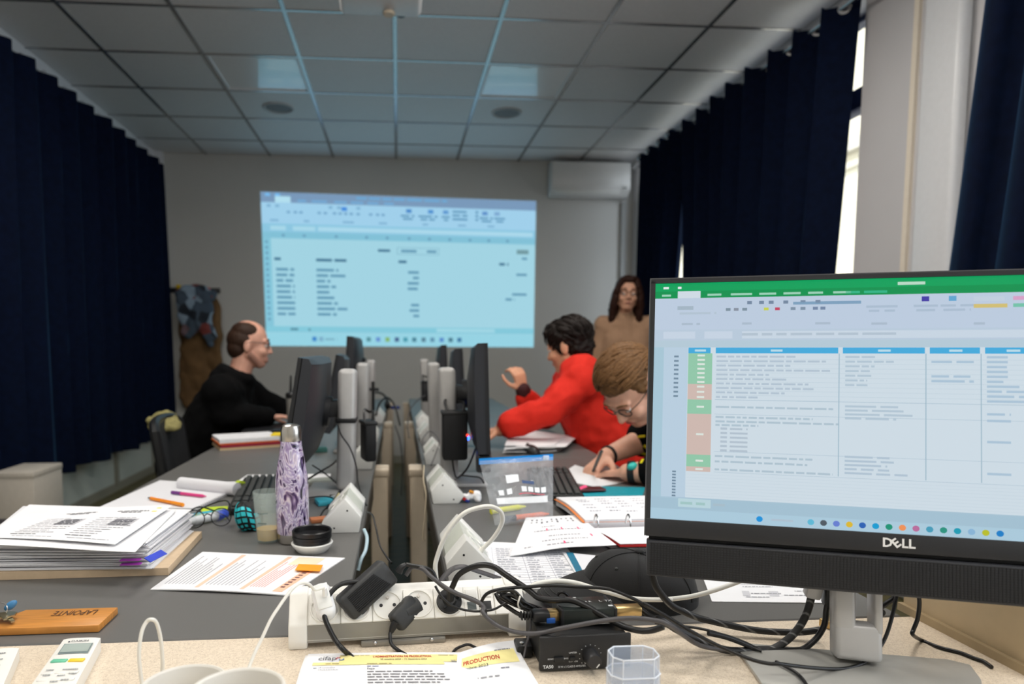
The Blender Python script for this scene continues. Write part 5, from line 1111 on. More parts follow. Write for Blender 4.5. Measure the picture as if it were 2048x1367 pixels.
# ------------------------------------------------------------------ clear box
mat('clear_plastic', s(205, 218, 236), 0.18, var=0.01, alpha=0.26, spec=0.6)
bc = PZ(1267, 1305, 0.822); t = thing('plastic_box', 'open translucent eight-sided plastic box in front of the amplifier', 'box', (bc.x, bc.y, WT))
def octo(w, d, c): return [(-w + c, -d), (w - c, -d), (w, -d + c), (w, d - c), (w - c, d), (-w + c, d), (-w, d - c), (-w, -d + c)]
def shell(prof_):
    b = MB(); n = 8
    for (k, z) in prof_:
        for p in octo(0.0275 * k, 0.0185 * k, 0.0095 * k): b.v.append(Vector((bc.x + p[0], bc.y + p[1], z)))
    for i in range(len(prof_) - 1):
        for k in range(n): b.f.append((i * n + k, i * n + (k + 1) % n, (i + 1) * n + (k + 1) % n, (i + 1) * n + k))
    b.f.append(tuple(range(n))[::-1]); b.f.append(tuple((len(prof_) - 1) * n + k for k in range(n))); return b
part('lower_shell', shell([(0.98, WT + 0.001), (0.99, WT + 0.07), (0.93, WT + 0.07), (0.92, WT + 0.004)]), 'clear_plastic', t, 0)
for zz_, k_ in ((WT + 0.07, 0.985), (WT + 0.09, 0.925)):
    ol = [Vector((bc.x + p[0], bc.y + p[1], zz_)) for p in octo(0.0275 * k_, 0.0185 * k_, 0.0095 * k_)]; part('rim_edge', MB().tube(ol + [ol[0]], 0.0007, n=5, smooth=0), mat('edge_white', s(235, 240, 248), 0.3), t)
for p in octo(0.0275 * 0.925, 0.0185 * 0.925, 0.0095 * 0.925): part('corner_edge', MB().tube([(bc.x + p[0] * 1.06, bc.y + p[1] * 1.06, WT + 0.002), (bc.x + p[0], bc.y + p[1], WT + 0.09)], 0.0005, n=5, smooth=0), 'edge_white', t)
part('upper_rim', shell([(0.90, WT + 0.055), (0.93, WT + 0.09), (0.88, WT + 0.09), (0.86, WT + 0.055)]), 'clear_plastic', t, 0)

# ------------------------------------------------------------------ big monitor
MO = Vector((0.3379, 0.8975, CAMZ - 0.2561)); my, mt = 0.3478, 0.1475
ux = Vector((math.cos(my), -math.sin(my), 0)); nn = Vector((-math.sin(my), -math.cos(my), 0)); uu = Vector((0, 0, 1)) * math.cos(mt) - nn * math.sin(mt); fz = ux.cross(uu)   # fz towards the viewer
MW, MH = 0.611, 0.357
MM = Matrix(((ux.x, uu.x, fz.x, MO.x), (ux.y, uu.y, fz.y, MO.y), (ux.z, uu.z, fz.z, MO.z), (0, 0, 0, 1)))
t = thing('big_monitor', 'large black monitor showing a green spreadsheet window on the speckled worktop', 'monitor', (0.61, 0.80, WT))
mat('bezel_black', s(40, 41, 44), 0.4, var=0.05, scale=400)
bz_ = 0.006; bb = 0.024
fr = MB(); fr.box((MW / 2, MH - bz_ / 2, -0.006), (MW, bz_, 0.014)); fr.box((bz_ / 2, MH / 2, -0.006), (bz_, MH - 2 * bz_ + 0.006, 0.014)); fr.box((MW - bz_ / 2, MH / 2, -0.006), (bz_, MH - 2 * bz_ + 0.006, 0.014))
part('bezel', fr.xf(MM), 'bezel_black', t, 0)
part('edge_trim', MB().box((MW / 2, MH + 0.0008, -0.008), (MW + 0.003, 0.0016, 0.016)).box((-0.0008, MH / 2, -0.008), (0.0016, MH, 0.016)).box((MW + 0.0008, MH / 2, -0.008), (0.0016, MH, 0.016)).xf(MM), mat('edge_grey', s(95, 95, 98), 0.35, metal=0.4), t, 0)
ch_ = part('chin', MB().rbox((MW / 2, bb / 2, -0.0045), (MW, bb, 0.013), 0.001).xf(MM), 'bezel_black', t)
part('housing', MB().rbox((MW / 2, MH / 2, -0.030), (MW * 0.96, MH * 0.95, 0.040), 0.016, 3).xf(MM), 'monitor_back', t)
sbp = part('soundbar', MB().rbox((MW / 2, -0.029, -0.010), (MW - 0.004, 0.048, 0.034), 0.003).xf(MM), mat('soundbar_black', s(42, 43, 47), 0.5, var=0.1, scale=500), t)
part('bracket', MB().box((MW / 2, -0.002, -0.018), (MW - 0.01, 0.016, 0.010)).xf(MM), 'black_plastic', t, 0)  # black strip added behind the gap so no light shows through it
gb = MB()
for i in range(150):
    gb.box((0.008 + (MW - 0.016) * i / 149, -0.029, 0.0072), (0.0014, 0.042, 0.0008))
for j in range(14): gb.box((MW / 2, -0.049 + 0.0031 * j, 0.0070), (MW - 0.012, 0.0010, 0.0008))
o = part('grille', gb.xf(MM), 'black_plastic', sbp, 0); o['kind'] = 'stuff'
Q = Print(lambda u, v: MM @ Vector((MW * u, MH * v, 0.0021)), 0.0003); asp = MW / MH; WL = s(235, 235, 235)
uc, vc, hh = 0.5, 0.021, 0.030
Q.text('D', uc - 0.0290, vc, hh, WL, asp, bold=0.03); Q.text('LL', uc + 0.0060, vc, hh, WL, asp, bold=0.03)
eb, ew = text_mb('E', 1.0, 0.03); sc = hh / 0.69; n0 = len(Q.mb.v); ang = 0.7
for p in eb.v:
    x_, y_ = (p.x - ew / 2) * sc, (p.y - 0.34) * sc; xr, yr = x_ * math.cos(ang) - y_ * math.sin(ang), x_ * math.sin(ang) + y_ * math.cos(ang)
    Q.mb.v.append(MM @ Vector((MW * (uc - 0.0040 + xr / asp), MH * (vc + 0.014 + yr), 0.0026)))
for f in eb.f: Q.mb.f.append(tuple(i + n0 for i in f)); Q.mb.c.append(WL)
o = Q.obj('emblem', ch_)
# screen content
SCR = attr_mat('screen_light', 0.84, 0.3)
part('screen', MB().box((MW / 2, MH / 2 + bb / 2 - bz_ / 2, -0.004), (MW - 2 * bz_, MH - bb - bz_, 0.004)).xf(MM), 'screen_dark', t, 0)
S0, S1, T0, T1 = bz_, MW - bz_, bb, MH - bz_
sf = lambda u, v: MM @ Vector((S0 + (S1 - S0) * u, T0 + (T1 - T0) * v, -0.0016))
Q = Print(sf, 0.00005)
def s2(r, g, b):
    w = 0.55; return s(r * w + 204 * (1 - w), g * w + 220 * (1 - w), b * w + 232 * (1 - w))
Ql = Q.line
def soft_line(u0, v, u1, h, col, **kw): Ql(u0, v, u1, h, tuple(c * 0.5 + d * 0.5 for c, d in zip(col, s(204, 219, 232))) if v < 0.93 else col, **kw)
Q.line = soft_line
BG = s(212, 226, 236); RB = s(194, 210, 230)
Q.rect(0, 0, 1, 1, BG, k=1); Q.rect(0, 0.945, 1, 1, s(0, 165, 95), k=2); Q.rect(0, 0.935, 1, 0.965, s(0, 150, 82), k=3); Q.rect(0, 0.80, 1, 0.935, RB, k=2); Q.rect(0, 0.755, 1, 0.80, s(190, 208, 226), k=2); Q.rect(0.19, 0.762, 0.99, 0.792, s(206, 220, 234), k=3); Q.rect(0.02, 0.762, 0.09, 0.792, s(204, 218, 234), k=3); Q.rect(0.11, 0.762, 0.17, 0.792, s(204, 218, 234), k=3)
Q.rect(0, 0.725, 1, 0.755, s(186, 208, 222), k=2); Q.rect(0, 0.09, 0.022, 0.725, s(172, 204, 220), k=2); Q.rect(0.022, 0.09, 0.075, 0.725, s(190, 212, 230), k=2)
Q.rect(0, 0.045, 1, 0.095, s(168, 198, 216), k=2); Q.rect(0, 0.0, 1, 0.045, s(176, 208, 226), k=2); Q.rect(0.06, 0.055, 0.13, 0.09, s(190, 218, 226), k=3)
Q.rect(0.05, 0.935, 0.10, 0.965, s(214, 226, 236), k=4)
for u, w in ((0.015, 0.02), (0.115, 0.03), (0.165, 0.045), (0.225, 0.035), (0.275, 0.035), (0.325, 0.03), (0.375, 0.035)): Q.rect(u, 0.943, u + w, 0.952, s(160, 215, 190), k=5)
Q.rect(0.018, 0.975, 0.03, 0.985, s(230, 240, 240), k=5); Q.rect(0.05, 0.975, 0.058, 0.985, s(230, 240, 240), k=5); Q.line(0.50, 0.972, 0.555, 0.012, s(190, 225, 205), k=5); Q.line(0.40, 0.942, 0.48, 0.010, s(50, 185, 140), k=5)
Q.rect(0.235 + 0.06, 0.90, 0.43, 0.912, s(130, 165, 195), k=4)
random.seed(2)
for u in (0.20, 0.225, 0.245, 0.275, 0.31, 0.34): Q.rect(u, 0.905, u + 0.010, 0.918, s(120, 140, 165), k=4)
for u, c in ((0.155, (130, 150, 165)), (0.172, (140, 150, 165)), (0.19, (130, 150, 165)), (0.235, (205, 215, 80)), (0.258, (200, 70, 100)), (0.29, (130, 150, 170)), (0.31, (130, 150, 170)), (0.335, (120, 140, 170)), (0.35, (120, 140, 170))): Q.rect(u, 0.878, u + 0.010, 0.89, s(*c), k=4)
Q.line(0.05, 0.885, 0.085, 0.016, s(120, 145, 165), k=4); Q.line(0.055, 0.865, 0.135, 0.009, s(160, 180, 200), k=4)
for u, v, w in ((0.06, 0.82, 0.04), (0.19, 0.82, 0.02), (0.34, 0.818, 0.03), (0.45, 0.815, 0.03), (0.64, 0.812, 0.02)): Q.line(u, v, u + w, 0.009, s(140, 160, 185), k=4)
for u, c in ((0.545, (70, 60, 170)), (0.595, (100, 170, 215))): Q.rect(u, 0.905, u + 0.014, 0.925, s(*c), k=4)
for u, w in ((0.53, 0.045), (0.58, 0.06), (0.44, 0.03), (0.47, 0.03)): Q.line(u, 0.883, u + w, 0.009, s(140, 165, 195), k=4); Q.line(u + 0.005, 0.866, u + w - 0.005, 0.009, s(140, 165, 195), k=4)
Q.rect(0.64, 0.903, 0.695, 0.92, s(200, 214, 230), k=4); Q.rect(0.64, 0.877, 0.70, 0.892, s(216, 196, 120), k=4); Q.rect(0.71, 0.905, 0.77, 0.92, s(222, 165, 205), k=4); Q.rect(0.71, 0.878, 0.77, 0.892, s(120, 200, 175), k=4); Q.rect(0.78, 0.905, 0.84, 0.92, s(190, 210, 190), k=4); Q.rect(0.78, 0.878, 0.84, 0.892, s(220, 190, 170), k=4)
Q.line(0.19, 0.774, 0.50, 0.010, s(160, 178, 196), k=5)
cols = [(0.076, 0.128), (0.135, 0.39), (0.395, 0.555), (0.560, 0.655), (0.66, 0.76), (0.765, 0.98)]
for a_, b_ in cols: Q.rect(a_, 0.700, b_ - 0.004, 0.724, s(70, 175, 226), k=5); Q.rect((a_ + b_) / 2 - 0.012, 0.707, (a_ + b_) / 2 + 0.012, 0.716, s(190, 225, 240), k=6)
for a_, b_ in cols[1:]: Q.rect(b_ - 0.003, 0.21, b_ - 0.001, 0.70, s(165, 192, 208), k=4)
# status column
def stat(v0, v1, c, n=1):
    Q.rect(0.076, v0, 0.128, v1, s(*c), k=4)
    for k in range(n): v = v0 + (v1 - v0) * (k + 0.5) / n; Q.rect(0.096, v - 0.004, 0.112, v + 0.004, s(225, 235, 228), k=5)
GR, ORG = (150, 205, 175), (212, 190, 182)
stat(0.570, 0.700, GR, 7); stat(0.505, 0.570, ORG, 3); stat(0.445, 0.505, GR); stat(0.275, 0.445, ORG); stat(0.225, 0.275, GR, 1)
stat(0.205, 0.225, ORG)
rows_v = [0.682 - 0.0187 * k for k in range(10)]
for k, v in enumerate(rows_v):
    Q.rect(0.135, v - 0.007, 0.98, v - 0.0062, s(180, 202, 216), k=3); Q.rect(0.045, v, 0.055, v + 0.008, s(120, 145, 165), k=4)
    Q.line(0.137, v, 0.137 + random.uniform(0.08, 0.24), 0.008, s(160, 180, 198), k=5, wl=(0.008, 0.03), gap=0.004)
    if k < 7: Q.line(0.40, v, 0.40 + random.uniform(0.04, 0.14), 0.008, s(160, 185, 202), k=5, wl=(0.008, 0.03), gap=0.004)
    if k in (1, 4, 5): Q.line(0.563, v, 0.64, 0.009, s(140, 180, 208), k=5)
    Q.line(0.663, v, 0.70 + (0.04 if k > 5 else 0), 0.009, s(140, 180, 208), k=5)
for v, w in ((0.472, 0.24), (0.43, 0.20), (0.412, 0.25), (0.397, 0.09), (0.268, 0.2), (0.246, 0.19), (0.213, 0.24)): Q.line(0.137, v, 0.137 + w, 0.008, s(150, 178, 192), k=5, wl=(0.008, 0.03), gap=0.004)
for k in range(6): Q.line(0.148, 0.382 - k * 0.018, 0.162, 0.009, s(160, 175, 190), k=5); Q.line(0.168, 0.382 - k * 0.018, 0.205, 0.008, s(160, 175, 190), k=5)
for k in range(4): Q.line(0.40, 0.485 - k * 0.016, 0.40 + random.uniform(0.08, 0.14), 0.008, s(160, 185, 202), k=5)
for k in range(5): Q.line(0.40, 0.285 - k * 0.016, 0.40 + random.uniform(0.06, 0.12), 0.008, s(155, 180, 200), k=5)
for v in (0.505, 0.445, 0.29, 0.205): Q.rect(0.135, v, 0.98, v + 0.0012, s(165, 190, 208), k=4)
for v in (0.465, 0.44, 0.36, 0.24): Q.line(0.663, v, 0.705, 0.009, s(140, 180, 208), k=5)
for k in range(9): Q.rect(0.046, 0.197 - k * 0.0125, 0.054, 0.204 - k * 0.0125, s(120, 145, 165), k=4); Q.rect(0.076, 0.192 - k * 0.0125, 0.98, 0.1926 - k * 0.0125, s(186, 206, 220), k=3)
Q.line(0.065, 0.066, 0.118, 0.011, s(110, 185, 165), k=5); Q.line(0.135, 0.066, 0.16, 0.011, s(130, 165, 180), k=5)
ics = [(0.232, (20, 150, 225)), (0.335, (95, 190, 220)), (0.36, (80, 90, 100)), (0.385, (105, 130, 215)), (0.41, (225, 190, 50)), (0.435, (40, 100, 185)), (0.46, (10, 160, 215)), (0.485, (20, 150, 120)), (0.51, (245, 150, 90)), (0.535, (190, 110, 160)), (0.56, (70, 160, 190)), (0.585, (40, 150, 130)), (0.61, (20, 160, 185)), (0.635, (140, 185, 220)), (0.66, (190, 195, 40)), (0.685, (20, 130, 205)), (0.75, (110, 140, 160))]
for u, c in ics:
    n0 = len(Q.mb.v); nq = Q.nrm(u, 0.024) * 0.00025
    Q.mb.v += [Vector(sf(u + 0.0068 * math.cos(a), 0.024 + 0.0118 * math.sin(a))) + nq for a in [2 * PI * k / 10 for k in range(10)]]; Q.mb.f.append(tuple(range(n0, n0 + 10))); Q.mb.c.append(s(*c))
Q.line(0.256, 0.02, 0.30, 0.008, s(150, 175, 195), k=5); Q.line(0.93, 0.02, 0.98, 0.008, s(110, 140, 160), k=5)
Q.obj('screen_picture', t, SCR)
# stand
cb = PZ(1716, 1346, WT); cb = Vector((0.600, 0.824, WT)); cR = Matrix.Translation(cb) @ Matrix.Rotation(-my, 4, 'Z') @ Matrix.Rotation(-0.19, 4, 'X')
mat('stand_light', s(188, 187, 186), 0.42, metal=0.3, var=0.02)
cw, cdp = 0.056, 0.036; z0h, z1h = 0.056, 0.104
cl = MB(); cl.rbox((0, 0, z0h / 2 + 0.006), (cw, cdp, z0h - 0.008), 0.007, 3); cl.rbox((0, 0, (z1h + 0.34) / 2), (cw, cdp, 0.34 - z1h), 0.007, 3)
cl.rbox((-cw / 2 + 0.0125, 0, (z0h + z1h) / 2), (0.025, cdp, z1h - z0h + 0.02), 0.006, 3); cl.rbox((cw / 2 - 0.005, 0, (z0h + z1h) / 2), (0.010, cdp, z1h - z0h + 0.02), 0.004, 3)
part('stand_column', cl.xf(cR), 'stand_light', t)
part('mount_plate', MB().rbox((MW / 2, MH * 0.5, -0.056), (0.12, 0.11, 0.014), 0.004).xf(MM), 'monitor_back', t)
bp_ = [PZ(*q, WT) for q in ((1500, 1294), (1895, 1326), (1940, 1337), (1962, 1367), (1975, 1440), (1560, 1440), (1518, 1367), (1478, 1309))]
part('stand_base', MB().prism([(p.x, p.y) for p in bp_], 0.006, M=Matrix.Translation((0, 0, WT + 0.0003)), bevel=0.0015), mat('base_grey', s(178, 177, 172), 0.4, metal=0.35, var=0.02), t)
p = PY(1671, 1178, 0.872); part('connector', MB().rbox((p.x, p.y, p.z + 0.006), (0.030, 0.026, 0.062), 0.004, rot=(0, 0, -my)), 'black_plastic', t)
part('connector_cover', MB().rbox((p.x - 0.026, p.y + 0.006, p.z + 0.012), (0.020, 0.024, 0.05), 0.004, rot=(0, 0.15, -my)), 'stand_light', t)
# ------------------------------------------------------------------ cables on and around the worktop
mat('cable_black', s(22, 22, 23), 0.35, var=0.1, scale=100); mat('cable_grey', s(74, 72, 74), 0.4, var=0.08); mat('cable_white', s(228, 226, 218), 0.4, var=0.02)
def braid():
    m = bpy.data.materials.new('cable_braided'); m.use_nodes = True; MATS['cable_braided'] = m; nt = m.node_tree; N = nt.nodes; L = nt.links; b = N['Principled BSDF']
    tc = N.new('ShaderNodeTexCoord'); w = N.new('ShaderNodeTexWave'); w.inputs['Scale'].default_value = 26; w.inputs['Distortion'].default_value = 1.0; w.wave_type = 'BANDS'; w.bands_direction = 'DIAGONAL'
    L.new(tc.outputs['Object'], w.inputs['Vector']); r = N.new('ShaderNodeValToRGB'); r.color_ramp.elements[0].color = (*s(24, 24, 25), 1); r.color_ramp.elements[0].position = 0.9; r.color_ramp.elements[1].color = (*s(105, 105, 105), 1); r.color_ramp.elements[1].position = 0.985
    L.new(w.outputs[0], r.inputs[0]); L.new(r.outputs[0], b.inputs['Base Color']); b.inputs['Roughness'].default_value = 0.5
braid()
FLOOR_Z = WT
def cable(label, pts, r, m='cable_black', name='cable', group=None, n=8, sm=6, flat=1.0):
    """pts: (px,py,Y) in the air, or (px,py) lying on the worktop, or a Vector"""
    P = []
    for q in pts:
        if isinstance(q, Vector): P.append(q)
        elif len(q) == 2: P.append(PZ(q[0], q[1], FLOOR_Z + r))
        else: P.append(PY(*q))
    for p in P: p.z = max(p.z, FLOOR_Z + r)
    return solo(name, MB().tube(P, r, n=n, smooth=sm, flat=flat), m, label, 'cable', group, smooth=60)
def zm(lst, sc, ox, oy, Y):
    n = len(lst); return [(x / sc + ox, y / sc + oy, (Y[0] + (Y[1] - Y[0]) * i / max(n - 1, 1)) if isinstance(Y, tuple) else Y) for i, (x, y) in enumerate(lst)]
Z1 = (4.267, 860, 1080); Z2 = (4.452, 1200, 1060); Z3 = (4.18, 1560, 1040); Z8 = (4.267, 480, 1080); Z6 = (4.267, 840, 880)
cable('thick black mains cable arching from the round plug over the amplifier', [PG] + zm([(190, 400), (240, 300), (330, 240), (440, 210), (540, 225), (640, 290), (760, 370), (850, 430), (930, 490), (1050, 510), (1200, 510), (1330, 560), (1450, 630), (1560, 690), (1680, 745), (1800, 770), (1900, 765), (1990, 735)], *Z1, (PG.y, 0.835)), 0.0042)
cable('dark grey flat cable strap arching behind the power strip', zm([(60, 420), (80, 370), (130, 300), (200, 240), (290, 225), (400, 260), (520, 300), (640, 345), (740, 400)], *Z1, (1.02, 1.06)), 0.0052, 'cable_grey', flat=0.45)
cable('black cord of the ribbed adapter looping over the strip to the data socket', [PY(812, 1128, AD1.y + 0.002)] + zm([(0, 250), (60, 350), (150, 420), (260, 465), (360, 500), (440, 545), (468, 590), (470, 640)], *Z1, (0.96, 0.945)), 0.0030)
cable('black lead running from the ribbed adapter to the amplifier', [PY(812, 1150, 0.965)] + zm([(-150, 230), (-60, 245), (0, 300), (100, 380), (200, 440), (320, 490), (430, 540), (455, 580)], *Z1, (0.965, 0.90)) + zm([(450, 610), (510, 680), (600, 740), (720, 780), (850, 795), (980, 785), (1100, 755), (1280, 720), (1450, 690), (1600, 670), (1750, 665), (1900, 680), (2040, 720)], *Z1, (0.885, 0.80)) + [(1400, 1290, 0.85), (1470, 1300, 0.87), (1500, 1303, 0.87)], 0.0031, 'cable_grey')
cable('thin black cord drooping across the socket faces', zm([(45, 390), (80, 450), (130, 510), (220, 570), (330, 600), (430, 605), (540, 590), (620, 550), (700, 520)], *Z1, 0.915), 0.0017)
cable('thin black cable running over the white cable to the big monitor', zm([(430, 560), (440, 520), (480, 460), (560, 425), (700, 405), (850, 395), (1050, 385), (1250, 395), (1450, 405), (1560, 425), (1700, 480), (1850, 560), (2000, 640)], *Z1, (0.93, 0.86)) + zm([(400, 650), (600, 770), (800, 890), (1000, 1000), (1200, 1090), (1350, 1150), (1500, 1185)], *Z2, (0.85, 0.79)) + zm([(0, 1200), (200, 1225), (400, 1240), (560, 1235), (700, 1190), (800, 1110), (880, 980), (930, 830), (960, 700), (980, 600), (985, 540)], *Z3, (0.785, 0.862)), 0.0024)
cable('thick white cable curving over the black cap and under the big monitor', zm([(800, 440), (860, 395), (950, 360), (1100, 345), (1250, 365), (1400, 410), (1550, 450), (1700, 490), (1850, 505), (2048, 505)], *Z1, (0.95, 0.97)) + [(1335, 1198, 0.975), (1380, 1192.5, 0.98), (1424.6, 1181, 0.985), (1469.5, 1165.6, 0.99), (1503, 1152, 0.99), (1530, 1138, 0.99)], 0.0037, 'cable_white')
cable('braided black cable from the monitor behind the cap to the gold plug', zm([(475, 250), (470, 300), (465, 380), (490, 480), (540, 560), (640, 670), (760, 730), (880, 780)], *Z2, (0.93, 0.94)) + zm([(1000, 810), (1200, 855), (1400, 890), (1600, 905), (1800, 905), (1960, 885)], *Z2, (0.935, 0.90)), 0.0050, 'cable_braided')
cable('thick braided black cable hanging from the monitor in a wide loop', zm([(1855, 380), (1870, 440), (1890, 520), (1870, 640), (1830, 760), (1760, 880), (1660, 980), (1540, 1060), (1400, 1090), (1250, 1085), (1100, 1060), (950, 1000), (800, 940), (680, 880), (600, 830), (500, 800)], *Z2, (0.885, 0.86)), 0.0052, 'cable_braided')
cable('black power cable hanging from the connector behind the monitor stand', zm([(395, 700), (385, 760), (380, 830), (360, 900), (300, 990), (200, 1070), (100, 1120), (0, 1145), (-90, 1130), (-170, 1090), (-300, 1030), (-450, 975), (-600, 940)], *Z3, (0.868, 0.87)), 0.0040)
cable('black cord falling from the monitor and running along the beige divider', zm([(1130, 520), (1140, 560), (1165, 680), (1150, 820), (1115, 915), (1110, 955)], *Z3, (0.85, 0.85)) + [(1842, 1279), (1878, 1293.6), (1919, 1304), (1947, 1315), (1967, 1322), (1983, 1333)], 0.0027)
cable('short black cable behind the stand of the big monitor', zm([(1000, 540), (960, 640), (880, 700), (830, 740), (860, 770), (820, 800)], *Z3, 0.86), 0.0036)
cable('thin black wire slipping over the stand base towards the viewer', [Vector(PZ(1552, 1322, WT + 0.010)), Vector(PZ(1590, 1343, WT + 0.010)), Vector(PZ(1612, 1367, WT + 0.010)), Vector(PZ(1625, 1400, WT + 0.010))], 0.0022)
cable('pair of thin black wires running beside the braided cable', zm([(560, 850), (800, 860), (1000, 900), (1200, 970), (1350, 1040), (1440, 1075)], *Z2, (0.90, 0.86)), 0.0020)
cable('black cord of the ribbed adapter curling down beside the charger', zm([(1010, 350), (870, 370), (780, 440), (730, 530), (720, 640), (760, 750), (820, 860), (880, 930)], *Z8, (0.955, 0.895)) + [(700, 1310), (722, 1330)], 0.0036)
cable('black cord of the small adapter running under the front page', [PY(782, 1264, sock(3).y - 0.03)] + zm([(1280, 800), (1290, 880), (1340, 930)], *Z8, (0.93, 0.915)) + [(812, 1309), (830, 1320)], 0.0026)
cable('thin black wire bowed between the front page and the amplifier', [(900, 1318), (909, 1308, 0.91), (925, 1291, 0.915), (939, 1288.6, 0.915), (960, 1298, 0.90), (1000, 1306), (1048, 1310)], 0.0020)
cable('white charging cable falling from the charger behind the white cups', [UC + n_ * 0.016 + Vector((0, 0, 0.004))] + zm([(640, 420), (590, 375), (520, 365), (460, 400), (400, 470), (330, 570), (260, 680), (190, 830), (130, 950), (75, 1090), (60, 1180)], *Z8, (UC.y - 0.02, 0.80)), 0.0021, 'cable_white')
cable('white cable standing in a tall loop beside the remote control', [(290, 1400, 0.80), (284, 1367, 0.80), (278, 1310, 0.80), (283, 1265, 0.805), (293, 1243, 0.81), (303, 1238, 0.81), (313, 1245, 0.815), (321, 1275, 0.82), (325, 1320, 0.825), (324, 1350, 0.83), (322, 1385, 0.83)], 0.0023, 'cable_white')
FLOOR_Z = TZ
e_ = zm([(490, 970)], *Z6, 1.21)[0]
cable('thick white cable arching from the near white socket block with a metal plug', zm([(140, 1200), (130, 1080), (145, 1000), (200, 850), (280, 720), (380, 620), (500, 575), (600, 565), (680, 600), (705, 670), (680, 750), (620, 840), (540, 920)], *Z6, (1.17, 1.22)), 0.0042, 'cable_white')
p0, p1 = PY(966, 1096, 1.22), PY(952, 1113, 1.22)
t = thing('cable_plug', 'steel plug at the end of the arching white cable', 'plug', p1); part('boot', MB().tube([p0, p0.lerp(p1, 0.55)], 0.0052, n=12), 'cable_white', t); part('tip', MB().tube([p0.lerp(p1, 0.55), p1], 0.0045, n=4), 'brushed_steel', t)
# bundled thin cords
random.seed(31); bun = []
t = thing('cable_bundle', 'tied bundle of thin black cords between the power strip and the converter box', 'cable', PY(1035, 1205, 0.90))
for k in range(8):
    a, b, c, d = [PY(x + random.uniform(-6, 6), y + random.uniform(-7, 7), 0.905 + random.uniform(-0.008, 0.008)) for x, y in ((1000, 1188), (1022, 1186), (1048, 1207), (1078, 1222))]
    part('cord', MB().tube([a, b, c, d, a.lerp(d, 0.5) + Vector((0, 0.006, -0.006)), a], 0.0016, n=6), 'cable_black', t)
part('tie', MB().tube([PY(1040, 1192, 0.892), PY(1036, 1207, 0.892), PY(1040, 1216, 0.905), PY(1044, 1200, 0.915), PY(1040, 1192, 0.892)], 0.0012, n=6), 'cable_white', t)
cable('black cord from the bundle into the side of the converter box', zm([(560, 450), (600, 520), (680, 580), (760, 630), (840, 650)], *Z1, (0.93, 0.90)) + [PLUGL], 0.0030)
cable('black video cable leaving the gold plug towards the monitor', [PLUGR] + zm([(460, 770), (560, 790), (700, 860), (800, 900)], *Z2, (0.88, 0.87)), 0.0036)
cable('grey wire standing between the power strip and the amplifier', zm([(800, 1000), (820, 900), (850, 780), (865, 650), (860, 590)], *Z1, (0.865, 0.90)), 0.0016, 'cable_grey')
cable('small black cord loop on the cap side of the converter box', zm([(1090, 470), (1110, 445), (1150, 450), (1190, 490), (1215, 520)], *Z1, 0.955), 0.0022)
p = PZ(1045, 1315, WT); t = thing('speaker_plug', 'black speaker terminal plug on the worktop beside the amplifier', 'plug', (p.x, p.y + 0.01, WT)); part('body', MB().rbox((p.x + 0.003, p.y + 0.012, WT + 0.009), (0.022, 0.03, 0.017), 0.003), 'black_plastic', t); part('screw', MB().cyl((p.x, p.y + 0.006, WT + 0.017), (p.x, p.y + 0.006, WT + 0.0195), 0.003, n=10), 'chrome', t); part('lead', MB().tube([(p.x + 0.01, p.y + 0.02, WT + 0.012), (p.x + 0.02, p.y + 0.03, WT + 0.015), (p.x + 0.028, p.y + 0.035, WT + 0.02)], 0.003), 'cable_black', t)
# gold plug behind the stand
p = PZ(1662, 1250, WT); t = thing('video_plug', 'flat gold video plug lying behind the stand of the big monitor', 'plug', (p.x, p.y, WT)); part('shell', MB().rbox((p.x, p.y, WT + 0.0065), (0.038, 0.018, 0.012), 0.002, rot=(0, 0, 0.5)), 'gold', t); part('grip', MB().rbox((p.x + 0.03, p.y + 0.016, WT + 0.0065), (0.026, 0.02, 0.013), 0.003, rot=(0, 0, 0.5)), mat('olive_plastic', s(110, 110, 80), 0.5), t)
# cables in the aisle and on the far desks
FLOOR_Z = 0.02
cable('thin black wire hanging from the socket block down the aisle', [(733, 1022, 1.6), (745, 1030, 1.55), (752, 1055, 1.5), (760, 1090, 1.45), (775, 1115, 1.4), (783, 1125, 1.38)], 0.002)
cable('pale blue cable hooking over the desk edge by the near socket block', [(728, 1058, 1.52), (734, 1075, 1.50), (731, 1100, 1.46), (722, 1118, 1.43), (716, 1140, 1.42)], 0.004, mat('cable_pale', s(180, 205, 215), 0.4))
random.seed(17)
def desk_cable(label, pts, r=0.0022, m='cable_black'):
    global FLOOR_Z; FLOOR_Z = TZ; cable(label, pts, r, m, 'cable', 'cords around the monitor stands')
desk_cable('thin cord running down the strapped silver stand', [(676, 850, 1.93), (683, 870, 1.92), (700, 895, 1.92), (712, 930, 1.91), (716, 965, 1.9), (726, 995, 1.85), (733, 1010, 1.8)], 0.0022)
desk_cable('black cords tangled between the left monitor and its stand', [(625, 930, 2.0), (648, 945, 2.05), (672, 965, 2.0), (690, 985, 1.95), (660, 990, 1.9)])
desk_cable('black cord crossing behind the marbled bottle to the stand', [(615, 958, 1.9), (645, 940, 2.0), (668, 925, 2.1), (690, 900, 2.15)], 0.003)
desk_cable('black cord curving on the desk under the left monitor', [(610, 996, 1.85), (640, 992, 1.85), (662, 994, 1.83), (672, 1003, 1.8)], 0.002)
desk_cable('black cord hanging from the yellow labelled adapter', [(668, 1012, 1.8), (650, 1022, 1.78), (640, 1040, 1.7), (634, 1052, 1.66)], 0.002)
desk_cable('black cords falling from the hanging pouch to the desk', [(905, 918, 2.03), (908, 940, 2.0), (915, 955, 1.95), (935, 935, 2.0), (950, 900, 2.05), (955, 885, 2.1), (960, 900, 2.1)], 0.003)
desk_cable('black cord snaking on the desk beside the zip bag', [(920, 950, 1.95), (940, 952, 1.95), (960, 955, 1.95), (968, 966, 1.95)], 0.0025)
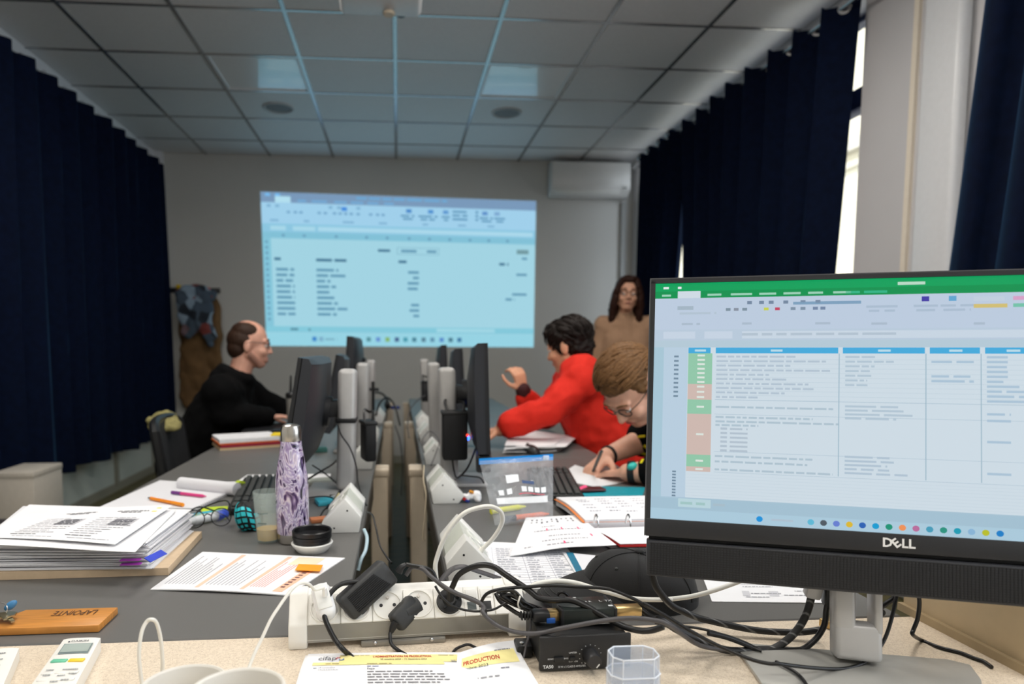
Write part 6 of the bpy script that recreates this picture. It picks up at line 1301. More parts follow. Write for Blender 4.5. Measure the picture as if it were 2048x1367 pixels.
desk_cable('thin cord looped around the pale socket blocks of the right row', [(848, 905, 2.45), (845, 880, 2.5), (860, 862, 2.6), (878, 880, 2.5), (872, 905, 2.42), (862, 930, 2.35)], 0.002, 'cable_grey')
desk_cable('grey cord arching over the far socket blocks', [(818, 880, 3.2), (815, 850, 3.3), (820, 820, 3.4), (835, 800, 3.5), (850, 790, 3.6)], 0.003, 'cable_grey')
desk_cable('black cord in the far left cable tangle', [(752, 830, 3.3), (760, 805, 3.4), (775, 795, 3.5), (790, 812, 3.5), (800, 850, 3.4)], 0.005)
FLOOR_Z = 0.02
cable('grey cord drooping into the aisle from the far blocks', [(790, 850, 3.4), (800, 880, 3.4), (805, 930, 3.4), (802, 990, 3.4)], 0.003, 'cable_grey')
cable('pale cord dangling at the inner edge of the right desks', [(848, 930, 1.92), (847, 960, 1.9), (852, 990, 1.88), (850, 1030, 1.86), (846, 1075, 1.84), (851, 1080, 1.84)], 0.0022, mat('cord_pale', s(190, 175, 150), 0.5))
# far clutter: headset, small boxes, microphone arm
p = on(770, 822); t = thing('headset', 'black headset lying among the far socket blocks of the left row', 'headset', (p.x - 0.06, p.y, TZ)); hc = Vector((p.x - 0.06, p.y + 0.1, TZ + 0.05))
part('band', MB().tube([hc + Vector((0.075 * math.cos(a), 0.02 * math.sin(a), 0.07 * math.sin(a))) for a in [PI * k / 10 for k in range(11)]], 0.008), 'black_plastic', t)
for sx in (-1, 1): part('ear_cup', MB().ell(hc + Vector((0.075 * sx, 0, -0.015)), (0.02, 0.035, 0.035)), 'black_plastic', t)
p = PY(746, 778, 3.5); t = thing('desk_clamp', 'thin black clamp bar standing beside the far silver stand of the left row', 'clamp', (p.x, p.y, TZ)); part('post', MB().cyl((p.x, p.y, TZ), (p.x, p.y, p.z + 0.04), 0.008), 'black_plastic', t); part('bar', MB().cyl((p.x - 0.02, p.y, p.z), (p.x + 0.03, p.y, p.z), 0.008), 'black_plastic', t)
for px, py, sz, c, lab in ((640, 905, (0.05, 0.04, 0.02), (60, 110, 105), 'small green box under the left monitor'), (650, 1010, (0.05, 0.06, 0.012), (60, 170, 190), 'turquoise card on the desk behind the lidded cup'), (872, 880, (0.05, 0.05, 0.015), (90, 150, 145), 'green tinted box behind the hanging pouch'), (790, 818, (0.06, 0.04, 0.02), (35, 50, 120), 'small blue box among the far socket blocks'), (632, 968, (0.09, 0.05, 0.012), (190, 195, 185), 'pale card between the bottle and the silver stand'), (648, 1046, (0.07, 0.03, 0.01), (190, 120, 80), 'brown card lying behind the lidded cup')):
    p = on(px, py); solo('small_box', MB().rbox((p.x, p.y + 0.02, TZ + sz[2] / 2 + 0.0005), sz, 0.002, rot=(0, 0, 0.3)), mat('smallbox_%d_%d' % (px, py), s(*c), 0.5), lab, 'box')
FLOOR_Z = WT

# ------------------------------------------------------------------ pages with the logo
asp_ = 1.414
pg = [PZ(585, 1420, WT), PZ(985, 1420, WT), PZ(921, 1309, WT), PZ(617, 1311, WT)]
c2 = [PZ(905, 1405, WT), PZ(1092, 1392, WT), PZ(1028, 1298, WT), PZ(915, 1325, WT)]
t, fn = sheet_thing('page', 'second training programme page tilted up beside the amplifier', 'page', c2, 0.001, bump=lambda u, v: 0.012 * v * v + 0.003 * math.sin(PI * u), nu=12, nv=12)
Q = Print(fn, 0.0005); YE = s(244, 232, 160); RD = s(190, 50, 40)
Q.rect(0.08, 0.62, 0.92, 0.86, YE, seg=8); a_w = 1.3
Q.text('PRODUCTION', 0.10, 0.70, 0.075, RD, a_w, bold=0.02, width=0.55); Q.text('embre 2023', 0.10, 0.60, 0.05, K, a_w, width=0.36); Q.line(0.6, 0.85, 0.86, 0.02, KL); Q.line(0.62, 0.52, 0.74, 0.02, KL); Q.line(0.12, 0.38, 0.6, 0.025, s(150, 150, 155), wl=(0.03, 0.09), gap=0.03); Q.line(0.6, 0.1, 0.78, 0.02, KL)
Q.obj('print', t)
t, fn = sheet_thing('page', 'training programme page with the cifap logo and a yellow banner', 'page', [v + Vector((0, 0, 0.006)) for v in pg], 0.001, bump=lambda u, v: -0.0045 * max(0, v - 0.7) / 0.3 + 0.0015 * math.sin(2.5 * u), nu=14, nv=14)
part('under_sheet', MB().sheet(lambda u, v: fn(u, v) + Vector((-0.004, 0.001, -0.0025)), 6, 6, 0.0008), 'paper', t)
Q = Print(fn, 0.0005); aw = 1.9
Q.rect(0.21, 0.74, 0.97, 0.93, YE, seg=10); Q.rect(0.05, 0.68, 0.85, 0.745, YE, seg=8)
Q.text('cifap', 0.075, 0.80, 0.10, s(90, 92, 100), aw, width=0.115, bold=0.0)
def arc(cu, cv, r, a0, a1, col):
    for k in range(8):
        b0_, b1_ = a0 + (a1 - a0) * k / 8, a0 + (a1 - a0) * (k + 1) / 8; n1 = Q.nrm(cu, cv) * 0.0012
        P4 = [(cu + math.cos(b) * rr / aw, cv + math.sin(b) * rr) for b, rr in ((b0_, r * 0.55), (b0_, r), (b1_, r), (b1_, r * 0.55))]
        Q.mb.add([Vector(fn(*p)) + n1 for p in P4], [(0, 1, 2, 3)]); Q.mb.c.append(col)
arc(0.205, 0.83, 0.035, 0.8, 3.6, s(190, 60, 80)); arc(0.222, 0.815, 0.035, 3.4, 6.6, s(60, 110, 190))
Q.text("L'ADMINISTRATION DE PRODUCTION", 0.42, 0.85, 0.045, RD, aw, width=0.37, bold=0.03); Q.text('25 octobre 2023 - 15 décembre 2023', 0.465, 0.785, 0.03, s(70, 60, 60), aw, width=0.29, bold=0.015)
Q.line(0.215, 0.905, 0.40, 0.012, s(190, 180, 140)); Q.line(0.84, 0.90, 0.95, 0.014, s(140, 130, 110)); Q.line(0.9, 0.765, 0.93, 0.014, KL); Q.line(0.9, 0.735, 0.96, 0.014, KL); Q.line(0.13, 0.70, 0.21, 0.014, s(150, 140, 100))
Q.text('28 novembre', 0.09, 0.62, 0.022, s(130, 135, 150), aw, width=0.10); Q.text('matinée', 0.09, 0.58, 0.022, s(130, 135, 150), aw, width=0.12); Q.rect(0.06, 0.62, 0.08, 0.635, s(150, 155, 170))
Q.line(0.38, 0.69, 0.53, 0.012, s(150, 140, 100)); Q.line(0.38, 0.64, 0.45, 0.013, s(120, 130, 170)); Q.text('Paye', 0.38, 0.585, 0.028, K, aw, bold=0.02, width=0.045)
for k, w in enumerate((0.38, 0.45, 0.44, 0.46, 0.40, 0.42, 0.3, 0.4)): Q.line(0.38, 0.535 - k * 0.05, 0.38 + w, 0.018, s(120, 120, 125), wl=(0.02, 0.06))
Q.obj('print', t)

# ------------------------------------------------------------------ remotes, key tag, cups
mat('remote_white', s(236, 234, 228), 0.35, var=0.01)
def remote(label, far_l, far_r, near_r, near_l, h=0.020, full=True):
    cs = [PZ(*q, WT + h) for q in (near_l, near_r, far_r, far_l)]; ctr = sum(cs, Vector()) / 4
    t = thing('remote_control', label, 'remote control', (ctr.x, ctr.y, WT), 'air conditioner remote controls'); f = quad_fn(*cs)
    def top(u, v): p = f(u, v); return p + Vector((0, 0, -0.0016 * (2 * u - 1) ** 4))
    part('shell', MB().sheet(top, 8, 4, h - 0.0008), 'remote_white', t, 50)
    Q = Print(f, 0.0006)
    if full:
        Q.text('DAIKIN', 0.28, 0.925, 0.022, s(70, 75, 80), 0.40, width=0.46, bold=0.02); Q.rect(0.20, 0.925, 0.25, 0.945, s(60, 65, 75))
        Q.rect(0.14, 0.74, 0.90, 0.90, s(120, 135, 135)); Q.rect(0.17, 0.76, 0.87, 0.885, s(160, 172, 166), k=2)
        for u, v in ((0.14, 0.50), (0.52, 0.50), (0.70, 0.50), (0.14, 0.43), (0.48, 0.42), (0.72, 0.44), (0.40, 0.34), (0.62, 0.36), (0.15, 0.22), (0.45, 0.24), (0.70, 0.25), (0.45, 0.17), (0.35, 0.08)): Q.line(u, v, u + 0.18, 0.014, s(150, 152, 155))
        for k in range(4):
            for j in range(3): pass
    else:
        for k in range(5): Q.line(0.3, 0.15 + 0.17 * k, 0.75, 0.03, s(140, 142, 146))
    Q.obj('print', t)
    if full:
        for u, c, nm_ in ((0.30, (110, 195, 160), 'green'), (0.72, (240, 205, 60), 'yellow')):
            q = f(u, 0.635); part('button', MB().rbox(q + Vector((0, 0, 0.0006)), (0.019, 0.008, 0.0024), 0.001), mat('button_' + nm_, s(*c), 0.4), t, label=nm_ + ' rubber button')
        for u in (0.2, 0.5, 0.8):
            for v in (0.47, 0.38, 0.28, 0.18): part('button', MB().rbox(f(u, v) + Vector((0, 0, 0.0002)), (0.012, 0.006, 0.0012), 0.0006), 'remote_white', t)
remote('white remote control with a small grey display, green and yellow buttons', (127, 1276), (201, 1273), (122, 1420), (20, 1425))
remote('white remote control cut by the picture edge beside the key tag', (-50, 1300), (38, 1293), (5, 1370), (-90, 1380), 0.018, False)
mat('wood_tag', s(196, 132, 62), 0.4, var=0.18, scale=18)
nt = MATS['wood_tag'].node_tree; mp = nt.nodes.new('ShaderNodeMapping'); mp.inputs['Scale'].default_value = (1, 14, 1); nz = [n for n in nt.nodes if n.type == 'TEX_NOISE'][0]; tcn = [n for n in nt.nodes if n.type == 'TEX_COORD'][0]; nt.links.new(tcn.outputs['Object'], mp.inputs[0]); nt.links.new(mp.outputs[0], nz.inputs['Vector'])
tgz = TZ + 0.012
pl = [PZ(*q, tgz) for q in ((-60, 1258), (197, 1249), (236, 1213), (52, 1218), (-20, 1245))]
t = thing('key_tag', 'wooden key tag lettered LAPOINTE lying at the desk corner', 'key tag', (pl[0].x, pl[0].y, TZ))
part('tag', MB().prism([(p.x, p.y) for p in pl], 0.011, M=Matrix.Translation((0, 0, TZ + 0.0008)), bevel=0.0015), 'wood_tag', t)
f = quad_fn(pl[0], pl[1], pl[2], pl[0] + (pl[2] - pl[1])); Q = Print(lambda u, v: f(u, v) + Vector((0, 0, 0.0003)), 0.0003)
Q.text('LAPOINTE', 0.87, 0.84, 0.26, s(70, 42, 22), 4.0, rot=True, width=0.36); Q.obj('lettering', t)
kp = PZ(14, 1236, tgz + 0.003); t = thing('keys', 'brass and steel keys on a ring resting on the wooden key tag', 'keys', kp); mat('key_brass', s(165, 155, 125), 0.3, metal=0.9, var=0.1)
part('key', MB().prism([(-0.02, -0.010), (0.004, -0.012), (0.012, -0.004), (0.012, 0.006), (0.004, 0.012), (-0.02, 0.010)], 0.0025, M=Matrix.Translation(kp + Vector((0, 0, 0.004))) @ Matrix.Rotation(0.2, 4, 'Z')), 'key_brass', t)
part('key', MB().prism([(0.0, -0.004), (0.022, -0.014), (0.024, -0.010), (0.004, 0.004)], 0.0025, M=Matrix.Translation(kp + Vector((0, 0, 0.0005))) @ Matrix.Rotation(-0.3, 4, 'Z')), 'key_brass', t)
part('key', MB().prism([(0.0, -0.008), (0.022, -0.022), (0.025, -0.018), (0.004, 0.0)], 0.0025, M=Matrix.Translation(kp + Vector((-0.004, 0, 0.0075))) @ Matrix.Rotation(-0.3, 4, 'Z')), 'key_brass', t)
part('key_ring', MB().tube([kp + Vector((-0.012 + 0.011 * math.cos(a), 0.004 + 0.004 * math.sin(a), 0.012 + 0.010 * math.sin(a))) for a in [2 * PI * k / 16 for k in range(17)]], 0.001, n=6, smooth=0), 'chrome', t)
part('fob', MB().ell(kp + Vector((-0.006, 0.022, 0.012)), (0.010, 0.004, 0.006), rot=(0, -0.6, 0.5)), mat('fob_blue', s(60, 120, 165), 0.3), t)
mat('cup_white', s(226, 222, 214), 0.3, var=0.01)
def mug(label, px, py, zr_, rr, hgt):
    c = PZ(px, py, zr_); c.y -= rr; z0 = WT; h = zr_ - z0
    t = thing('paper_cup', label, 'cup', (c.x, c.y, z0), 'white cups at the front edge')
    part('wall', MB().lathe([(0.0, 0.001), (rr * 0.72, 0.0), (rr * 0.76, 0.004), (rr * 0.985, h - 0.003), (rr * 1.02, h - 0.002), (rr * 1.02, h), (rr * 0.96, h), (rr * 0.72, 0.007), (0.0, 0.006)], (c.x, c.y, z0), 48), 'cup_white', t)
    part('rolled_rim', MB().tube([(c.x + rr * 1.01 * math.cos(a), c.y + rr * 1.01 * math.sin(a), zr_) for a in [2 * PI * k / 40 for k in range(41)]], 0.0014, n=6, smooth=0), 'cup_white', t)
mug('empty white cup with its inside showing, in front of the white cable loop', 392, 1330, 0.812, 0.041, 0.08)
mug('white cup standing in front of the empty white cup', 494, 1337, 0.845, 0.041, 0.11)
# ------------------------------------------------------------------ people
def skin_mat(name, c, rgh=0.5):
    m = mat(name, s(*c), rgh, var=0.08, scale=25); b = m.node_tree.nodes['Principled BSDF']; b.inputs['Subsurface Weight'].default_value = 0.08; b.inputs['Subsurface Radius'].default_value = (0.02, 0.008, 0.004); return m
def hair_mat(name, c, stretch=(30, 30, 120)):
    m = mat(name, s(*c), 0.55, var=0.45, scale=4, spec=0.25); nt = m.node_tree; nz = [n for n in nt.nodes if n.type == 'TEX_NOISE'][0]; tcn = [n for n in nt.nodes if n.type == 'TEX_COORD'][0]
    mp = nt.nodes.new('ShaderNodeMapping'); mp.inputs['Scale'].default_value = stretch; nt.links.new(tcn.outputs['Object'], mp.inputs[0]); nt.links.new(mp.outputs[0], nz.inputs['Vector']); return m
def basis(fwd, up):
    x = Vector(fwd).normalized(); z = Vector(up); z = (z - x * z.dot(x)).normalized(); y = z.cross(x)
    return Matrix(((x.x, y.x, z.x), (x.y, y.y, z.y), (x.z, y.z, z.z)))
def head_mb(c, R, sc=1.0, female=False):
    b = MB(); T = lambda p: Vector(c) + R @ (Vector(p) * sc); e = R.to_euler()
    def ell(p, r, n=16, m=12):
        q = MB().ell((0, 0, 0), tuple(k * sc for k in r), n, m); q.v = [R @ v + T(p) for v in q.v]; b.add(q.v, q.f)
    def cap(p, q, ra, rb): b.cap(T(p), T(q), ra * sc, rb * sc, 12)
    ell((-0.012, 0, 0.032), (0.096, 0.076, 0.088), 24, 16); ell((0.032, 0, -0.03), (0.060, 0.060, 0.088), 20, 14)
    ell((0.058, 0, -0.094), (0.030, 0.032 if not female else 0.026, 0.022)); cap((0.0, 0.054, -0.055), (0.055, 0.018, -0.098), 0.020, 0.018); cap((0.0, -0.054, -0.055), (0.055, -0.018, -0.098), 0.020, 0.018)
    for sy in (-1, 1): ell((0.060, 0.036 * sy, -0.032), (0.028, 0.026, 0.026)); cap((0.083, 0.010 * sy, 0.026), (0.072, 0.045 * sy, 0.022), 0.011, 0.010); ell((-0.012, 0.079 * sy, -0.012), (0.020, 0.009, 0.032), 12, 8); ell((0.094, 0.010 * sy, -0.034), (0.010, 0.008, 0.008), 10, 8)
    cap((0.086, 0, 0.014), (0.106, 0, -0.030), 0.008, 0.0115); cap((0.084, -0.016, -0.062), (0.084, 0.016, -0.062), 0.008, 0.008); cap((0.080, -0.012, -0.074), (0.080, 0.012, -0.074), 0.008, 0.008)
    cap((-0.022, 0, -0.06), (-0.04, 0, -0.16), 0.056 if not female else 0.048, 0.058 if not female else 0.050)
    return b, T
def hand(b, wrist, d, nrm, curl=0.5, side=1, spread=0.10, pinch=False, sc=1.0):
    """palm and five fingers; d: direction wrist->knuckles, nrm: back of the hand, side: +1 thumb towards d x nrm"""
    d = Vector(d).normalized(); n = Vector(nrm); n = (n - d * n.dot(d)).normalized(); l = d.cross(n) * side; w = Vector(wrist)
    for k, off in enumerate((-0.027, -0.009, 0.009, 0.027)):
        b.cap(w + l * off * 0.6 + d * 0.012, w + d * 0.078 * sc + l * off, 0.014 * sc, 0.0115 * sc, 10)
    for k, (off, ln) in enumerate(((0.030, 0.078), (0.010, 0.088), (-0.010, 0.082), (-0.029, 0.064))):
        p = w + d * 0.082 * sc + l * off; dd = (d + l * spread * (1.5 - k) * 0.4).normalized(); a = 0.0
        cu = curl * (1.0 if not pinch else (0.75 + 0.12 * k))
        for j, (f, r) in enumerate(((0.46, 0.0095), (0.30, 0.0085), (0.24, 0.0078))):
            a += cu * (0.75, 1.0, 0.7)[j]; v = dd * math.cos(a) - n * math.sin(a); q = p + v * ln * f * sc; b.cap(p, q, r * sc, r * 0.93 * sc, 9); p = q
    p = w + d * 0.022 + l * 0.030 - n * 0.006; q = p + (d * 0.6 + l * 0.75 - n * 0.35).normalized() * 0.042 * sc; b.cap(p, q, 0.0145 * sc, 0.011 * sc, 9)
    r_ = q + (d * 0.9 + l * (0.1 if pinch else 0.35) - n * 0.35).normalized() * 0.032 * sc; b.cap(q, r_, 0.0105 * sc, 0.0095 * sc, 9)
    b.cap(r_, r_ + (d * 0.95 - n * 0.3 - l * (0.35 if pinch else 0.0)).normalized() * 0.024 * sc, 0.0095 * sc, 0.0078 * sc, 9)
def chain(b, pts, rs, infl=0.0):
    for i in range(len(pts) - 1): b.cap(pts[i], pts[i + 1], rs[i] + infl, rs[i + 1] + infl, 16)
def torso(b, neck, chest, pelvis, sl, sr_, infl=0.0, k=1.0):
    neck, chest, pelvis, sl, sr_ = map(Vector, (neck, chest, pelvis, sl, sr_)); ax = (sr_ - sl).normalized()
    for t_ in (-0.09, 0.0, 0.09): b.cap(chest + ax * t_ * k, pelvis + ax * t_ * k * 0.9, 0.108 * k + infl, 0.112 * k + infl, 16)
    up_ = (neck + chest) / 2
    for q in (sl, sr_): b.cap(up_.lerp(neck, 0.4), q, 0.062 * k + infl, 0.058 * k + infl, 14); b.cap(chest, q, 0.10 * k + infl, 0.060 * k + infl, 14)
    b.cap(neck, chest, 0.060 * k + infl, 0.11 * k + infl, 16)
def specs(parent, T, m, sc=1.0, round_=True):
    t = part('spectacles', MB().tube([T((0.098, -0.010, 0.010)), T((0.101, 0.0, 0.013)), T((0.098, 0.010, 0.010))], 0.0017, n=6), m, parent)
    for sy in (-1, 1):
        ring = [T((0.096 - 0.006 * abs(math.cos(a)) * (1 if math.cos(a) > 0 else 0), sy * (0.033 + 0.023 * math.cos(a)), 0.004 + 0.018 * math.sin(a))) for a in [2 * PI * k / 18 for k in range(19)]]
        part('rim', MB().tube(ring, 0.0018, n=6, smooth=0), m, t); part('temple', MB().tube([T((0.090, sy * 0.056, 0.010)), T((0.05, sy * 0.077, 0.012)), T((-0.01, sy * 0.085, 0.010)), T((-0.022, sy * 0.084, -0.004))], 0.0016, n=6), m, t)
def face(parent, T, R, lip, brow, iris=(60, 40, 28)):
    for sy in (-1, 1):
        e = part('eye', MB().ell(T((0.079, 0.033 * sy, 0.003)), 0.0115, 14, 10), mat('eye_white', s(225, 220, 214), 0.2), parent)
        part('iris', MB().ell(T((0.0872, 0.033 * sy, 0.002)), 0.0045, 10, 8), mat('iris_%d' % iris[0], s(*iris), 0.2), e)
        part('eyelid', MB().ell(T((0.0785, 0.033 * sy, 0.008)), 0.0122, 12, 8), parent.children[0].data.materials[0], parent)
        part('eyebrow', MB().tube([T((0.094, 0.014 * sy, 0.028)), T((0.090, 0.034 * sy, 0.034)), T((0.080, 0.052 * sy, 0.028))], [0.002, 0.0034, 0.0015], n=6), brow, parent)
    part('lips', MB().tube([T((0.086, -0.021, -0.067)), T((0.0915, -0.008, -0.064)), T((0.091, 0.0, -0.0655)), T((0.0915, 0.008, -0.064)), T((0.086, 0.021, -0.067))], [0.0015, 0.0048, 0.0048, 0.0048, 0.0015], n=8), lip, parent)
def locks(parent, T, R, n, m, dirf, region, rad=0.0045, ln=0.07, seed=1, base=(-0.012, 0, 0.036), rr=(0.100, 0.080, 0.093)):
    """tapered strands laid over the skull"""
    random.seed(seed); b = MB(); k = 0; tries = 0
    while k < n and tries < n * 60:
        tries += 1; a, ph = random.uniform(0, 2 * PI), math.asin(random.uniform(-0.4, 1)); p = Vector((math.cos(a) * math.cos(ph), math.sin(a) * math.cos(ph), math.sin(ph)))
        if not region(p): continue
        k += 1; pts = []; q = p.copy()
        for j in range(5):
            pts.append(T(Vector(base) + Vector((q.x * rr[0], q.y * rr[1], q.z * rr[2])) * (1.0 + 0.03 * math.sin(j * 0.9 + k)))); d = Vector(dirf(q)); d = d - q * d.dot(q)
            if d.length < 1e-4: break
            q = (q + d.normalized() * ln / 5 / 0.09 + Vector((random.uniform(-1, 1), random.uniform(-1, 1), random.uniform(-1, 1))) * 0.05).normalized()
        if len(pts) > 2: b.tube(pts, [rad, rad * 1.25, rad, rad * 0.3], n=6, smooth=3)
    o = part('hair_strands', b, m, parent, 60); o['kind'] = 'stuff'
def V(*a): return Vector(a)

# ---------------- man in black hooded top, left row
YM = 3.6; sk = skin_mat('skin_fair', (214, 160, 138)); hr = hair_mat('hair_brown_short', (52, 34, 24))
hc_ = PY(500, 688, YM); R = basis((0.97, 0.20, -0.10), (0.06, 0, 1)); hb, T = head_mb(hc_, R, 1.0)
t = thing('person', 'balding person with glasses in a black hooded top sitting at the left desks', 'person', (-1.02, YM, 0))
neck = T((-0.045, 0, -0.17)); sl, sr_ = neck + V(-0.03, 0.19, -0.06), neck + V(-0.05, -0.18, -0.07); chest = neck + V(-0.07, 0, -0.16); pel = V(-1.08, YM, 0.56)
la = [sl, V(-0.72, YM + 0.20, 0.86), V(-0.60, YM + 0.26, 0.80)]; ra = [sr_, V(-0.86, YM - 0.20, 0.83), V(-0.68, YM - 0.03, 0.80)]
legs = [[pel + V(0, sy * 0.09, -0.02), V(-0.62, YM + sy * 0.13, 0.50), V(-0.66, YM + sy * 0.13, 0.09), V(-0.55, YM + sy * 0.14, 0.045)] for sy in (-1, 1)]
b = MB(); b.add(hb.v, hb.f); torso(b, neck, chest, pel, sl, sr_)
for a_ in (la, ra): chain(b, a_, [0.05, 0.042, 0.030])
for l_ in legs: chain(b, l_, [0.085, 0.06, 0.042, 0.04])
hand(b, la[-1], (1, -0.1, -0.1), (0, 0, 1), 0.25, 1); hand(b, ra[-1], (1, 0.2, -0.02), (0, 0, 1), 0.2, -1)
body = meshpart('body', fuse('body', b, 0.0055, 4), sk, t)
blk = mat('fabric_black', s(8, 8, 9), 0.95, spec=0.15, var=0.2, scale=300, bump=0.2, bscale=700)
b = MB(); torso(b, neck + V(-0.01, 0, -0.03), chest, pel, sl, sr_, 0.028)
for a_ in (la, ra): chain(b, a_, [0.058, 0.054, 0.042], 0.012)
for k in range(10): a0, a1 = 2 * PI * k / 10, 2 * PI * (k + 1) / 10; b.cap(neck + V(-0.012 + 0.075 * math.cos(a0), 0.085 * math.sin(a0), 0.012 + 0.035 * -math.cos(a0)), neck + V(-0.012 + 0.075 * math.cos(a1), 0.085 * math.sin(a1), 0.012 + 0.035 * -math.cos(a1)), 0.026, 0.026, 10)
b.cap(neck + V(-0.09, -0.06, 0.0), neck + V(-0.12, 0.06, -0.04), 0.04, 0.045)
meshpart('hooded_top', fuse('hooded_top', b, 0.008, 6, disp=0.008, dscale=13, seed=3), blk, t)
b = MB()
for l_ in legs: chain(b, l_[:3], [0.10, 0.072, 0.058])
b.cap(pel + V(0, -0.09, 0), pel + V(0, 0.09, 0), 0.13, 0.13); meshpart('trousers', fuse('trousers', b, 0.01, 4, disp=0.005, dscale=10), mat('denim_dark', s(32, 36, 48), 0.85), t)
for l_ in legs: part('shoe', MB().rbox((l_[3].x + 0.01, l_[3].y, 0.05), (0.27, 0.10, 0.09), 0.035, 3), 'black_plastic', t)
b = MB()
for p, r in (((-0.035, 0, 0.020), (0.084, 0.083, 0.072)), ((-0.058, 0, -0.025), (0.056, 0.072, 0.060)), ((-0.02, 0, 0.06), (0.080, 0.079, 0.055))):
    q = MB().ell((0, 0, 0), r, 20, 12); b.add([R @ v + T(p) for v in q.v], q.f)
meshpart('hair', fuse('hair', b, 0.004, 3, disp=0.0012, dscale=130), hr, t)
b = MB(); b.cap(T((0.085, -0.02, -0.078)), T((0.085, 0.02, -0.078)), 0.012, 0.012); b.cap(T((0.055, -0.03, -0.10)), T((0.055, 0.03, -0.10)), 0.020, 0.020)
for sy in (-1, 1): b.cap(T((0.005, sy * 0.058, -0.055)), T((0.055, sy * 0.030, -0.098)), 0.019, 0.019)
meshpart('stubble', fuse('stubble', b, 0.004, 3), mat('stubble_brown', s(150, 108, 92), 0.7), t)
face(t, T, R, mat('lip_rose', s(185, 105, 100), 0.4), hr); specs(t, T, mat('frame_dark', s(40, 36, 50), 0.3))

# ---------------- person in red
YM = 3.1; hr = hair_mat('hair_dark', (26, 17, 13)); hc_ = PY(1137, 692, YM); R = basis((-0.76, 0.60, -0.26), (-0.12, 0.08, 1)); hb, T = head_mb(hc_, R, 1.0)
t = thing('person', 'dark haired person in a bright red sweater raising one hand at the right desks', 'person', (0.9, YM, 0))
neck = T((-0.045, 0, -0.15)); chest = PY(1166, 800, YM); pel = V(1.02, YM - 0.03, 0.55)
sl = PY(1160, 768, YM - 0.19); sr_ = PY(1140, 760, YM + 0.20)
la = [sl, PY(1095, 822, YM - 0.24), PY(1018, 850, YM - 0.22), PY(1000, 860, YM - 0.2)]; ra = [sr_, PY(1088, 835, YM + 0.26), PY(1050, 792, YM + 0.16), PY(1046, 780, YM + 0.15)]
legs = [[pel + V(0, sy * 0.09, -0.02), V(0.56, YM + sy * 0.13, 0.50), V(0.6, YM + sy * 0.13, 0.09), V(0.5, YM + sy * 0.14, 0.045)] for sy in (-1, 1)]
b = MB(); b.add(hb.v, hb.f); torso(b, neck, chest, pel, sl, sr_)
chain(b, la, [0.05, 0.042, 0.030, 0.028]); chain(b, ra, [0.05, 0.042, 0.030, 0.028])
for l_ in legs: chain(b, l_, [0.085, 0.06, 0.042, 0.04])
hand(b, la[-1], (-1, 0.1, -0.1), (0, 0, 1), 0.3, -1); hand(b, ra[-1], (-0.25, 0.05, 1), (0.45, -0.9, 0.1), 0.75, -1, sc=0.95)
meshpart('body', fuse('body', b, 0.0055, 3), skin_mat('skin_tan', (216, 158, 126)), t)
red = mat('fabric_red', s(214, 34, 14), 0.85, var=0.08, scale=200, bump=0.15, bscale=500)
b = MB(); torso(b, neck + V(0.0, 0, -0.02), chest, pel, sl, sr_, 0.026); chain(b, la[:3], [0.062, 0.056, 0.046], 0.012); chain(b, ra[:3], [0.060, 0.054, 0.040], 0.010); b.cap(neck + V(0.01, 0, 0.005), neck + V(0.02, 0, -0.05), 0.066, 0.08)
b.cap(sl + V(0.02, 0.06, 0.02), pel + V(0.05, 0.02, 0.1), 0.11, 0.12)
meshpart('sweater', fuse('sweater', b, 0.008, 6, disp=0.013, dscale=12, seed=5), red, t)
part('cuff', MB().cap(ra[2], ra[3], 0.040, 0.037), mat('cuff_dark', s(60, 18, 20), 0.8), t)
b = MB()
for l_ in legs: chain(b, l_[:3], [0.10, 0.072, 0.058])
b.cap(pel + V(0, -0.09, 0), pel + V(0, 0.09, 0), 0.125, 0.125); meshpart('trousers', fuse('trousers', b, 0.01, 4, disp=0.005, dscale=10), 'denim_dark', t)
for l_ in legs: part('shoe', MB().rbox((l_[3].x - 0.01, l_[3].y, 0.05), (0.27, 0.10, 0.09), 0.035, 3), 'black_plastic', t)
b = MB()
for p, r in (((-0.018, 0, 0.050), (0.108, 0.092, 0.086)), ((-0.055, 0, -0.010), (0.066, 0.080, 0.078)), ((0.04, 0, 0.085), (0.062, 0.07, 0.042)), ((-0.05, 0, -0.075), (0.045, 0.06, 0.04)), ((0.012, 0.06, 0.02), (0.03, 0.025, 0.05)), ((0.012, -0.06, 0.02), (0.03, 0.025, 0.05))):
    q = MB().ell((0, 0, 0), r, 20, 12); b.add([R @ v + T(p) for v in q.v], q.f)
meshpart('hair', fuse('hair', b, 0.004, 2, disp=0.012, dscale=32, seed=2), hr, t)
locks(t, T, R, 90, hr, lambda q: (0.6 if q.x > 0.2 else -0.6, 0.25, -0.5), lambda p: p.z > -0.35 and (p.x < 0.55 or p.z > 0.45), 0.005, 0.08, 3, base=(-0.016, 0, 0.046), rr=(0.112, 0.095, 0.092))
face(t, T, R, 'lip_rose', hr)

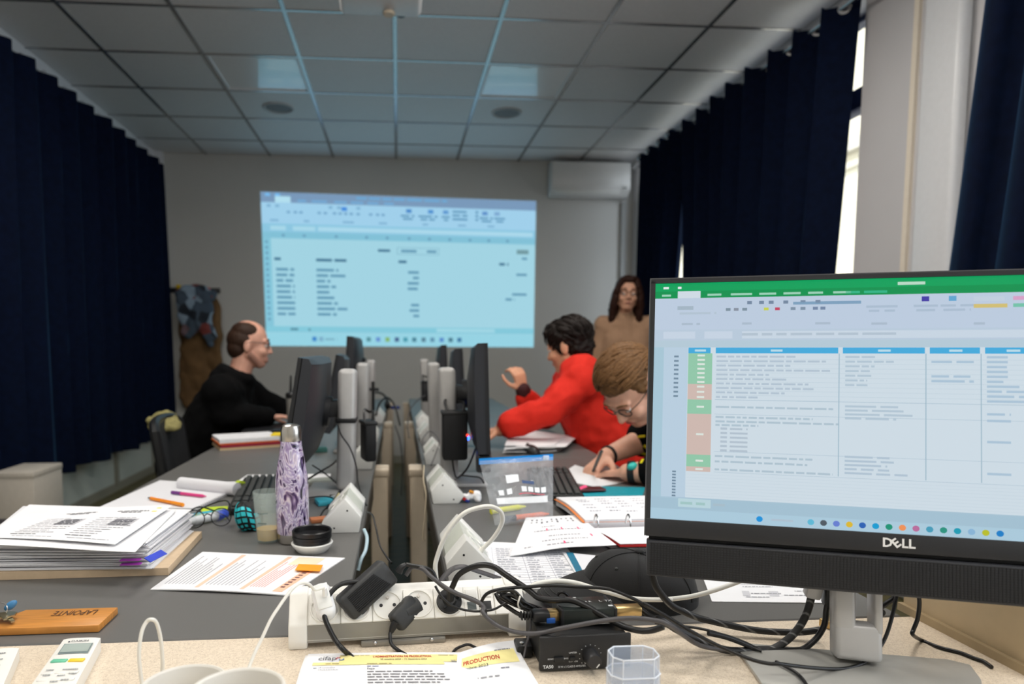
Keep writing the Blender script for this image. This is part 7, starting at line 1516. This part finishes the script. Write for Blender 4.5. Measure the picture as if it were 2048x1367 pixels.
# ---------------- young person writing
YM = 2.15; hr = hair_mat('hair_light_brown', (112, 80, 50)); hc_ = PY(1262, 776, YM); R = basis((-0.52, -0.26, -0.80), (-0.66, -0.36, 0.62)); hb, T = head_mb(hc_, R, 1.0)
t = thing('person', 'bespectacled person with swept light brown hair in a black printed T-shirt, bent over writing', 'person', (1.1, YM, 0))
neck = T((-0.055, 0, -0.17)); neck = V(max(neck.x, 0.93), neck.y, neck.z); chest = neck + V(0.13, 0.0, -0.14); pel = V(1.22, YM + 0.02, 0.56)
sl = neck + V(0.05, -0.19, -0.09); sr_ = neck + V(0.05, 0.19, -0.06)
wr, wl_ = PY(1212, 912, 2.26), PY(1256, 944, 2.05); wr.z = max(wr.z, TZ + 0.035); wl_.z = max(wl_.z, TZ + 0.034)
ra = [sr_, PY(1290, 878, 2.36), wr]; la = [sl, PY(1345, 975, 1.98), wl_]
la[1].z = max(la[1].z, TZ + 0.05)
legs = [[pel + V(0, sy * 0.09, -0.02), V(0.72, YM + sy * 0.13, 0.50), V(0.76, YM + sy * 0.13, 0.09), V(0.66, YM + sy * 0.14, 0.045)] for sy in (-1, 1)]
b = MB(); b.add(hb.v, hb.f); torso(b, neck, chest, pel, sl, sr_); b.cap(T((-0.03, 0, -0.10)), neck, 0.056, 0.06)
chain(b, ra, [0.05, 0.046, 0.029]); chain(b, la, [0.05, 0.046, 0.029])
for l_ in legs: chain(b, l_, [0.085, 0.06, 0.042, 0.04])
rh = (PZ(1186, 930, TZ + 0.03) - wr).normalized(); hand(b, wr, rh + V(0, 0, -0.15), (0.25, 0.30, 0.9), 0.95, -1, pinch=True); hand(b, wl_, (PZ(1218, 946, TZ + 0.016) - wl_).normalized(), (0.05, -0.2, 1), 0.22, 1)
meshpart('body', fuse('body', b, 0.005, 3), skin_mat('skin_light', (226, 172, 146)), t)
b = MB(); torso(b, neck + V(0.02, 0, -0.03), chest, pel, sl, sr_, 0.024); el = ra[0].lerp(ra[1], 0.92); chain(b, [ra[0], el], [0.064, 0.066], 0.008); e2 = la[1].lerp(la[2], 0.42); chain(b, [la[0], la[1], e2], [0.062, 0.054, 0.044], 0.008); b.cap(sr_, ra[1] + V(0.02, -0.04, 0.02), 0.08, 0.07)
ts_ = fuse('t_shirt', b, 0.007, 5, disp=0.006, dscale=14, seed=8)
SHIRT = BVHTree.FromPolygons([v.co.copy() for v in ts_.vertices], [tuple(p.vertices) for p in ts_.polygons])
meshpart('t_shirt', ts_, blk, t)
b = MB()
for l_ in legs: chain(b, l_[:3], [0.10, 0.072, 0.058])
b.cap(pel + V(0, -0.09, 0), pel + V(0, 0.09, 0), 0.125, 0.125); meshpart('trousers', fuse('trousers', b, 0.01, 4, disp=0.005, dscale=10), 'denim_dark', t)
for l_ in legs: part('shoe', MB().rbox((l_[3].x - 0.01, l_[3].y, 0.05), (0.27, 0.10, 0.09), 0.035, 3), 'black_plastic', t)
b = MB()
for p, r in (((-0.020, 0, 0.066), (0.099, 0.085, 0.076)), ((-0.055, 0, 0.012), (0.058, 0.074, 0.06)), ((0.015, 0.0, 0.110), (0.045, 0.058, 0.020)), ((0.002, 0.066, 0.03), (0.026, 0.014, 0.035)), ((0.002, -0.066, 0.03), (0.026, 0.014, 0.035))):
    q = MB().ell((0, 0, 0), r, 20, 12); b.add([R @ v + T(p) for v in q.v], q.f)
meshpart('hair', fuse('hair', b, 0.004, 2, disp=0.007, dscale=28, seed=6), hr, t)
locks(t, T, R, 260, hr, lambda q: (-0.75, 0.65, 0.15) if q.z > 0.25 else (-0.7, 0, -0.5), lambda p: p.z > 0.18 and p.x < 0.80, 0.0048, 0.10, 8, base=(-0.018, 0, 0.052), rr=(0.104, 0.092, 0.092))
face(t, T, R, 'lip_rose', hr); specs(t, T, mat('frame_black', s(20, 20, 22), 0.3))
# bracelet, watch, shirt print
def band(name, a, b_, r, m, w=0.010, parent=t):
    d = (Vector(b_) - Vector(a)).normalized(); q = d.to_track_quat('Z', 'Y').to_matrix(); o = part(name, MB().lathe([(r, -w), (r + 0.003, -w), (r + 0.003, w), (r, w), (r, -w)], Vector(a), 24, M=q), m, parent); return o
band('bracelet', ra[1].lerp(ra[2], 0.93), ra[2], 0.031, 'black_plastic', 0.005)
wp = la[1].lerp(la[2], 0.90); wb = band('watch', wp, la[2], 0.033, 'black_plastic', 0.010); part('watch_face', MB().ell(wp + (CP - wp).normalized() * 0.027 + V(0, 0, 0.018), (0.020, 0.011, 0.014), rot=(0.5, 0, 0.5)), mat('watch_teal', s(60, 190, 180), 0.25), wb)
pn = PZ(1186, 942, TZ + 0.012); bar('pen', 'black pen held in the writing hand above the white page', 'pen', pn, PZ(1196, 905, TZ + 0.11) + V(0.02, 0.03, 0.0), 0.005, 'black_plastic')
for k, (px, py, w, h, a) in enumerate(((1284, 872, 0.030, 0.008, 0.2), (1278, 888, 0.012, 0.026, 0.5), (1287, 906, 0.020, 0.014, -0.4), (1276, 878, 0.008, 0.020, 0.1), (1292, 893, 0.012, 0.018, 0.9), (1284, 922, 0.010, 0.016, 0.3))):
    d_ = ray(px, py); hit = SHIRT.ray_cast(CP, d_.normalized())
    if hit[0] is None: continue
    n1 = hit[1] if hit[1].dot(d_) < 0 else -hit[1]; q1 = n1.to_track_quat('Z', 'Y').to_matrix().to_4x4()
    part('shirt_print', MB().rbox((0, 0, 0), (w, h, 0.003), 0.001, rot=(0, 0, a)).xf(Matrix.Translation(hit[0] + n1 * 0.001) @ q1), mat('print_yellow', s(235, 215, 20), 0.7), t)

# ---------------- woman standing by the curtain
YM = 4.6; hr = hair_mat('hair_dark_brown', (48, 26, 19), (60, 60, 14)); hc_ = PY(1255, 587, YM); R = basis((-0.22, -0.97, -0.06), (0.06, 0, 1)); hb, T = head_mb(hc_, R, 0.96, True)
t = thing('person', 'standing person with long dark hair and glasses in a beige sweater beside the curtain', 'person', (hc_.x + 0.03, YM, 0))
neck = T((-0.045, 0, -0.16)); chest = neck + V(0.02, 0.02, -0.17); pel = neck + V(0.03, 0.02, -0.52); sl, sr_ = neck + V(0.175, -0.02, -0.06), neck + V(-0.135, 0.06, -0.06)
la = [sl, sl + V(0.06, 0.0, -0.27), sl + V(0.05, -0.10, -0.50)]; ra = [sr_, sr_ + V(-0.045, 0.02, -0.27), sr_ + V(-0.03, -0.06, -0.51)]
legs = [[pel + V(sx * 0.085, 0, -0.04), V(pel.x + sx * 0.09, YM, 0.48), V(pel.x + sx * 0.09, YM + 0.03, 0.08), V(pel.x + sx * 0.10, YM - 0.10, 0.04)] for sx in (-1, 1)]
b = MB(); b.add(hb.v, hb.f); torso(b, neck, chest, pel, sl, sr_, k=0.82); chain(b, la, [0.042, 0.036, 0.026]); chain(b, ra, [0.042, 0.036, 0.026])
for l_ in legs: chain(b, l_, [0.085, 0.058, 0.038, 0.036])
hand(b, la[-1], (0, -0.1, -1), (0.8, 0.2, 0), 0.3, 1, sc=0.9); hand(b, ra[-1], (0, -0.1, -1), (-0.8, 0.2, 0), 0.3, -1, sc=0.9)
meshpart('body', fuse('body', b, 0.0055, 3), skin_mat('skin_warm', (214, 160, 132)), t)
b = MB(); torso(b, neck + V(0, 0, -0.015), chest, pel + V(0, 0, -0.05), sl, sr_, 0.018, k=0.82); chain(b, la, [0.046, 0.042, 0.034], 0.012); chain(b, ra, [0.046, 0.042, 0.034], 0.012)
meshpart('sweater', fuse('sweater', b, 0.008, 6, disp=0.006, dscale=12, seed=4), mat('knit_beige', s(172, 136, 108), 0.9, var=0.1, scale=150, bump=0.3, bscale=300), t)
b = MB()
for l_ in legs: chain(b, l_[:3], [0.10, 0.07, 0.055])
b.cap(pel + V(-0.07, 0, -0.03), pel + V(0.07, 0, -0.03), 0.12, 0.12); meshpart('trousers', fuse('trousers', b, 0.01, 4), 'denim_dark', t)
for l_ in legs: part('shoe', MB().rbox((l_[3].x, l_[3].y + 0.02, 0.045), (0.09, 0.24, 0.085), 0.035, 3), 'black_plastic', t)
b = MB()
for p, r in (((-0.03, 0, 0.045), (0.100, 0.088, 0.086)), ((-0.06, 0, -0.05), (0.06, 0.085, 0.11)), ((0.03, 0, 0.098), (0.062, 0.066, 0.028))):
    q = MB().ell((0, 0, 0), tuple(k * 0.97 for k in r), 20, 12); b.add([R @ v + T(p) for v in q.v], q.f)
for sy in (-1, 1):
    chain(b, [T((0.045, 0.050 * sy, 0.075)), T((0.035, 0.082 * sy, 0.01)), T((0.01, 0.092 * sy, -0.09)), T((-0.01, 0.095 * sy, -0.19))], [0.026, 0.024, 0.030, 0.022]); chain(b, [T((-0.02, 0.075 * sy, 0.0)), T((-0.05, 0.08 * sy, -0.12)), T((-0.06, 0.075 * sy, -0.24))], [0.03, 0.04, 0.022])
meshpart('hair', fuse('hair', b, 0.005, 3, disp=0.005, dscale=30), hr, t)
face(t, T, R, mat('lip_dark', s(150, 80, 76), 0.4), hr); specs(t, T, 'frame_black')

# ------------------------------------------------------------------ chairs
def chair(label, x, y, rz, fab='chair_black', back=True):
    """local +x is the sitting direction"""
    mat('chair_black', s(30, 31, 34), 0.75, var=0.15, scale=200, bump=0.15, bscale=600)
    t = thing('office_chair', label, 'chair', (x, y, 0), 'black office chairs at the desks', rz=rz)
    part('seat', MB().rbox((0, 0, 0.44), (0.46, 0.47, 0.07), 0.03, 3), fab, t, local=True)
    def bk(u, v): a = (u - 0.5) * 1.3; return Vector((-0.30 + 0.10 * (1 - math.cos(a)) * 1.6 - 0.05 * v, 0.235 * math.sin(a) / math.sin(0.65), 0.50 + 0.36 * v - 0.03 * (2 * u - 1) ** 4 * v))
    m_ = MB(); f1 = lambda u, v: bk(u, v); m_.grid(f1, 14, 8); m_.grid(lambda u, v: bk(u, v) + Vector((0.035, 0, 0)), 14, 8, flip=True)
    rim = [bk(u / 14, 0) for u in range(15)] + [bk(1, v / 8) for v in range(1, 9)] + [bk(u / 14, 1) for u in range(13, -1, -1)] + [bk(0, v / 8) for v in range(7, -1, -1)]
    if back: part('backrest', m_, fab, t, 60, local=True); part('back_frame', MB().tube([p + Vector((0.017, 0, 0)) for p in rim], 0.020, n=8, smooth=0), 'black_plastic', t, local=True)
    if back: part('back_stem', MB().tube([(-0.10, 0, 0.40), (-0.26, 0, 0.42), (-0.325, 0, 0.52), (-0.33, 0, 0.66)], 0.02), 'black_plastic', t, local=True)
    part('gas_lift', MB().cyl((0, 0, 0.09), (0, 0, 0.41), 0.026), 'black_plastic', t, local=True)
    for k in range(5):
        a = 2 * PI * k / 5; l_ = part('leg', MB().tube([(0, 0, 0.11), (0.15 * math.cos(a), 0.15 * math.sin(a), 0.10), (0.29 * math.cos(a), 0.29 * math.sin(a), 0.075)], [0.025, 0.02, 0.016]), 'black_plastic', t, local=True)
        part('castor', MB().cyl((0.29 * math.cos(a), 0.29 * math.sin(a) - 0.02, 0.03), (0.29 * math.cos(a), 0.29 * math.sin(a) + 0.02, 0.03), 0.03), 'black_plastic', l_, local=True)
    return t
chair('empty black office chair with a khaki scarf on its back, pushed to the left desk', -0.65, 2.92, 0.12)
chair('black office stool of the person in the black hooded top', -1.05, 3.62, 0.0, back=False)
chair('black office chair of the person in red', 1.10, 3.08, PI - 0.1)
chair('black office chair of the writing person', 1.30, 2.17, PI)
# clothes over the chair back
p = PY(345, 838, 2.98); b = MB(); random.seed(12)
for k in range(7): b.ell((p.x + random.uniform(-0.08, 0.05), p.y + random.uniform(-0.08, 0.10), p.z + random.uniform(-0.02, 0.004)), (random.uniform(0.03, 0.05), 0.05, 0.020), 12, 8, rot=(random.random(), random.random() * 0.6, 0))
t = thing('folded_scarf', 'khaki scarf lying over the top of the black chair back', 'scarf', (p.x, p.y, p.z - 0.05)); meshpart('cloth', fuse('cloth', b, 0.006, 3, disp=0.008, dscale=30), mat('khaki', s(140, 132, 84), 0.9, var=0.2, scale=40), t)
# coat and scarf on the rack
t = thing('coat', 'brown winter coat hanging from the coat rack on the end wall', 'coat', (-2.0, YB - 0.1, 0.6)); b = MB()
L0 = lambda px, py: PY(px, py, YB - 0.12)
for a_, c_, ra_, rc in (((398, 590), (385, 640), 0.10, 0.13), ((380, 640), (385, 800), 0.11, 0.09), ((420, 610), (425, 720), 0.10, 0.10), ((400, 640), (400, 760), 0.12, 0.11), ((372, 650), (372, 790), 0.07, 0.06), ((430, 640), (436, 740), 0.06, 0.05)): 
    A_, C_ = L0(*a_), L0(*c_); b.cap(A_, C_, ra_, rc)
b.v = [V(p.x, YB - 0.12 + (p.y - (YB - 0.12)) * 0.5, p.z) for p in b.v]; b.v = [V(p.x, min(p.y, YB - 0.03), p.z) for p in b.v]
meshpart('cloth', fuse('cloth', b, 0.012, 4, disp=0.030, dscale=6, seed=2), mat('coat_brown', s(112, 84, 52), 0.9, var=0.25, scale=8), t)
part('collar', MB().tube([L0(375, 600), L0(398, 588), L0(420, 600)], 0.04), 'coat_brown', t)
def plaid():
    m = bpy.data.materials.new('plaid_blue'); m.use_nodes = True; MATS['plaid_blue'] = m; nt = m.node_tree; N = nt.nodes; L = nt.links; b = N['Principled BSDF']; tc = N.new('ShaderNodeTexCoord'); ch = N.new('ShaderNodeTexVoronoi'); ch.inputs['Scale'].default_value = 12; L.new(tc.outputs['Object'], ch.inputs['Vector'])
    r = N.new('ShaderNodeValToRGB'); r.color_ramp.interpolation = 'CONSTANT'; E = r.color_ramp.elements; E[0].color = (*s(70, 85, 100), 1); E[1].position = 0.4; E[1].color = (*s(135, 155, 172), 1)
    for p_, c_ in ((0.6, (110, 90, 95)), (0.75, (40, 48, 58)), (0.88, (120, 55, 50))): e = E.new(p_); e.color = (*s(*c_), 1)
    sp_ = N.new('ShaderNodeSeparateColor'); L.new(ch.outputs['Color'], sp_.inputs[0]); L.new(sp_.outputs[0], r.inputs[0]); L.new(r.outputs[0], b.inputs['Base Color']); b.inputs['Roughness'].default_value = 0.9
plaid()
t = thing('scarf', 'blue grey checked scarf hanging over the brown coat', 'scarf', (-1.95, YB - 0.25, 1.2)); b = MB(); L1 = lambda px, py: PY(px, py, YB - 0.26)
for a_, c_, r1, r2 in (((362, 588), (395, 580), 0.05, 0.07), ((395, 580), (425, 590), 0.07, 0.05), ((375, 600), (380, 660), 0.10, 0.08), ((405, 595), (420, 670), 0.08, 0.07), ((415, 640), (420, 685), 0.06, 0.04), ((385, 620), (405, 650), 0.10, 0.07)): b.cap(L1(*a_), L1(*c_), r1, r2)
b.v = [V(p.x, YB - 0.27 + (p.y - (YB - 0.26)) * 0.5, p.z) for p in b.v]
meshpart('cloth', fuse('cloth', b, 0.012, 3, disp=0.03, dscale=9, seed=7), 'plaid_blue', t)
# carton by the left wall
c_ = PY(66, 946, 3.6); t = thing('carton', 'pale paper carrier box printed with dark script standing by the left curtain', 'box', (c_.x - 0.10, 3.75, 0)); mat('carton_pale', s(206, 198, 186), 0.7, var=0.03)
hgt = c_.z
part('box', MB().rbox((c_.x - 0.10, 3.75, hgt / 2 + 0.001), (0.20, 0.30, hgt), 0.004), 'carton_pale', t)
part('lid', MB().rbox((c_.x - 0.10, 3.75, hgt - 0.01), (0.206, 0.306, 0.03), 0.004), 'carton_pale', t)
Q = Print(lambda u, v: V(c_.x - 0.20 + 0.20 * u, 3.5965, hgt * v), 0.0008); Q.line(0.42, 0.52, 0.83, 0.05, s(90, 85, 95), wl=(0.03, 0.08), gap=0.015); Q.line(0.05, 0.5, 0.35, 0.05, s(90, 85, 95))
for k in range(10): a = 0.5 + 2.2 * k / 9; Q.rect(0.82 + 0.10 * math.cos(a) - 0.01, 0.58 + 0.08 * math.sin(a), 0.82 + 0.10 * math.cos(a) + 0.012, 0.595 + 0.08 * math.sin(a), s(205, 130, 115))
Q.obj('print', t)
